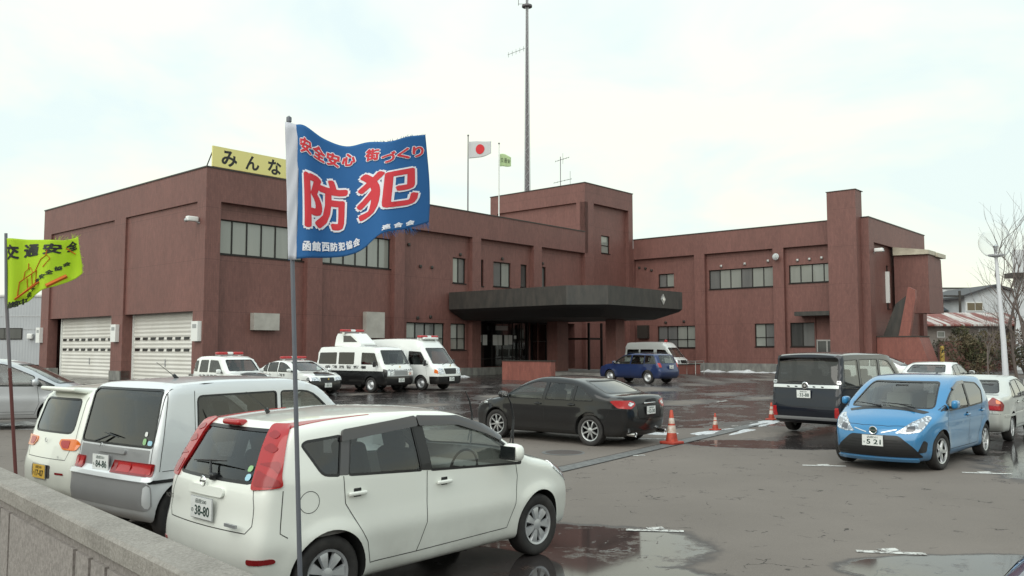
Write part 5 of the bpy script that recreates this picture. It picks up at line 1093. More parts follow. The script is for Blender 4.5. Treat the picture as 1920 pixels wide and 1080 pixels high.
    ws3 = [(-.60, 1.12, .05), (-.54, 1.52, .06), (.54, 1.52, .06), (.60, 1.12, .05)]
    make_body(r, b, wp, (1.18, -1.18), .30, w3, ws3, None, (-1.45, .8, .7), lvl=0, roofm=(lambda c: c.z < .78, bp))
    glass_side(r, b, w3, [M['midglass']] * 2 + [M['glass']], rim=False); glass_end(r, b, ws3, 0, M['glass'], 'windshield'); seats(r, -.1, -.9, .6, M['seat'], w=.3)
    lightbar(r, (-.25, 0, 1.66), L=.52); side_letters(r, b, '北 海 道 警 察', -.45, .92, .12, M['ink_k'], w=1.3)
    mb = MB(); patch(mb, b, [(1.25, -.45), (1.56, -.5), (1.62, 0), (1.56, .5), (1.25, .45), (1.05, 0)], 'T', bp, off=.004, r=.05, grid=.06); mb.build('hood_panel', r, fix=False)
    lamp(r, b, [([(1.66, .44, .70), (1.6, .66, .70), (1.55, .66, .88), (1.64, .44, .88)], 12, M['lens'], .01)], 'headlight')
    gold_badge(r, (1.68, 0, .82)); mirror(r, b, .55, 1.06, wp, sz=(.05, .09, .08)); add_wheels(r, 'steel', .30, .17, (1.18, -1.18), .71); seams(r, b, [[(-.43, 1.0), (-.43, .4)], [(.6, 1.0), (.6, .4)]])
    # patrol sedan
    r, b = saloon(*PV['ps'], 'white patrol sedan between the small patrol wagon and the light-tower van', wp, 0, police=True, group='police vehicles parked by the building')
    o = [c for c in r.children if c.name.startswith('body')][0]
    o.data.materials.append(bp); k = len(o.data.materials) - 1
    for p in o.data.polygons:
        if p.center.z < .60 and o.data.materials[p.material_index].name.startswith('police_white'): p.material_index = k
    mb = MB(); patch(mb, b, [(1.55, -.34), (1.93, -.48), (1.99, 0), (1.93, .48), (1.55, .34), (1.35, 0)], 'T', bp, off=.004, r=.05, grid=.06); mb.build('hood_panel', r, fix=False)
    side_letters(r, b, '警 察', .22, .80, .11, M['ink_k'], w=.32); lightbar(r, (-.30, 0, 1.40), L=.58); gold_badge(r, (2.13, 0, .66)); plate(r, (2.14, 0, .42), math.pi / 2, '50-31', top='函館300', kana='ほ')
def silver_mpv(pos, head):
    root = vehicle('family_car', 'silver family car with a sloping hood seen from its side in front of the shutters', 'car', pos, head); root.scale = (1.14,) * 3
    pm = paint('light_silver_paint', (.50, .52, .54), .4, .34)
    prof = [(-2.0, .24, .05), (-2.12, .5, .1), (-2.05, 1.0, .15), (-1.85, 1.5, .12), (-1.6, 1.58, .1), (-.5, 1.62, .4), (.15, 1.58, .4), (.7, 1.42, .3), (1.50, 1.02, .2), (1.95, .84, .2), (2.12, .65, .1), (2.16, .4, .1), (2.08, .22, .05)]
    b = Body(prof, .86, .98, tumble=.24, front=(1.1, .2), rear=(-1.4, .08), bowf=.3, bowr=.1, crown=.05, k=.07, wheels=(1.32, -1.38), wr=.32, crease=((.66, .01, .08),))
    w = [[(-1.8, 1.04, .05), (-1.65, 1.46, .05), (-1.05, 1.49, .04), (-1.05, 1.0, .04)], [(-.98, 1.0, .03), (-.98, 1.49, .03), (-.12, 1.50, .03), (-.12, .99, .03)], [(-.05, .99, .03), (-.05, 1.50, .03), (.25, 1.47, .1), (.88, 1.19, .04), (.88, .98, .03)], [(.95, .98, .02), (.95, 1.15, .02), (1.3, .98, .02)]]
    ws = [(-.66, 1.03, .05), (-.55, 1.46, .06), (.55, 1.46, .06), (.66, 1.03, .05)]
    make_body(root, b, pm, (1.32, -1.38), .32, w, ws, None, (-1.8, 1.3, .6), lvl=1)
    glass_side(root, b, w, [M['tint'], M['midglass'], M['glass'], M['glass']]); glass_end(root, b, ws, 0, M['glass'], 'windshield'); seats(root, .1, -.8, .52, M['seat'], dash=1.05)
    lamp(root, b, [([(2.05, .5, .66), (1.8, .72, .70), (1.5, .80, .84), (1.6, .74, .88), (1.9, .52, .80)], 30, M['lens'], .008)], 'headlight')
    mirror(root, b, .95, 1.02, pm, sz=(.07, .11, .08)); handle(root, b, .05, .88, pm); handle(root, b, -.85, .88, pm)
    seams(root, b, [[(-.08, .98), (-.08, .34)], [(.95, .96), (1.0, .6), (.9, .34), (-.9, .34), (-1.0, .98)], [(-.9, .40), (.9, .40)]]); add_wheels(root, 'a5', .32, .2, (1.32, -1.38), .84)
    return root
def white_hidden(pos, head):
    root = vehicle('liftback_car', 'white car with sloping windscreen mostly hidden behind the tall dark minivan', 'car', pos, head)
    pm = paint('plain_white_paint', (.78, .79, .78), 0, .3)
    prof = [(-2.0, .24, .05), (-2.1, .5, .1), (-2.0, 1.0, .15), (-1.5, 1.46, .12), (-.5, 1.55, .4), (.1, 1.53, .4), (.55, 1.40, .3), (1.40, 1.0, .2), (1.95, .82, .2), (2.12, .6, .1), (2.08, .22, .05)]
    b = Body(prof, .85, .96, tumble=.26, front=(1.1, .2), rear=(-1.4, .1), bowf=.3, bowr=.1, crown=.05, k=.07, wheels=(1.32, -1.32), wr=.31)
    w = [[(-1.5, 1.04, .05), (-1.3, 1.36, .05), (-.15, 1.43, .04), (-.12, .98, .04)], [(-.05, .98, .03), (-.08, 1.43, .03), (.25, 1.40, .1), (.95, 1.02, .04), (.95, .97, .03)]]
    ws = [(-.66, 1.01, .05), (-.55, 1.42, .06), (.55, 1.42, .06), (.66, 1.01, .05)]
    make_body(root, b, pm, (1.32, -1.32), .31, w, ws, None, (-1.5, 1.2, .6), lvl=0)
    glass_side(root, b, w, [M['tint'], M['glass']]); glass_end(root, b, ws, 0, M['glass'], 'windshield'); seats(root, .1, -.8, .52, M['seat'], dash=1.0)
    wiper(root, (1.38, -.1, 1.02), (1.28, -.35, 1.06), (1.24, -.62, 1.08), 'front_wiper'); lamp(root, b, [([(2.05, .5, .62), (1.8, .72, .66), (1.5, .80, .80), (1.6, .74, .84), (1.9, .52, .76)], 30, M['lens'], .008)], 'headlight')
    mirror(root, b, .9, 1.0, pm); add_wheels(root, 'a7', .31, .195, (1.32, -1.32), .83)
def navy_car(pos, head):
    root = vehicle('parked_car', 'dark navy car whose roof corner shows at the bottom right', 'car', pos, head)
    pm = paint('navy_paint', (.006, .02, .09), .2, .25)
    b = Body(SAL, .845, .93, tumble=.34, front=(1.1, .13), rear=(-1.3, .10), bowf=.12, bowr=.10, crown=.08, k=.07, wheels=(1.28, -1.28), wr=.30)
    w = [[(-1.30, .95, .04), (-1.08, 1.20, .05), (-.92, 1.27, .05), (-.92, .93, .03)], [(-.86, .93, .03), (-.86, 1.28, .03), (-.24, 1.31, .03), (-.18, .93, .03)], [(-.10, .93, .03), (-.16, 1.31, .03), (.08, 1.30, .1), (.42, 1.2, .1), (.90, .96, .04), (.90, .93, .02)]]
    ws = [(-.64, .98, .05), (-.53, 1.31, .06), (.53, 1.31, .06), (.64, .98, .05)]; rg = [(-.63, 1.04, .05), (-.54, 1.29, .06), (.54, 1.29, .06), (.63, 1.04, .05)]
    make_body(root, b, pm, (1.28, -1.28), .30, w, ws, rg, (-1.5, 1.0, .56), lvl=1)
    glass_side(root, b, w, [M['tint'], M['midglass'], M['glass']]); glass_end(root, b, ws, 0, M['glass'], 'windshield'); glass_end(root, b, rg, 180, M['midglass'], 'rear_window')
    add_wheels(root, 'cap', .30, .185, (1.28, -1.28), .83)
PV = dict(bw=((-6.4, 37.1), -37.5), wv=((-4.55, 38.4), -34), hi=((10.6, 62.2), -41.3), kei=((-10.4, 31.6), -41.3), ps=((-8.9, 35.2), -41.3))
def build_cars():
    white_hatchback((-1.19, 8.39), 48.1)
    silver_minivan((-3.36, 11.03), 54)
    cream_kei((-4.86, 12.1), 52)
    black_sedan((1.23, 19.94), 139)
    blue_wagon((6.7, 45.0), 133)
    dark_minivan((8.47, 21.53), 44.8)
    blue_hatchback((7.50, 15.85), 226.5)
    saloon((11.1, 20.1), 50, 'silver white sedan seen from behind at the right edge beside the blue hatchback', paint('warm_silver_paint', (.58, .60, .56), .25, .33), 1)
    saloon((15.6, 31.2), 50, 'white sedan with its roof showing above the blue hatchback', paint('white_paint', (.76, .78, .76), 0, .3), 0)
    white_hidden((17.4, 40.4), -41.3)
    silver_mpv((-13.6, 22.7), 15)
    navy_car((2.59, 2.90), 48.7)
    police_vehicles()
# ================================================================ ground, markings, snow
def wet_value(x, y):
    """0 dry .. 1 standing water, in metres on the lot; blobs measured on the ground"""
    v = np.full_like(x, -1.)
    rng = np.random.RandomState(5)
    nz = sum(np.sin(x * a + y * b + c) * d for a, b, c, d in [(1.3, .7, 1, .35), (-.8, 1.9, 2, .3), (2.9, -1.7, .5, .18), (4.1, 3.3, 4, .1), (.45, -.35, 3, .3), (-6.3, 5.1, 1, .05)])
    def blob(cx, cy, rx, ry, ang=0, s=1.):
        a = math.radians(ang); u = (x - cx) * math.cos(a) + (y - cy) * math.sin(a); w_ = -(x - cx) * math.sin(a) + (y - cy) * math.cos(a)
        return s * (1 - np.sqrt((u / rx) ** 2 + (w_ / ry) ** 2)) + .22 * nz
    B = [blob(.35, 9.4, 2.0, 1.05, -12), blob(.3, 7.75, 1.6, .75, 5), blob(.0, 8.6, .9, 1.4, 30), blob(-.8, 7.6, 2.2, 1.6, 45), blob(1.5, 7.45, .8, .25, 5), blob(4.4, 8.1, 1.3, .55, -6), blob(11.2, 15.0, 3.2, 2.6, 30), blob(14.5, 18.5, 5, 4, 30), blob(5.4, 18.3, 2.2, .8, -22), blob(8.9, 20.2, 3.6, 2.2, 30), blob(6.8, 26.0, 3.0, 2.2, 48), blob(4.5, 23.5, 2.2, 1.0, 50)]
    for b in B: v = np.maximum(v, b)
    nz2 = np.sin((x * .66 + y * .75) * .35 + 1) * .5 + np.sin((-x * .75 + y * .66) * 1.1 + .8 * np.sin(x * .3)) * .5; far = np.clip((y - 23) / 6, 0, 1) * .06 + .24 * nz + .16 * nz2 + .05
    v = np.maximum(v, np.where(y > 22, far, -1))
    return np.clip(v, -1, 1)
def ground():
    def lines(a, lo, hi, fine, far):
        c = list(np.arange(lo, hi + 1e-6, fine)); 
        d = fine; q = hi
        while q < far: d *= 1.35; q += d; c.append(q)
        d = fine; q = lo
        while q > -far: d *= 1.35; q -= d; c.insert(0, q)
        return np.array(c)
    X = lines(0, -9, 18, .11, 2500); Y = lines(0, 1.5, 34, .11, 2500)
    gx, gy = np.meshgrid(X, Y, indexing='ij'); t = np.clip((gy - 20) / 22, 0, 1); z = .28 * t * t * (3 - 2 * t) + .012 * np.clip(gx - 1, 0, 8) * (1 - np.clip((gy - 28) / 14, 0, 1))
    V = np.stack([gx.ravel(), gy.ravel(), z.ravel()], 1); ny = len(Y)
    i, j = np.meshgrid(np.arange(len(X) - 1), np.arange(ny - 1), indexing='ij'); a = (i * ny + j).ravel(); F = np.stack([a, a + ny, a + ny + 1, a + 1], 1)
    me = bpy.data.meshes.new('ground'); me.vertices.add(len(V)); me.vertices.foreach_set('co', V.ravel()); me.loops.add(F.size); me.loops.foreach_set('vertex_index', F.ravel()); me.polygons.add(len(F)); me.polygons.foreach_set('loop_start', np.arange(0, F.size, 4)); me.polygons.foreach_set('loop_total', np.full(len(F), 4)); me.update(calc_edges=True)
    at = me.attributes.new('wet', 'FLOAT', 'POINT'); wv = wet_value(gx, gy).ravel(); dist = np.abs(gx.ravel()) > 60; wv[dist] = -1; at.data.foreach_set('value', wv)
    o = bpy.data.objects.new('ground', me); C.objects.link(o); o['kind'] = 'structure'
    def b(nt, p):
        L = nt.links.new
        geo = N(nt, 'ShaderNodeNewGeometry'); P = geo.outputs['Position']
        at = N(nt, 'ShaderNodeAttribute', attribute_name='wet')
        def noise(sc_, d=4., r=.6, st=None):
            n = N(nt, 'ShaderNodeTexNoise', i={'Scale': sc_, 'Detail': d, 'Roughness': r})
            if st: m = N(nt, 'ShaderNodeMapping'); m.inputs['Scale'].default_value = st; m.inputs['Rotation'].default_value = (0, 0, R(-41)); L(P, m.inputs[0]); L(m.outputs[0], n.inputs['Vector'])
            else: L(P, n.inputs['Vector'])
            return n.outputs['Fac']
        def math_(op, a, b_=None, c_=None, clamp=False):
            n = N(nt, 'ShaderNodeMath', operation=op); n.use_clamp = clamp
            for k, v in enumerate((a, b_, c_)):
                if v is None: continue
                if isinstance(v, (int, float)): n.inputs[k].default_value = v
                else: L(v, n.inputs[k])
            return n.outputs[0]
        def rng(v, a, b_, c_=0., d=1.):
            n = N(nt, 'ShaderNodeMapRange', i={'From Min': a, 'From Max': b_, 'To Min': c_, 'To Max': d}); L(v, n.inputs[0]); return n.outputs[0]
        def mix(f, A, B):
            n = N(nt, 'ShaderNodeMix', data_type='RGBA')
            for k, v in (('Factor', f), ('A', A), ('B', B)):
                if isinstance(v, tuple): n.inputs[k].default_value = (*v, 1) if len(v) == 3 else v
                elif isinstance(v, (int, float)): n.inputs[k].default_value = v
                else: L(v, n.inputs[k])
            return n.outputs['Result']
        base = mix(rng(noise(.35, 6.), .3, .7), (.138, .120, .106), (.188, .164, .145))
        base = mix(math_('MULTIPLY', rng(noise(90., 4., .8), .40, .62), .50), base, (.235, .205, .18))
        base = mix(math_('MULTIPLY', rng(noise(35., 2.), .62, .50), .30), base, (.09, .08, .075)) if False else base
        # cracks: thin meandering lines, only in some areas
        vc = N(nt, 'ShaderNodeTexVoronoi', feature='DISTANCE_TO_EDGE', i={'Scale': 2.3}); wv_ = N(nt, 'ShaderNodeVectorMath', operation='MULTIPLY_ADD'); nn = N(nt, 'ShaderNodeTexNoise', i={'Scale': 2.6, 'Detail': 4.}); L(P, nn.inputs['Vector']); L(nn.outputs['Color'], wv_.inputs[0]); wv_.inputs[1].default_value = (.7, .7, 0); L(P, wv_.inputs[2]); L(wv_.outputs[0], vc.inputs['Vector'])
        ck = math_('LESS_THAN', vc.outputs['Distance'], .016)
        ck = math_('MULTIPLY', ck, rng(noise(2.2, 5.), .56, .60, 0., 1.)); ck = math_('MULTIPLY', ck, .85)
        vs = N(nt, 'ShaderNodeTexVoronoi', i={'Scale': 85.}); L(P, vs.inputs['Vector']); base = mix(math_('MULTIPLY', rng(vs.outputs['Distance'], .42, .2), .35), base, (.10, .088, .08))
        base = mix(ck, base, (.035, .03, .028))
        # wetness with a noisy edge
        w_ = math_('ADD', at.outputs['Fac'], rng(noise(3.5, 6.), .25, .75, -.10, .10))
        damp = rng(w_, -.08, .02); pool = rng(w_, .02, .10)
        # salt-white drying rims inside the puddles
        dampf = math_('MULTIPLY', damp, .55)
        base = mix(math_('MULTIPLY', damp, .75), base, (.040, .034, .034)); base = mix(math_('MULTIPLY', pool, .7), base, (.022, .019, .020))
        grit = math_('MULTIPLY', math_('MULTIPLY', pool, rng(noise(1.3, 8., .75), .54, .64)), .8)
        base = mix(grit, base, (.055, .035, .028))
        L(base, p.inputs['Base Color'])
        rgh = rng(damp, 0., 1., .88, .55); fy = N(nt, 'ShaderNodeSeparateXYZ'); L(P, fy.inputs[0]); rgh2 = math_('SUBTRACT', rgh, math_('MULTIPLY', pool, rng(fy.outputs['Y'], 12., 26., .50, .36))); rgh3 = math_('ADD', rgh2, math_('MULTIPLY', grit, .4)); L(rgh3, p.inputs['Roughness'])
        L(rng(pool, 0., 1., .35, .5), p.inputs['Specular IOR Level'])
        bh = math_('MULTIPLY', noise(45., 3.), math_('SUBTRACT', 1., pool, clamp=True)); bh = math_('SUBTRACT', bh, math_('MULTIPLY', ck, 1.)); bh = math_('MULTIPLY', bh, 1.)
        bp = N(nt, 'ShaderNodeBump', i={'Strength': .25, 'Distance': .006}); L(bh, bp.inputs['Height']); L(bp.outputs[0], p.inputs['Normal'])
    me.materials.append(mat('worn_wet_asphalt', build=b)); me.shade_smooth()
def worn(name, c, thr=.5, sc_=22, under=(.15, .135, .125)):
    def b(nt, p):
        g = N(nt, 'ShaderNodeNewGeometry'); n = N(nt, 'ShaderNodeTexNoise', i={'Scale': float(sc_), 'Detail': 6.0, 'Roughness': .75}); nt.links.new(g.outputs['Position'], n.inputs['Vector'])
        r = N(nt, 'ShaderNodeMapRange', i={'From Min': thr - .04, 'From Max': thr + .04}); nt.links.new(n.outputs['Fac'], r.inputs[0])
        x = N(nt, 'ShaderNodeMix', data_type='RGBA'); x.inputs['A'].default_value = (*under, 1); x.inputs['B'].default_value = (*c, 1); nt.links.new(r.outputs[0], x.inputs['Factor']); nt.links.new(x.outputs['Result'], p.inputs['Base Color'])
    return mat(name, c, .7, build=b)
def sheet(name, rects, m, z=.005, kind='structure', label=None, cat=None, ang=48.7, group=None):
    mb = MB(); a = R(ang)
    for (cx, cy, L, W, da) in rects:
        t = a + R(da); ux, uy = math.cos(t), math.sin(t)
        n = max(1, int(L / .11)); 
        for i in range(n):
            l0, l1 = -L / 2 + L * i / n, -L / 2 + L * (i + 1) / n; q = []
            for (l, w_) in ((l0, -W / 2), (l1, -W / 2), (l1, W / 2), (l0, W / 2)):
                x, y = cx + l * ux - w_ * uy, cy + l * uy + w_ * ux; q.append((x, y, gzx(x, y) + z))
            mb.add(q, [(0, 1, 2, 3)], m)
    o = mb.build(name, fix=False)
    if kind: o['kind'] = kind
    return tag(o, label, cat, group)
def markings():
    wp = worn('worn_white_paint', (.66, .66, .63), .43); wp2 = worn('very_worn_white_paint', (.62, .62, .59), .48, 14)
    for (x, y, a, m) in ((5.47, 15.0, -15, wp), (7.72, 13.92, -19, wp), (3.86, 8.78, -14, wp2), (1.65, 9.95, -10, wp2)):
        # T-shaped bay mark: bar plus short stem
        t = a - 48.7; r = R(a); big = .72 if y > 12 else .66
        sheet('bay_marking', [(x, y, big, .10, t), (x + .03, y + .12, .20, .12, t + 20)], m, .006)
    sheet('bay_marking', [(2.45, 16.7, .30, .12, -40)], wp2, .006); sheet('bay_marking', [(12.2, 17.6, .8, .08, -65)], wp, .006)
    for k, (x, y) in enumerate(((3.3, 19.6), (6.2, 22.3), (6.9, 23.1), (11.5, 29.2), (7.5, 30.5))): sheet('bay_marking', [(x, y, .9, .12, -60 if k < 3 else 0)], wp2, .006)
    # drainage channel with concrete edging across the lot
    dc = mat('drain_concrete', (.2, .2, .19), .7, build=noise_mix(5, (.105, .11, .11), (.19, .19, .185), detail=8, coord='Generated', stretch=(30, 40, 1)))
    P0, P1 = (-4.0, 8.2), (9.4, 26.8); L = math.hypot(P1[0] - P0[0], P1[1] - P0[1]); an = math.degrees(math.atan2(P1[1] - P0[1], P1[0] - P0[0]))
    cx, cy = (P0[0] + P1[0]) / 2, (P0[1] + P1[1]) / 2
    sheet('drain_channel', [(cx, cy, L, .34, 0)], dc, .006, ang=an)
    sheet('drain_gap', [(cx + .19 * math.sin(R(an)), cy - .19 * math.cos(R(an)), L, .035, 0), (cx - .19 * math.sin(R(an)), cy + .19 * math.cos(R(an)), L, .02, 0)], M['seam'], .010, ang=an)
    mh = MB(); mh.lathe([(0, .008), (.30, .008), (.30, .006)], mat('manhole_iron', (.09, .075, .07), .6), n=32); mh.lathe([(.30, .007), (.36, .005)], dc, n=32)
    o = mh.build('manhole_cover'); o.location = (1.05, 17.3, 0); o['kind'] = 'structure'
    o.location = (1.05, 17.3, 0); o.scale = (1.25, 1.25, 1)
def snow_patch(pts, name='snow_strip', h=.10, w=.45, seed=1):
    rng = np.random.RandomState(seed); mb = MB(); n = int(math.dist(pts[0], pts[1]) / .12); V = []; m = 9
    dx, dy = (pts[1][0] - pts[0][0]), (pts[1][1] - pts[0][1]); L = math.hypot(dx, dy); dx /= L; dy /= L
    ph = rng.rand(8) * 6
    for i in range(n + 1):
        s = L * i / n; env = min(1, s / .5, (L - s) / .5) ** .5 if 0 < s < L else 0.0
        ww = w * env * (.75 + .35 * math.sin(s * 1.3 + ph[0]) + .2 * math.sin(s * 3.7 + ph[1])); off = .15 * math.sin(s * .8 + ph[2]); hh = h * env * (.6 + .4 * math.sin(s * 2.1 + ph[3]) + .25 * math.sin(s * 5.3 + ph[4]))
        for j in range(m):
            q = -1 + 2 * j / (m - 1); x = pts[0][0] + dx * s - dy * (q * ww + off); y = pts[0][1] + dy * s + dx * (q * ww + off)
            V.append((x, y, gzx(x, y) - .01 + max(0, hh * (1 - q * q) * (1 + .3 * math.sin(7 * s + 5 * q)))))
    F = [(i * m + j, (i + 1) * m + j, (i + 1) * m + j + 1, i * m + j + 1) for i in range(n) for j in range(m - 1)]
    mb.add(V, F, M['snow']); o = mb.build(name, fix=False); o.data.shade_smooth(); o['kind'] = 'stuff'; return o
def snow():
    M['snow'] = mat('old_snow', (.62, .65, .67), .7, build=noise_mix(3, (.40, .41, .42), (.72, .75, .77), detail=8, coord='Generated', stretch=(8, 8, 8), bump=.5))
    snow_patch([bw(13.2, -1.6)[:2], bw(16.8, -2.2)[:2]], h=.16, w=.55, seed=2)
    snow_patch([bw(37.2, -6.0)[:2], bw(37.0, -14.2)[:2]], h=.12, w=.7, seed=3)
    snow_patch([(4.3, 20.0), (7.2, 23.9)], h=.03, w=.26, seed=5); snow_patch([(5.0, 20.3), (7.6, 23.6)], h=.03, w=.20, seed=6); snow_patch([(2.4, 20.5), (4.1, 21.0)], h=.03, w=.42, seed=7); snow_patch([(3.6, 19.0), (4.4, 19.9)], h=.012, w=.10, seed=8)
    snow_patch([bw(38.2, -7.0)[:2], bw(38.1, -13.0)[:2]], h=.15, w=.45, seed=9)
# ================================================================ near wall, flags
def near_wall():
    t = thing('boundary_wall', 'low rough concrete boundary wall with moulded panels along the near edge of the lot', 'wall')
    d = Vector((.683, -.731, 0)); n = Vector((.731, .683, 0)); p0 = Vector((-3.97, 6.637, 0))   # far top edge, d runs to the right, n into the lot
    def b(nt, p):
        tc_ = N(nt, 'ShaderNodeTexCoord'); a = N(nt, 'ShaderNodeTexNoise', i={'Scale': 55., 'Detail': 8., 'Roughness': .8}); nt.links.new(tc_.outputs['Object'], a.inputs['Vector'])
        c = N(nt, 'ShaderNodeTexNoise', i={'Scale': 2.5, 'Detail': 6., 'Roughness': .7}); nt.links.new(tc_.outputs['Object'], c.inputs['Vector'])
        r = N(nt, 'ShaderNodeValToRGB'); r.color_ramp.elements[0].position = .38; r.color_ramp.elements[1].position = .62; r.color_ramp.elements[0].color = (.19, .175, .155, 1); r.color_ramp.elements[1].color = (.40, .375, .34, 1)
        x = N(nt, 'ShaderNodeMath', operation='MULTIPLY_ADD', i={1: .65}); nt.links.new(a.outputs['Fac'], x.inputs[0]); y = N(nt, 'ShaderNodeMath', operation='MULTIPLY', i={1: .35}); nt.links.new(c.outputs['Fac'], y.inputs[0]); nt.links.new(y.outputs[0], x.inputs[2]); nt.links.new(x.outputs[0], r.inputs[0]); nt.links.new(r.outputs[0], p.inputs['Base Color'])
        bp = N(nt, 'ShaderNodeBump', i={'Strength': .8, 'Distance': .008}); nt.links.new(a.outputs['Fac'], bp.inputs['Height']); nt.links.new(bp.outputs[0], p.inputs['Normal'])
    def b2(nt, p):
        noise_mix(40, (.22, .20, .185), (.33, .30, .28), detail=6, bump=.3)(nt, p)
    m = mat('rough_concrete_cap', (.3, .28, .26), .95, build=b); m2 = mat('smooth_concrete', (.27, .25, .23), .9, build=b2)
    ang = math.atan2(d.y, d.x); L0, L1 = -6, 4.6
    # local frame: x along d, y along n, origin at p0. cap y from -.36 to 0
    mb = MB(); W = .20
    P = [(-W, 1.095), (-W - .004, 1.10), (-W - .004, 1.185), (-W + .012, 1.20), (-.012, 1.204), (0, 1.195), (0, 1.095)]
    n_ = int((L1 - L0) / .25); V = []
    for i in range(n_ + 1):
        for (y, z) in P: V.append((L0 + (L1 - L0) * i / n_, y, z))
    k = len(P); F = [(i * k + j, (i + 1) * k + j, (i + 1) * k + (j + 1) % k, i * k + (j + 1) % k) for i in range(n_) for j in range(k)] + [tuple(range(k)), tuple(n_ * k + j for j in range(k))[::-1]]
    mb.add(V, F, m); cap = mb.build('cap', t, smooth=20)
    bd = MB(); bd.box(L0, L1, -W + .034, -.02, 0, 1.095, m2)
    y0 = -W + .034
    x = L0
    # face panels: one wide field, then a run of ribs, repeated
    fields = [(-6, -4.6), (-4.5, -3.1), (-3.0, -1.6), (-1.5, -.1), (.0, .90), (.94, 1.16), (1.20, 2.55)]
    ribs = [2.60 + .252 * q for q in range(8)]
    for (a, b_) in fields: bd.box(a, b_, y0 - .022, y0, .05, 1.035, m2)
    for a in ribs: bd.box(a, a + .21, y0 - .022, y0, .05, 1.035, m2)
    bd.build('panelled_face', t)
    t.location = p0; t.rotation_euler = (0, 0, ang)
def flag_cloth(W, H, pos_fn, m, nx=60, ny=40, fray=None):
    V = []; rng = np.random.RandomState(4)
    for j in range(ny + 1):
        for i in range(nx + 1): V.append(tuple(pos_fn(i / nx, j / ny)))
    F = [(j * (nx + 1) + i, j * (nx + 1) + i + 1, (j + 1) * (nx + 1) + i + 1, (j + 1) * (nx + 1) + i) for j in range(ny) for i in range(nx)]
    return V, F
def text_on(mb, fn, s, u, v, h, m, asp, bold=0., w=None, lift=.003, rot=0, sp=0, cut=.06):
    """text centred at (u,v) on a cloth, h as a fraction of height; asp = width/height of the cloth; sp spreads the strokes"""
    T, f = text_geo(s, 1, 0, height=h, width=w); c_, s_ = math.cos(rot), math.sin(rot)
    bm = bmesh.new(); vs = [bm.verts.new((a, b, 0)) for a, b in T]
    for q in f:
        try: bm.faces.new([vs[k] for k in q])
        except ValueError: pass
    for ax in (0, 1):
        lo, hi = T[:, ax].min(), T[:, ax].max(); n = int((hi - lo) / cut)
        for i in range(1, n + 1):
            co = [0, 0, 0]; co[ax] = lo + (hi - lo) * i / (n + 1); no_ = [0, 0, 0]; no_[ax] = 1
            bmesh.ops.bisect_plane(bm, geom=bm.verts[:] + bm.edges[:] + bm.faces[:], plane_co=co, plane_no=no_, dist=1e-6)
    bmesh.ops.triangulate(bm, faces=[q for q in bm.faces if len(q.verts) > 4]); bm.verts.index_update(); T = [tuple(v_.co[:2]) for v_ in bm.verts]; f = [tuple(v_.index for v_ in q.verts) for q in bm.faces]; bm.free()
    offs = [(0, 0)] if not sp else [(0, 0)] + [(sp * math.cos(k * math.pi / 4), sp * math.sin(k * math.pi / 4)) for k in range(8)]
    for k, (ox, oy) in enumerate(offs):
        out = []
        for a, b_ in T:
            a, b_ = a + ox, b_ + oy; a2, b2 = a * c_ - b_ * s_, a * s_ + b_ * c_; uu = u + a2 / asp; vv = v + b2; p = np.array(fn(uu, vv)); e = 1e-3
            du = np.array(fn(uu + e, vv)) - p; dv = np.array(fn(uu, vv + e)) - p; n = np.cross(du, dv); n /= np.linalg.norm(n) + 1e-9
            out.append(tuple(p + n * (lift + .00006 * k)))
        mb.add(out, f, m)
def interp2(grid):
    """smooth surface through a grid of points grid[v][u] -> function(u,v)"""
    G = np.array(grid, float); nv, nu = G.shape[:2]
    def cr(P, t):
        n = len(P) - 1; x = min(max(t, -.05), 1.05) * n; i = int(min(max(math.floor(x), 0), n - 1)); f = x - i
        p1, p2 = P[i], P[i + 1]; p0 = P[i - 1] if i > 0 else 2 * p1 - p2; p3 = P[i + 2] if i + 2 <= n else 2 * p2 - p1
        return .5 * (2 * p1 + (-p0 + p2) * f + (2 * p0 - 5 * p1 + 4 * p2 - p3) * f * f + (-p0 + 3 * p1 - 3 * p2 + p3) * f ** 3)
    NU, NV = 84, 48; T = np.array([[cr([cr(list(G[k]), -.05 + 1.1 * a / NU) for k in range(nv)], -.05 + 1.1 * b / NV) for a in range(NU + 1)] for b in range(NV + 1)])
    def fn(u, v):
        a = min(max((u + .05) / 1.1, 0), .99999) * NU; b = min(max((v + .05) / 1.1, 0), .99999) * NV; i, j = int(a), int(b); a -= i; b -= j
        return T[j, i] * ((1 - a) * (1 - b)) + T[j, i + 1] * (a * (1 - b)) + T[j + 1, i] * ((1 - a) * b) + T[j + 1, i + 1] * (a * b)
    return fn
def cloth_mat(name, col, rough=.8, thr=.25):
    m = bpy.data.materials.new(name); m.use_nodes = True; nt = m.node_tree; p = nt.nodes['Principled BSDF']; o = nt.nodes['Material Output']
    p.inputs['Base Color'].default_value = (*col, 1); p.inputs['Roughness'].default_value = rough
    t = N(nt, 'ShaderNodeBsdfTranslucent', i={'Color': (*col, 1)}); x = N(nt, 'ShaderNodeMixShader', i={0: thr}); nt.links.new(p.outputs[0], x.inputs[1]); nt.links.new(t.outputs[0], x.inputs[2]); nt.links.new(x.outputs[0], o.inputs[0])
    b = N(nt, 'ShaderNodeBump', i={'Strength': .15, 'Distance': .01}); n = N(nt, 'ShaderNodeTexNoise', i={'Scale': 9., 'Detail': 5.}); tc_ = N(nt, 'ShaderNodeTexCoord'); nt.links.new(tc_.outputs['Object'], n.inputs['Vector']); nt.links.new(n.outputs['Fac'], b.inputs['Height']); nt.links.new(b.outputs[0], p.inputs['Normal']); nt.links.new(b.outputs[0], t.inputs['Normal'])
    return m
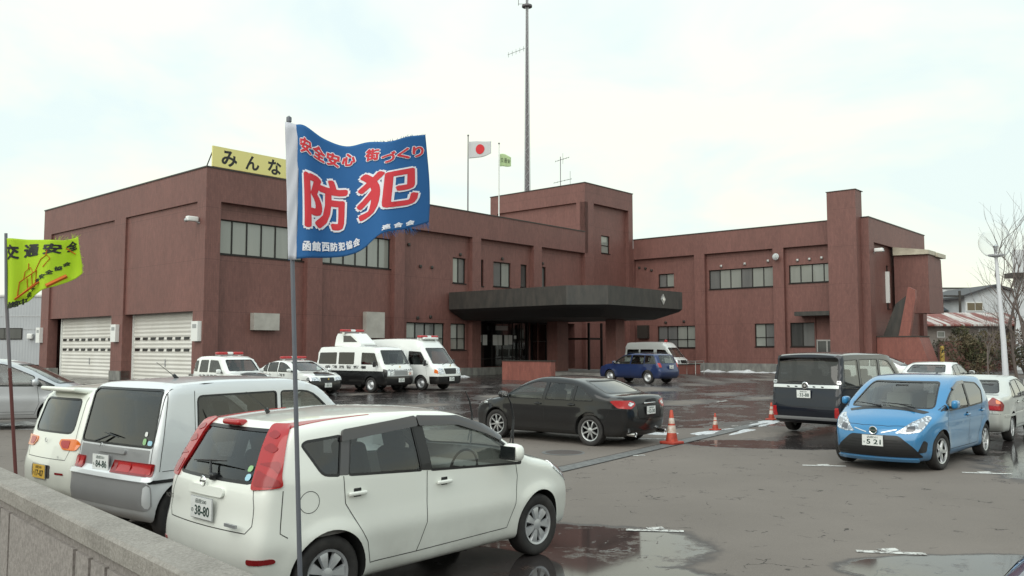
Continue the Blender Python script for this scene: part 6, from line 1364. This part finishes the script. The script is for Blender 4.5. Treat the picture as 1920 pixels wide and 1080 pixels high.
def fray(mb, fn, us, vs, outdir, m, L=.03, n=140, seed=1):
    rng = np.random.RandomState(seed)
    for _ in range(n):
        k = rng.rand(); u = us[0] + (us[1] - us[0]) * k; v = vs[0] + (vs[1] - vs[0]) * k; p = Vector(fn(u, v)); l = L * (.3 + rng.rand()); dd = Vector(outdir) + Vector(rng.randn(3) * .35)
        q = p + dd * l * .5 + Vector(rng.randn(3) * .003); r_ = p + dd * l; mb.tube([p, q, r_], [.0010, .0008, .0004], m, n=3)
def blue_flag():
    # flag frame: x to the right, y away, z up; origin at pole foot
    t = thing('banner_flag', 'blue nylon banner with red and white Japanese lettering flying from a grey pole', 'flag', (-.975, 4.0, 0))
    pole = [(-.098 + .0, 0, 3.21), (-.045, 0, 1.9), (0.0, 0, .75)]
    def px(z): return -.098 + (3.21 - z) * .0425
    mb = MB(); mb.tube([(px(3.21), 0, 3.21), (px(2.45), 0, 2.45), (px(1.2), 0, 1.2), (px(0), 0, 0)], [.0095, .0105, .0115, .012], M['pole_grey'], n=12); mb.lathe([(.013, 0), (.013, .02), (0, .03)], M['pole_grey'], c=(px(3.21), 0, 3.205), n=12); mb.build('pole', t, smooth=50)
    def Z(y): return 2.12 + (652 - y) / 1589 * 4.0      # heights of the cloth edge
    def X(x): return (x - 960) / 1589 * 4.0 + .955
    cols = [(545, 229, 487, 0), (577, 231, 484, -.03), (612, 252, 481, .03), (650, 265, 477, .05), (690, 260, 468, .0), (730, 262, 440, -.05), (768, 250, 428, -.02), (804, 243, 410, .05)]
    rows = 5; G = []
    for r_ in range(rows):
        v = r_ / (rows - 1); row = []
        for i, (x, yt, yb, dy) in enumerate(cols):
            k = .035 * math.sin(i * 1.1 + v * 2.2) * i / 7
            row.append((X(x + 5 * math.sin(v * 3 + i)), dy + k, Z(yb + (yt - yb) * v)))
        G.append(row)
    fn = interp2(G); asp = 1.05
    blue = cloth_mat('blue_nylon', (.030, .16, .42)); V, F = flag_cloth(1, 1, fn, blue, 70, 50)
    mb = MB(); mb.add(V, F, blue); cl = mb.build('cloth', t, smooth=80, fix=False)
    md = cl.modifiers.new('s', 'SOLIDIFY'); md.thickness = .0012
    mb = MB(); V = []; F = []
    for j in range(31):
        z = Z(229) + (Z(487) - Z(229)) * j / 30
        for i in range(7):
            k = i / 6; w_ = .066 - .030 * (j / 30); V.append((px(z) - .012 + w_ * k, -.028 - .003 * math.sin(j * .7 + i) + (.012 * k), z + .012 * (1 - k) * (1 if j == 0 else 0)))
    F = [(j * 7 + i, j * 7 + i + 1, (j + 1) * 7 + i + 1, (j + 1) * 7 + i) for j in range(30) for i in range(6)]
    mb.add(V, F, cloth_mat('white_nylon', (.66, .68, .74), thr=.15)); o = mb.build('pole_sleeve', t, smooth=80, fix=False); md = o.modifiers.new('s', 'SOLIDIFY'); md.thickness = .0012
    def F2(u, v):  # text sheet towards the camera
        return fn(u, v)
    wi = mat('flag_white_ink', (.78, .80, .86), .7); rd = mat('flag_red_ink', (.62, .035, .05), .7)
    for (s, u, v, h, bd, w) in (('防', .295, .45, .41, .02, .33), ('犯', .725, .475, .41, .02, .38)):
        for k_, (m_, b_, l_) in enumerate(((wi, .030, .003), (rd, .013, .0045))):
            mb = MB(); text_on(mb, F2, s, u, v, h, m_, asp, sp=b_, w=w, lift=l_); mb.build('lettering', t, fix=False)
    xs = [.15, .25, .35, .455, .61, .715, .815, .925]
    for ch, u in zip('安全安心街づくり', xs):
        v = .865 if u < .4 else (.885 if u < .65 else .84)
        for k_, (m_, b_, l_) in enumerate(((wi, .011, .003), (rd, .0045, .0045))):
            mb = MB(); text_on(mb, F2, ch, u, v - .015, .108, m_, asp, sp=b_, w=.088, lift=l_); mb.build('lettering', t, fix=False)
    for k, ch in enumerate('函館西防犯協会'):
        mb = MB(); u = .145 + .064 * k; text_on(mb, F2, ch, u, .09, .070, wi, asp, sp=.003, w=.055, lift=.003); mb.build('lettering', t, fix=False)
    for k, ch in enumerate('連合会'):
        mb = MB(); u = .74 + .07 * k; text_on(mb, F2, ch, u, .055, .05, wi, asp, sp=.003, w=.05, lift=.003); mb.build('lettering', t, fix=False)
    mb = MB(); fray(mb, fn, (.72, 1.0), (0, 0), (.3, 0, -1), blue, .024, 90, 1); fray(mb, fn, (.6, 1.0), (1, 1), (.1, 0, 1), blue, .008, 40, 3); mb.build('frayed_edge', t, fix=False)
def yellow_flag():
    D = 6.3; t = thing('banner_flag', 'fluorescent yellow-green banner with black and orange print on a leaning reddish pole', 'flag', ((20 - 960) / 1589 * D, D, 0))
    def Z(y): return 2.12 + (652 - y) / 1589 * D
    def X(x): return (x - 20) / 1589 * D
    mb = MB(); mb.tube([(X(2), 0, Z(436)), (X(8), 0, Z(560))], [.011, .012], M['pole_grey'], n=10); mb.tube([(X(8), 0, Z(560)), (X(20), 0, Z(690))], .0125, M['mast'], n=10); mb.tube([(X(20), 0, Z(690)), (X(40), 0, Z(895)), (X(56), 0, 0)], .0125, M['pole_red'], n=10); mb.build('pole', t, smooth=50)
    cols = [(2, 446, 578, 0), (18, 446, 576, -.02), (40, 447, 566, .03), (64, 448, 552, .0), (88, 449, 543, -.04), (108, 449, 535, .0), (126, 445, 523, .04), (144, 444, 512, .0)]
    G = []
    for r_ in range(5):
        v = r_ / 4; G.append([(X(x + (7 if i < 1 else 0) * (1 - v) + 3 * math.sin(v * 3 + i)), dy + .03 * math.sin(i * 1.2 + v * 3) * i / 7, Z(yb + (yt - yb) * v)) for i, (x, yt, yb, dy) in enumerate(cols)])
    fn = interp2(G); asp = 1.1; ye = cloth_mat('fluorescent_nylon', (.60, .80, .05), thr=.45); V, F = flag_cloth(1, 1, fn, ye, 50, 36)
    mb = MB(); mb.add(V, F, ye); o = mb.build('cloth', t, smooth=80, fix=False); md = o.modifiers.new('s', 'SOLIDIFY'); md.thickness = .0015
    for k, ch in enumerate('交通安全'):
        mb = MB(); text_on(mb, fn, ch, .13 + .235 * k, .80 + .01 * k, .20, M['ink_k'], asp, sp=.010, w=.19, lift=.003); mb.build('lettering', t, fix=False)
    og = mat('flag_orange_ink', (.55, .12, .01), .7)
    def line(pts, m_=og, w_=.007):
        mb = MB(); P = []
        for (u, v) in pts: p = np.array(fn(u, v)); P.append((p[0], p[1] - .005, p[2]))
        mb.tube(P, w_ * .5, m_, n=4); mb.build('printed_building', t, fix=False)
    # small line drawing of a domed hall
    line([(.20, .12), (.44, .20), (.46, .42), (.22, .34), (.20, .12)], w_=.010); line([(.26, .37), (.28, .48), (.36, .52), (.40, .41)]); line([(.33, .51), (.335, .60)]); line([(.30, .37), (.30, .16)]); line([(.38, .40), (.38, .19)]); line([(.44, .42), (.50, .62), (.56, .70), (.60, .62), (.54, .46)]); line([(.55, .70), (.555, .80)]); line([(.18, .10), (.50, .18)], w_=.016); line([(.74, .82), (.86, .62)], w_=.008); line([(.60, .05), (.78, .16)], w_=.030)
    for k, ch in enumerate('函館中央交通安全協会'):
        mb = MB(); text_on(mb, fn, ch, .10 + .073 * k, .03 + (.0 if k < 3 else .060 * (k - 2)), .09, M['ink_k'], asp, sp=.004, w=.075, lift=.003); mb.build('lettering', t, fix=False)
    mb = MB(); fray(mb, fn, (.6, 1), (1, 1), (.2, 0, 1), ye, .03, 26, 5); fray(mb, fn, (1, 1), (0, 1), (1, 0, 0), ye, .012, 30, 6); mb.build('frayed_edge', t, fix=False)
def roof_flags():
    def pole(s, t_, z0, z1, label):
        t = thing('flag_pole', label, 'flag pole', bw(s, t_, z0), 0, 'flag poles on the roof'); mb = MB(); mb.tube([(0, 0, 0), (0, 0, z1 - z0)], [.05, .035], M['white'] if s > 21 else M['mast'], n=8); mb.build('pole', t, smooth=50)
        mb = MB(); mb.lathe([(0, .12), (.07, .06), (.07, 0), (0, -.04)], M['mast'], c=(0, 0, z1 - z0 + .02), n=10); mb.build('finial', t, smooth=50); return t
    pole(19.4, .5, 10.6, 16.6, 'left flag pole on the roof carrying the white flag with red disc'); pole(22.5, .45, 10.6, 16.6, 'right flag pole on the roof carrying the small green and white flag')
    def flag(s, t_, z, L, H, m, label, deco):
        x, y, _ = bw(s, t_); t = thing('roof_flag', label, 'flag', (x + .06, y, z)); G = []
        for r_ in range(4):
            v = r_ / 3; G.append([(L * u, .12 * math.sin(u * 5 + v), H * v * (1 - .28 * u * u) + .04 * math.sin(u * 6) + (.30 * H * u * u if L > 1.2 else 0)) for u in np.linspace(0, 1, 7)])
        fn = interp2(G); V, F = flag_cloth(1, 1, fn, m, 24, 14); mb = MB(); mb.add(V, F, m); o = mb.build('cloth', t, smooth=80, fix=False); md = o.modifiers.new('s', 'SOLIDIFY'); md.thickness = .004
        deco(t, fn)
    def disc(t, fn):
        mb = MB(); n = 28; V = [fn(.5, .5)] + [fn(.5 + .20 * math.cos(a), .5 + .30 * math.sin(a)) for a in [2 * math.pi * i / n for i in range(n)]]; V = [(p[0], p[1] - .02, p[2]) for p in V]
        mb.add(V, [(0, i + 1, (i + 1) % n + 1) for i in range(n)], M['red_ink']); mb.build('red_disc', t, fix=False)
    def txt(t, fn):
        for k, ch in enumerate('交通安'):
            mb = MB(); text_on(mb, lambda u, v: np.array(fn(u, v)) - [0, .015, 0], ch, .2 + .3 * k, .5, .38, M['ink_k'], 1., bold=.02, w=.25, lift=.0); mb.build('lettering', t, fix=False)
    flag(19.4, .5, 15.05, 1.52, 1.2, cloth_mat('white_flag_cloth', (.70, .71, .72)), 'white flag with a red disc flying above the roof', disc)
    flag(22.5, .45, 15.0, .80, .92, cloth_mat('pale_green_flag_cloth', (.55, .70, .40)), 'small pale green flag with black writing right of the red disc flag', txt)
# ================================================================ small things in the lot
def cone(x, y, h, label, tilt=0):
    t = thing('traffic_cone', label, 'cone', (x, y, gzx(x, y) + .004), R(40), 'traffic cones along the drain'); k = h / .72
    org = M['cone']; wh = M['cone_white']
    mb = MB(); mb.rbox((0, 0, .03 * k), (.19 * k, .19 * k, .03 * k), .02 * k, M['cone_base']); mb.build('base', t, smooth=45)
    def r_(z): return .14 - .11 * z / .72
    mb = MB(); zs = [.05, .24, .40, .44, .56, .72]
    for i in range(len(zs) - 1): mb.lathe([(r_(zs[i]) * k, zs[i] * k), (r_(zs[i + 1]) * k, zs[i + 1] * k)], wh if i in (1, 3) else org, n=24)
    mb.lathe([(r_(.72) * k, .72 * k), (.018 * k, .73 * k), (.018 * k, .71 * k)], org, n=24); mb.build('cone_body', t, smooth=50)
def lot_things():
    M['cone'] = mat('cone_orange', (.5, .07, .03), .5, build=noise_mix(8, (.30, .035, .02), (.56, .075, .035))); M['cone_white'] = mat('cone_band', (.62, .52, .44), .5, build=noise_mix(9, (.40, .27, .2), (.72, .66, .6))); M['cone_base'] = mat('cone_base', (.40, .05, .03), .6)
    cone(3.48, 18.6, .72, 'tall dirty orange cone with pale bands nearest the black sedan'); cone(5.10, 21.4, .42, 'small orange cone standing between the tall cone and the dark minivan'); cone(7.28, 23.9, .48, 'orange cone at the left rear corner of the dark minivan')
    # planters by the porch
    def planter(name, label, s0, s1, t0, t1, z1):
        t = thing(name, label, 'low wall', bw(0, 0, 0), A_); mb = MB(); mb.box(s0, s1, t0, t1, .1, z1, M['tile2']); mb.build('tiled_wall', t); mb = MB(); mb.box(s0 - .04, s1 + .04, t0 - .04, t1 + .04, z1, z1 + .05, M['coping']); mb.build('coping', t)
    planter('low_wall', 'orange-red tiled low wall in front of the entrance left of the porch', 14.9, 15.3, -10.3, -6.7, 1.36); planter('low_wall', 'short orange-red tiled low wall right of the blue estate car', 29.0, 33.2, -9.4, -9.0, .92)
    t = thing('handrail', 'thin steel handrail beside the short tiled wall', 'handrail', bw(30.4, -9.9, .28), A_); mb = MB(); mb.tube([(0, 0, 0), (0, 0, .9), (2.4, 0, .9), (2.4, 0, 0)], .03, M['alu'], n=8); mb.tube([(1.2, 0, 0), (1.2, 0, .9)], .03, M['alu']); mb.build('rail', t, smooth=40)
    t = thing('yellow_post', 'short yellow post beside the outdoor stair', 'post', (31.2, 61.5, .28)); mb = MB(); mb.lathe([(.16, 0), (.16, 1.5), (.10, 1.65), (.14, 1.68), (.14, 1.95), (0, 2.0)], mat('post_yellow', (.6, .42, .10), .5), n=12); mb.build('post_body', t, smooth=40)
    # street lamp with a glass globe ring
    D = 34; t = thing('street_lamp', 'white street lamp post with a clear globe at the right edge', 'street lamp', ((1882 - 960) / 1589 * D, D, .2)); zt = 2.12 + (652 - 482) / 1589 * D - .2
    lp = mat('lamp_white', (.62, .63, .66), .5); mb = MB(); mb.tube([(.05, 0, 0), (0, 0, 2.2), (-.16, 0, zt)], [.125, .10, .06], lp, n=14); mb.lathe([(.075, 0), (.28, .06), (.30, .12), (0, .12)], lp, c=(-.16, 0, zt), n=18); mb.build('post', t, smooth=45)
    mb = MB(); n = 20; mb.lathe([(.30 + .0 * i, 0) if i == 0 else (.62 * math.sin(R(28 + 110 * i / n)), .50 - .62 * math.cos(R(28 + 110 * i / n)) + .0) for i in range(n + 1)], M['globe'], c=(-.16, 0, zt + .1), n=28); mb.build('globe', t, smooth=60)
    mb = MB(); mb.lathe([(.05, 0), (.07, .2), (.10, .35), (0, .42)], M['lens'], c=(-.16, 0, zt + .12), n=12); mb.build('bulb', t, smooth=40)
    # tiny rusted brown upright things beside the porch entrance: umbrella stand style items
    for k, (s, tt, h, r_, m, lab) in enumerate(((21.6, -1.2, .95, .18, M['white'], 'white folded notice board left inside the porch'), (22.5, -1.2, .85, .2, M['white'], 'white sack-shaped bin right of the notice board in the porch'))):
        t = thing('notice_stand' if k == 0 else 'bin', lab, 'stand' if k == 0 else 'bin', bw(s, tt, .27), A_); mb = MB()
        if k == 0: mb.prism([(-.28, 0), (-.02, h), (.02, h), (.28, 0), (.24, 0), (0, h - .05), (-.24, 0)], (-.22, .22), m, plane='yz')
        else: mb.lathe([(r_, 0), (r_ * 1.05, h * .3), (r_ * .9, h * .7), (r_ * .55, h * .85), (.10, h * .9), (.14, h), (0, h)], m, n=14)
        mb.build('board' if k == 0 else 'bin_body', t, smooth=40)
# ================================================================ neighbouring buildings and plants
def neighbours():
    D = 66; x1 = (76 - 960) / 1589 * D
    def corr(nt, p):
        tc_ = N(nt, 'ShaderNodeTexCoord'); wv = N(nt, 'ShaderNodeTexWave', wave_type='BANDS', bands_direction='X', i={'Scale': 1.4}); nt.links.new(tc_.outputs['Object'], wv.inputs['Vector'])
        n = N(nt, 'ShaderNodeTexNoise', i={'Scale': .6, 'Detail': 6.}); nt.links.new(tc_.outputs['Object'], n.inputs['Vector']); r = N(nt, 'ShaderNodeMix', data_type='RGBA'); r.inputs['A'].default_value = (.34, .36, .38, 1); r.inputs['B'].default_value = (.46, .48, .50, 1); nt.links.new(n.outputs['Fac'], r.inputs['Factor']); nt.links.new(r.outputs['Result'], p.inputs['Base Color'])
        b = N(nt, 'ShaderNodeBump', i={'Strength': .3, 'Distance': .05}); nt.links.new(wv.outputs['Fac'], b.inputs['Height']); nt.links.new(b.outputs[0], p.inputs['Normal'])
    gm = mat('grey_metal_siding', (.4, .42, .44), .5, .1, build=corr)
    t = thing('warehouse', 'pale grey metal-clad warehouse at the left behind the station', 'building', (x1, D, 0)); mb = MB(); mb.box(-14, 3.2, 0, 12, .8, 6.1, gm); mb.build('wall', t)
    mb = MB(); mb.box(-14.1, 3.3, -.1, 12, 6.1, 6.25, M['alu']); mb.build('roof', t); mb = MB(); mb.box(-14.02, 3.22, -.02, 11.9, -.2, .8, M['coping']); mb.build('base', t)
    mb = MB(); mb.box(-14.0, 3.2, -.03, .0, 4.55, 4.6, M['steel']); mb.box(-14.0, 3.2, -.03, .0, 3.55, 3.58, M['steel']); mb.build('trim', t)
    wdo = MB(); wdo.box(-4.2, -1.45, -.05, .02, 2.75, 3.65, M['frame']); o = wdo.build('window', t); pn = MB(); pn.box(-4.1, -2.85, -.06, -.052, 2.83, 3.57, M['pane_d']); pn.box(-2.8, -1.52, -.06, -.052, 2.83, 3.57, M['pane_d']); pn.build('pane', o)
    mb = MB(); mb.rbox((-.75, -.15, 3.0), (.22, .15, .22), .08, M['white']); mb.build('wall_fan', t, smooth=45)
    # right side, measured at 80 m
    D = 80
    def X(x, d=D): return (x - 960) / 1589 * d
    def Z(y, d=D): return 2.12 + (652 - y) / 1589 * d
    stucco = mat('white_stucco', (.6, .62, .64), .85, build=noise_mix(.8, (.50, .52, .54), (.66, .68, .70))); beige = mat('beige_stucco', (.32, .29, .26), .85, build=noise_mix(.8, (.24, .21, .19), (.38, .34, .31)))
    droof = mat('dark_tile_roof', (.05, .05, .055), .6); bluegrey = mat('blue_grey_roof', (.12, .15, .18), .5)
    def rust(nt, p):
        tc_ = N(nt, 'ShaderNodeTexCoord'); m = N(nt, 'ShaderNodeMapping'); m.inputs['Scale'].default_value = (1.5, .12, .12); nt.links.new(tc_.outputs['Object'], m.inputs[0]); n = N(nt, 'ShaderNodeTexNoise', i={'Scale': 1.1, 'Detail': 6., 'Roughness': .7}); nt.links.new(m.outputs[0], n.inputs['Vector']); r = N(nt, 'ShaderNodeValToRGB'); e = r.color_ramp.elements; e[0].position = .46; e[1].position = .54; e[0].color = (.58, .55, .52, 1); e[1].color = (.22, .055, .04, 1); nt.links.new(n.outputs['Fac'], r.inputs[0]); nt.links.new(r.outputs[0], p.inputs['Base Color'])
    rustm = mat('rusty_sheet_roof', (.5, .4, .35), .6, build=rust)
    def foot(mb, a, b_, d, dep, z0, z1, m, jut=0):
        k = (d + dep) / d; xa, xb = X(a, d), X(b_, d)
        mb.add([(xa, -jut, z) if q == 0 else (xb, -jut, z) if q == 1 else (xb * k, dep, z) if q == 2 else (xa * k + .3, dep, z) for z in (z0, z1) for q in range(4)], [(0, 1, 2, 3), (4, 5, 6, 7), (0, 1, 5, 4), (1, 2, 6, 5), (2, 3, 7, 6), (3, 0, 4, 7)], m)
    # gabled white house
    d = 88; t = thing('white_house', 'white gabled house with a dark roof and brown window behind the bare trees', 'building', (0, d, 0)); mb = MB()
    gx0, gx1 = X(1812, d), X(1935, d); ap = X(1868, d); P = [(gx0, 0), (gx0, Z(556, d)), (ap, Z(538, d)), (gx1, Z(556, d)), (gx1, 0)]
    mb.prism(P, (0, 9), stucco); mb.build('wall', t); mb = MB(); e_ = .55
    mb.prism([(gx0 - .9, Z(560, d)), (ap, Z(537, d)), (gx1 + .9, Z(560, d)), (gx1 + .9, Z(556.5, d)), (ap, Z(533, d)), (gx0 - .9, Z(556.5, d))], (-.6, 9.5), droof); mb.build('roof', t)
    f_ = MB(); f_.box(X(1814, d), X(1846, d), -.08, .05, Z(584, d), Z(566, d), M['white']); o = f_.build('window', t); q = MB(); q.box(X(1816, d), X(1830, d), -.10, -.085, Z(582, d), Z(568, d), mat('brown_blind', (.16, .13, .08), .5)); q.box(X(1831, d), X(1844, d), -.10, -.085, Z(582, d), Z(568, d), mat('brown_blind2', (.16, .13, .08), .5)); q.build('pane', o)
    # low house with the rusty roof
    d = 76; t = thing('low_house', 'low beige house with a rust-streaked white sheet roof', 'building', (0, d, 0)); x0, x1 = X(1738, d), X(1935, d); mb = MB(); foot(mb, 1738, 1935, d, 7, 0, Z(612, d), beige); mb.build('wall', t)
    mb = MB(); mb.prism([(-1.0, Z(612, d)), (-1.0, Z(609, d)), (4.0, Z(590, d) + .35), (9, Z(611, d)), (9, Z(613, d))], (x0 - .3, x1), rustm, plane='yz'); mb.build('roof', t)
    for (a, b_, c_, e_) in ((1757, 1772, 633, 621), (1836, 1852, 632, 616)):
        f_ = MB(); f_.box(X(a, d), X(b_, d), -.06, .05, Z(c_, d), Z(e_, d), M['white']); o = f_.build('window', t); q = MB(); q.box(X(a, d) + .08, X(b_, d) - .08, -.08, -.062, Z(c_, d) + .08, Z(e_, d) - .08, M['pane_b']); q.build('pane', o)
    mb = MB(); mb.box(x0 + .5, x1, -1.2, -.9, 0, Z(640, d), M['tile']); o = mb.build('brown_fence'); o.location = (0, d, 0); tag(o, 'dark red-brown board fence in front of the low beige house', 'fence')
    # blue-grey roofed house and pale block behind
    d = 92; t = thing('blue_roof_house', 'small house with a blue-grey hipped roof seen over the rusty roof', 'building', (0, d, 0)); mb = MB(); mb.box(X(1765, d), X(1806, d), 0, 6, 0, Z(586, d), beige); mb.build('wall', t); mb = MB(); xa, xb = X(1758, d), X(1812, d)
    mb.add([(xa, -.8, Z(583, d)), (xb, -.8, Z(583, d)), (xb, 7, Z(583, d)), (xa, 7, Z(583, d)), (xa + 1, 3, Z(558, d)), (xb - 1.2, 3, Z(558, d))], [(0, 1, 5, 4), (1, 2, 5), (2, 3, 4, 5), (3, 0, 4), (0, 3, 2, 1)], bluegrey); mb.build('roof', t)
    d = 120; t = thing('pale_block', 'long pale flat-roofed block far behind the houses', 'building', (0, d, 0)); mb = MB(); foot(mb, 1740, 1838, d, 12, 0, Z(541, d), stucco); mb.build('wall', t); mb = MB(); foot(mb, 1739, 1839, d, 11.8, Z(541, d), Z(539, d), M['coping'], .2); mb.build('parapet', t)
    d = 70; t = thing('apartment_building', 'tall pale grey building cut off by the right edge', 'building', (0, d, 0)); mb = MB(); foot(mb, 1905, 1990, d, 10, 0, Z(467, d), stucco); mb.build('wall', t); mb = MB(); mb.box(X(1888, d), X(1925, d), -1.3, -.02, Z(522, d), Z(513, d), M['coping']); mb.build('balcony', t)
    t = thing('utility_pole', 'slim dark utility pole beside the white gabled house', 'pole', (X(1803, 84), 84, 0)); mb = MB(); mb.tube([(0, 0, 0), (0, 0, Z(545, 84))], [.16, .12], M['coping'], n=8); mb.build('post', t); mb = MB(); mb.box(-1.6, .4, -.05, .05, Z(555, 84) - .08, Z(555, 84) + .08, M['coping']); mb.build('cross_arm', t)
    # distant tree line / city low blocks beyond everything so the horizon is closed
    t = thing('far_building', 'long dull grey building closing the gap left of the low house', 'building', (0, 100, 0)); mb = MB(); mb.box(X(1725, 100), X(1765, 100), 0, 8, 0, Z(600, 100), beige); mb.build('wall', t); mb = MB(); mb.box(X(1724, 100), X(1766, 100), -.2, 8.2, Z(600, 100), Z(597, 100), droof); mb.build('roof', t)
    # block wall closing the lot on the right
    mb = MB(); mb.box(0, 26, -.08, .08, -.1, 1.5, M['concrete']); o = mb.build('block_wall'); o.location = (34.5, 56, .2); o.rotation_euler = (0, 0, R(-41)); tag(o, 'grey block wall behind the white sedan at the right', 'wall')
    mb = MB()
    for k in range(14): mb.box(k * 1.5 - .04, k * 1.5 + .04, -.04, .04, 0, .85, M['alu'])
    mb.box(0, 19.5, -.03, .03, .55, .80, M['alu']); mb.box(0, 19.5, -.03, .03, .22, .36, M['alu']); o = mb.build('guard_rail'); o.location = (19.0, 31.5, .1); o.rotation_euler = (0, 0, R(-41)); tag(o, 'white metal guard rail running behind the silver white sedan', 'guard rail')
def bare_tree(x, y, h, seed, label, spread=.5, trunk=.11):
    t = thing('bare_tree', label, 'tree', (x, y, gzx(x, y)), 0, 'bare trees at the right edge'); rng = random.Random(seed); tr = MB(); cw = MB(); cnt = [0]
    bark = M['bark']
    def grow(p, d, L, r, dep, mb):
        if dep > 5 or cnt[0] > 1500: return
        cnt[0] += 1; n = 4; pts = [p]; q = Vector(p); dd = Vector(d)
        for i in range(n):
            dd = (dd + Vector((rng.gauss(0, .10), rng.gauss(0, .10), .06))).normalized(); q = q + dd * L / n; pts.append(tuple(q))
        mb.tube(pts, [r * (1 - .4 * i / n) for i in range(n + 1)], bark, n=6 if dep < 2 else 3, cap=False)
        for k in range(3 if dep < 3 else 2):
            a = rng.random() * 6.28; s = spread * (.7 + .5 * rng.random()); ax = dd.cross(Vector((math.cos(a), math.sin(a), .3))).normalized()
            nd = (dd * (1 - s * .35) + ax * s + Vector((0, 0, .15))).normalized(); st = Vector(pts[-1 if k == 0 else rng.choice((2, 3))]); grow(tuple(st), nd, L * (.62 + .2 * rng.random()), r * .58, dep + 1, cw)
    grow((0, 0, 0), (0.02, 0, 1), h * .36, trunk, 0, tr)
    tr.build('trunk', t, smooth=60, fix=False); cw.build('crown', t, smooth=60, fix=False)
def bush(x, y, w_, h, seed, label, cols, name='shrub'):
    t = thing(name, label, 'shrub', (x, y, gzx(x, y)), 0); rng = random.Random(seed); mb = MB()
    for k in range(7): a = rng.random() * 6.28; mb.tube([(0, 0, 0), (math.cos(a) * w_ * .2, math.sin(a) * w_ * .2, h * .5), (math.cos(a) * w_ * .35, math.sin(a) * w_ * .35, h * .85)], [.05, .03, .01], M['bark'], n=4)
    mb.build('stems', t, fix=False); mb = MB(); cl = [(rng.gauss(0, .33) * w_, rng.gauss(0, .33) * w_, h * (.15 + .8 * rng.random()), rng.choice(cols)) for _ in range(46)]
    for (cx, cy, cz, m) in cl:
        rr = .20 * h * (.6 + .6 * rng.random()) * (1.15 - .6 * cz / h)
        for _ in range(120):
            d = Vector((rng.gauss(0, 1), rng.gauss(0, 1), rng.gauss(0, 1))).normalized() * rr * (.6 + .5 * rng.random()); c = Vector((cx, cy, max(.1, cz))) + d; a = Vector((rng.gauss(0, 1), rng.gauss(0, 1), rng.gauss(0, 1))).normalized() * .09; b = Vector((rng.gauss(0, 1), rng.gauss(0, 1), rng.gauss(0, 1))).normalized() * .05
            mb.add([tuple(c - a), tuple(c + b), tuple(c + a), tuple(c - b)], [(0, 1, 2, 3)], m)
    mb.build('foliage', t, fix=False)
def plants():
    M['bark'] = mat('bark', (.12, .095, .085), .9); g1 = mat('dull_green_leaf', (.075, .075, .034), .8); g2 = mat('brown_green_leaf', (.12, .098, .055), .8); g3 = mat('dark_green_leaf', (.045, .048, .028), .8); g4 = mat('dry_twig', (.20, .165, .15), .9)
    bare_tree(23.3, 38.0, 8.4, 3, 'bare tree right of the lamp post, tallest of the leafless trees', .48, .085); bare_tree(22.2, 39.5, 5.8, 8, 'smaller bare tree just left of the lamp post', .62, .05); bare_tree(25.0, 42.0, 8.6, 12, 'bare tree half cut off by the right edge', .5, .08)
    bush(32.6, 60.0, 1.9, 3.2, 4, 'rounded brown-green evergreen shrub behind the white sedan', [g1, g2, g3]); bush(36.2, 60.0, 3.0, 3.2, 6, 'twiggy grey-pink shrub left of the lamp post', [g4, g4, g2]); bush(34.3, 53.0, 2.2, 2.6, 9, 'dark evergreen shrub at the right edge behind the lamp post', [g3, g1, g3])
M['pole_grey'] = mat('pole_grey', (.15, .16, .185), .4, .3); M['pole_red'] = mat('pole_brown_red', (.10, .025, .022), .5)
M['globe'] = glassmat('globe_glass', (.97, .97, .97), 1.12)

def reflection_houses():
    """unseen houses added behind the camera for the car panes and puddles to mirror"""
    cols = [(.30, .29, .27), (.16, .13, .11), (.36, .35, .33), (.12, .14, .15), (.28, .22, .17)]; rng = random.Random(2); droof = mat('slate_roof', (.05, .05, .055), .6)
    x = -46
    for k in range(7):  # each house is out of view, added only to be reflected
        W = 9 + 3 * rng.random(); H = 5.2 + 3.0 * rng.random(); D = -17 - 5 * rng.random()
        adj = ('cream', 'brown', 'white', 'blue-grey', 'tan')[k % 5]
        t = thing('reflection_house', '%s rendered house added out of view for reflections, number %s along from the left' % (adj, ('one', 'two', 'three', 'four', 'five', 'six', 'seven')[k]), 'house', (x + W / 2, D, 0), 0, 'houses added behind the camera for reflections')
        mb = MB(); mb.box(-W / 2, W / 2, -9, 0, -.2, H, mat('render_%d' % k, cols[k % 5], .8)); mb.build('wall', t)
        mb = MB(); mb.prism([(-W / 2 - .5, H), (0, H + 2.0), (W / 2 + .5, H)], (-9.5, .6), droof); mb.build('roof', t)
        for wx in (-W * .28, W * .25):
            for wz in (1.0, 3.6):
                mb = MB(); mb.box(wx - .8, wx + .8, .0, .06, wz, wz + 1.2, M['pane_d']); mb.build('window', t)
        x += W + 1.5 + 2 * rng.random()
ground(); markings(); snow(); police_station(); station_fittings(); build_cars(); near_wall(); blue_flag(); yellow_flag(); roof_flags(); lot_things(); neighbours(); plants(); reflection_houses()
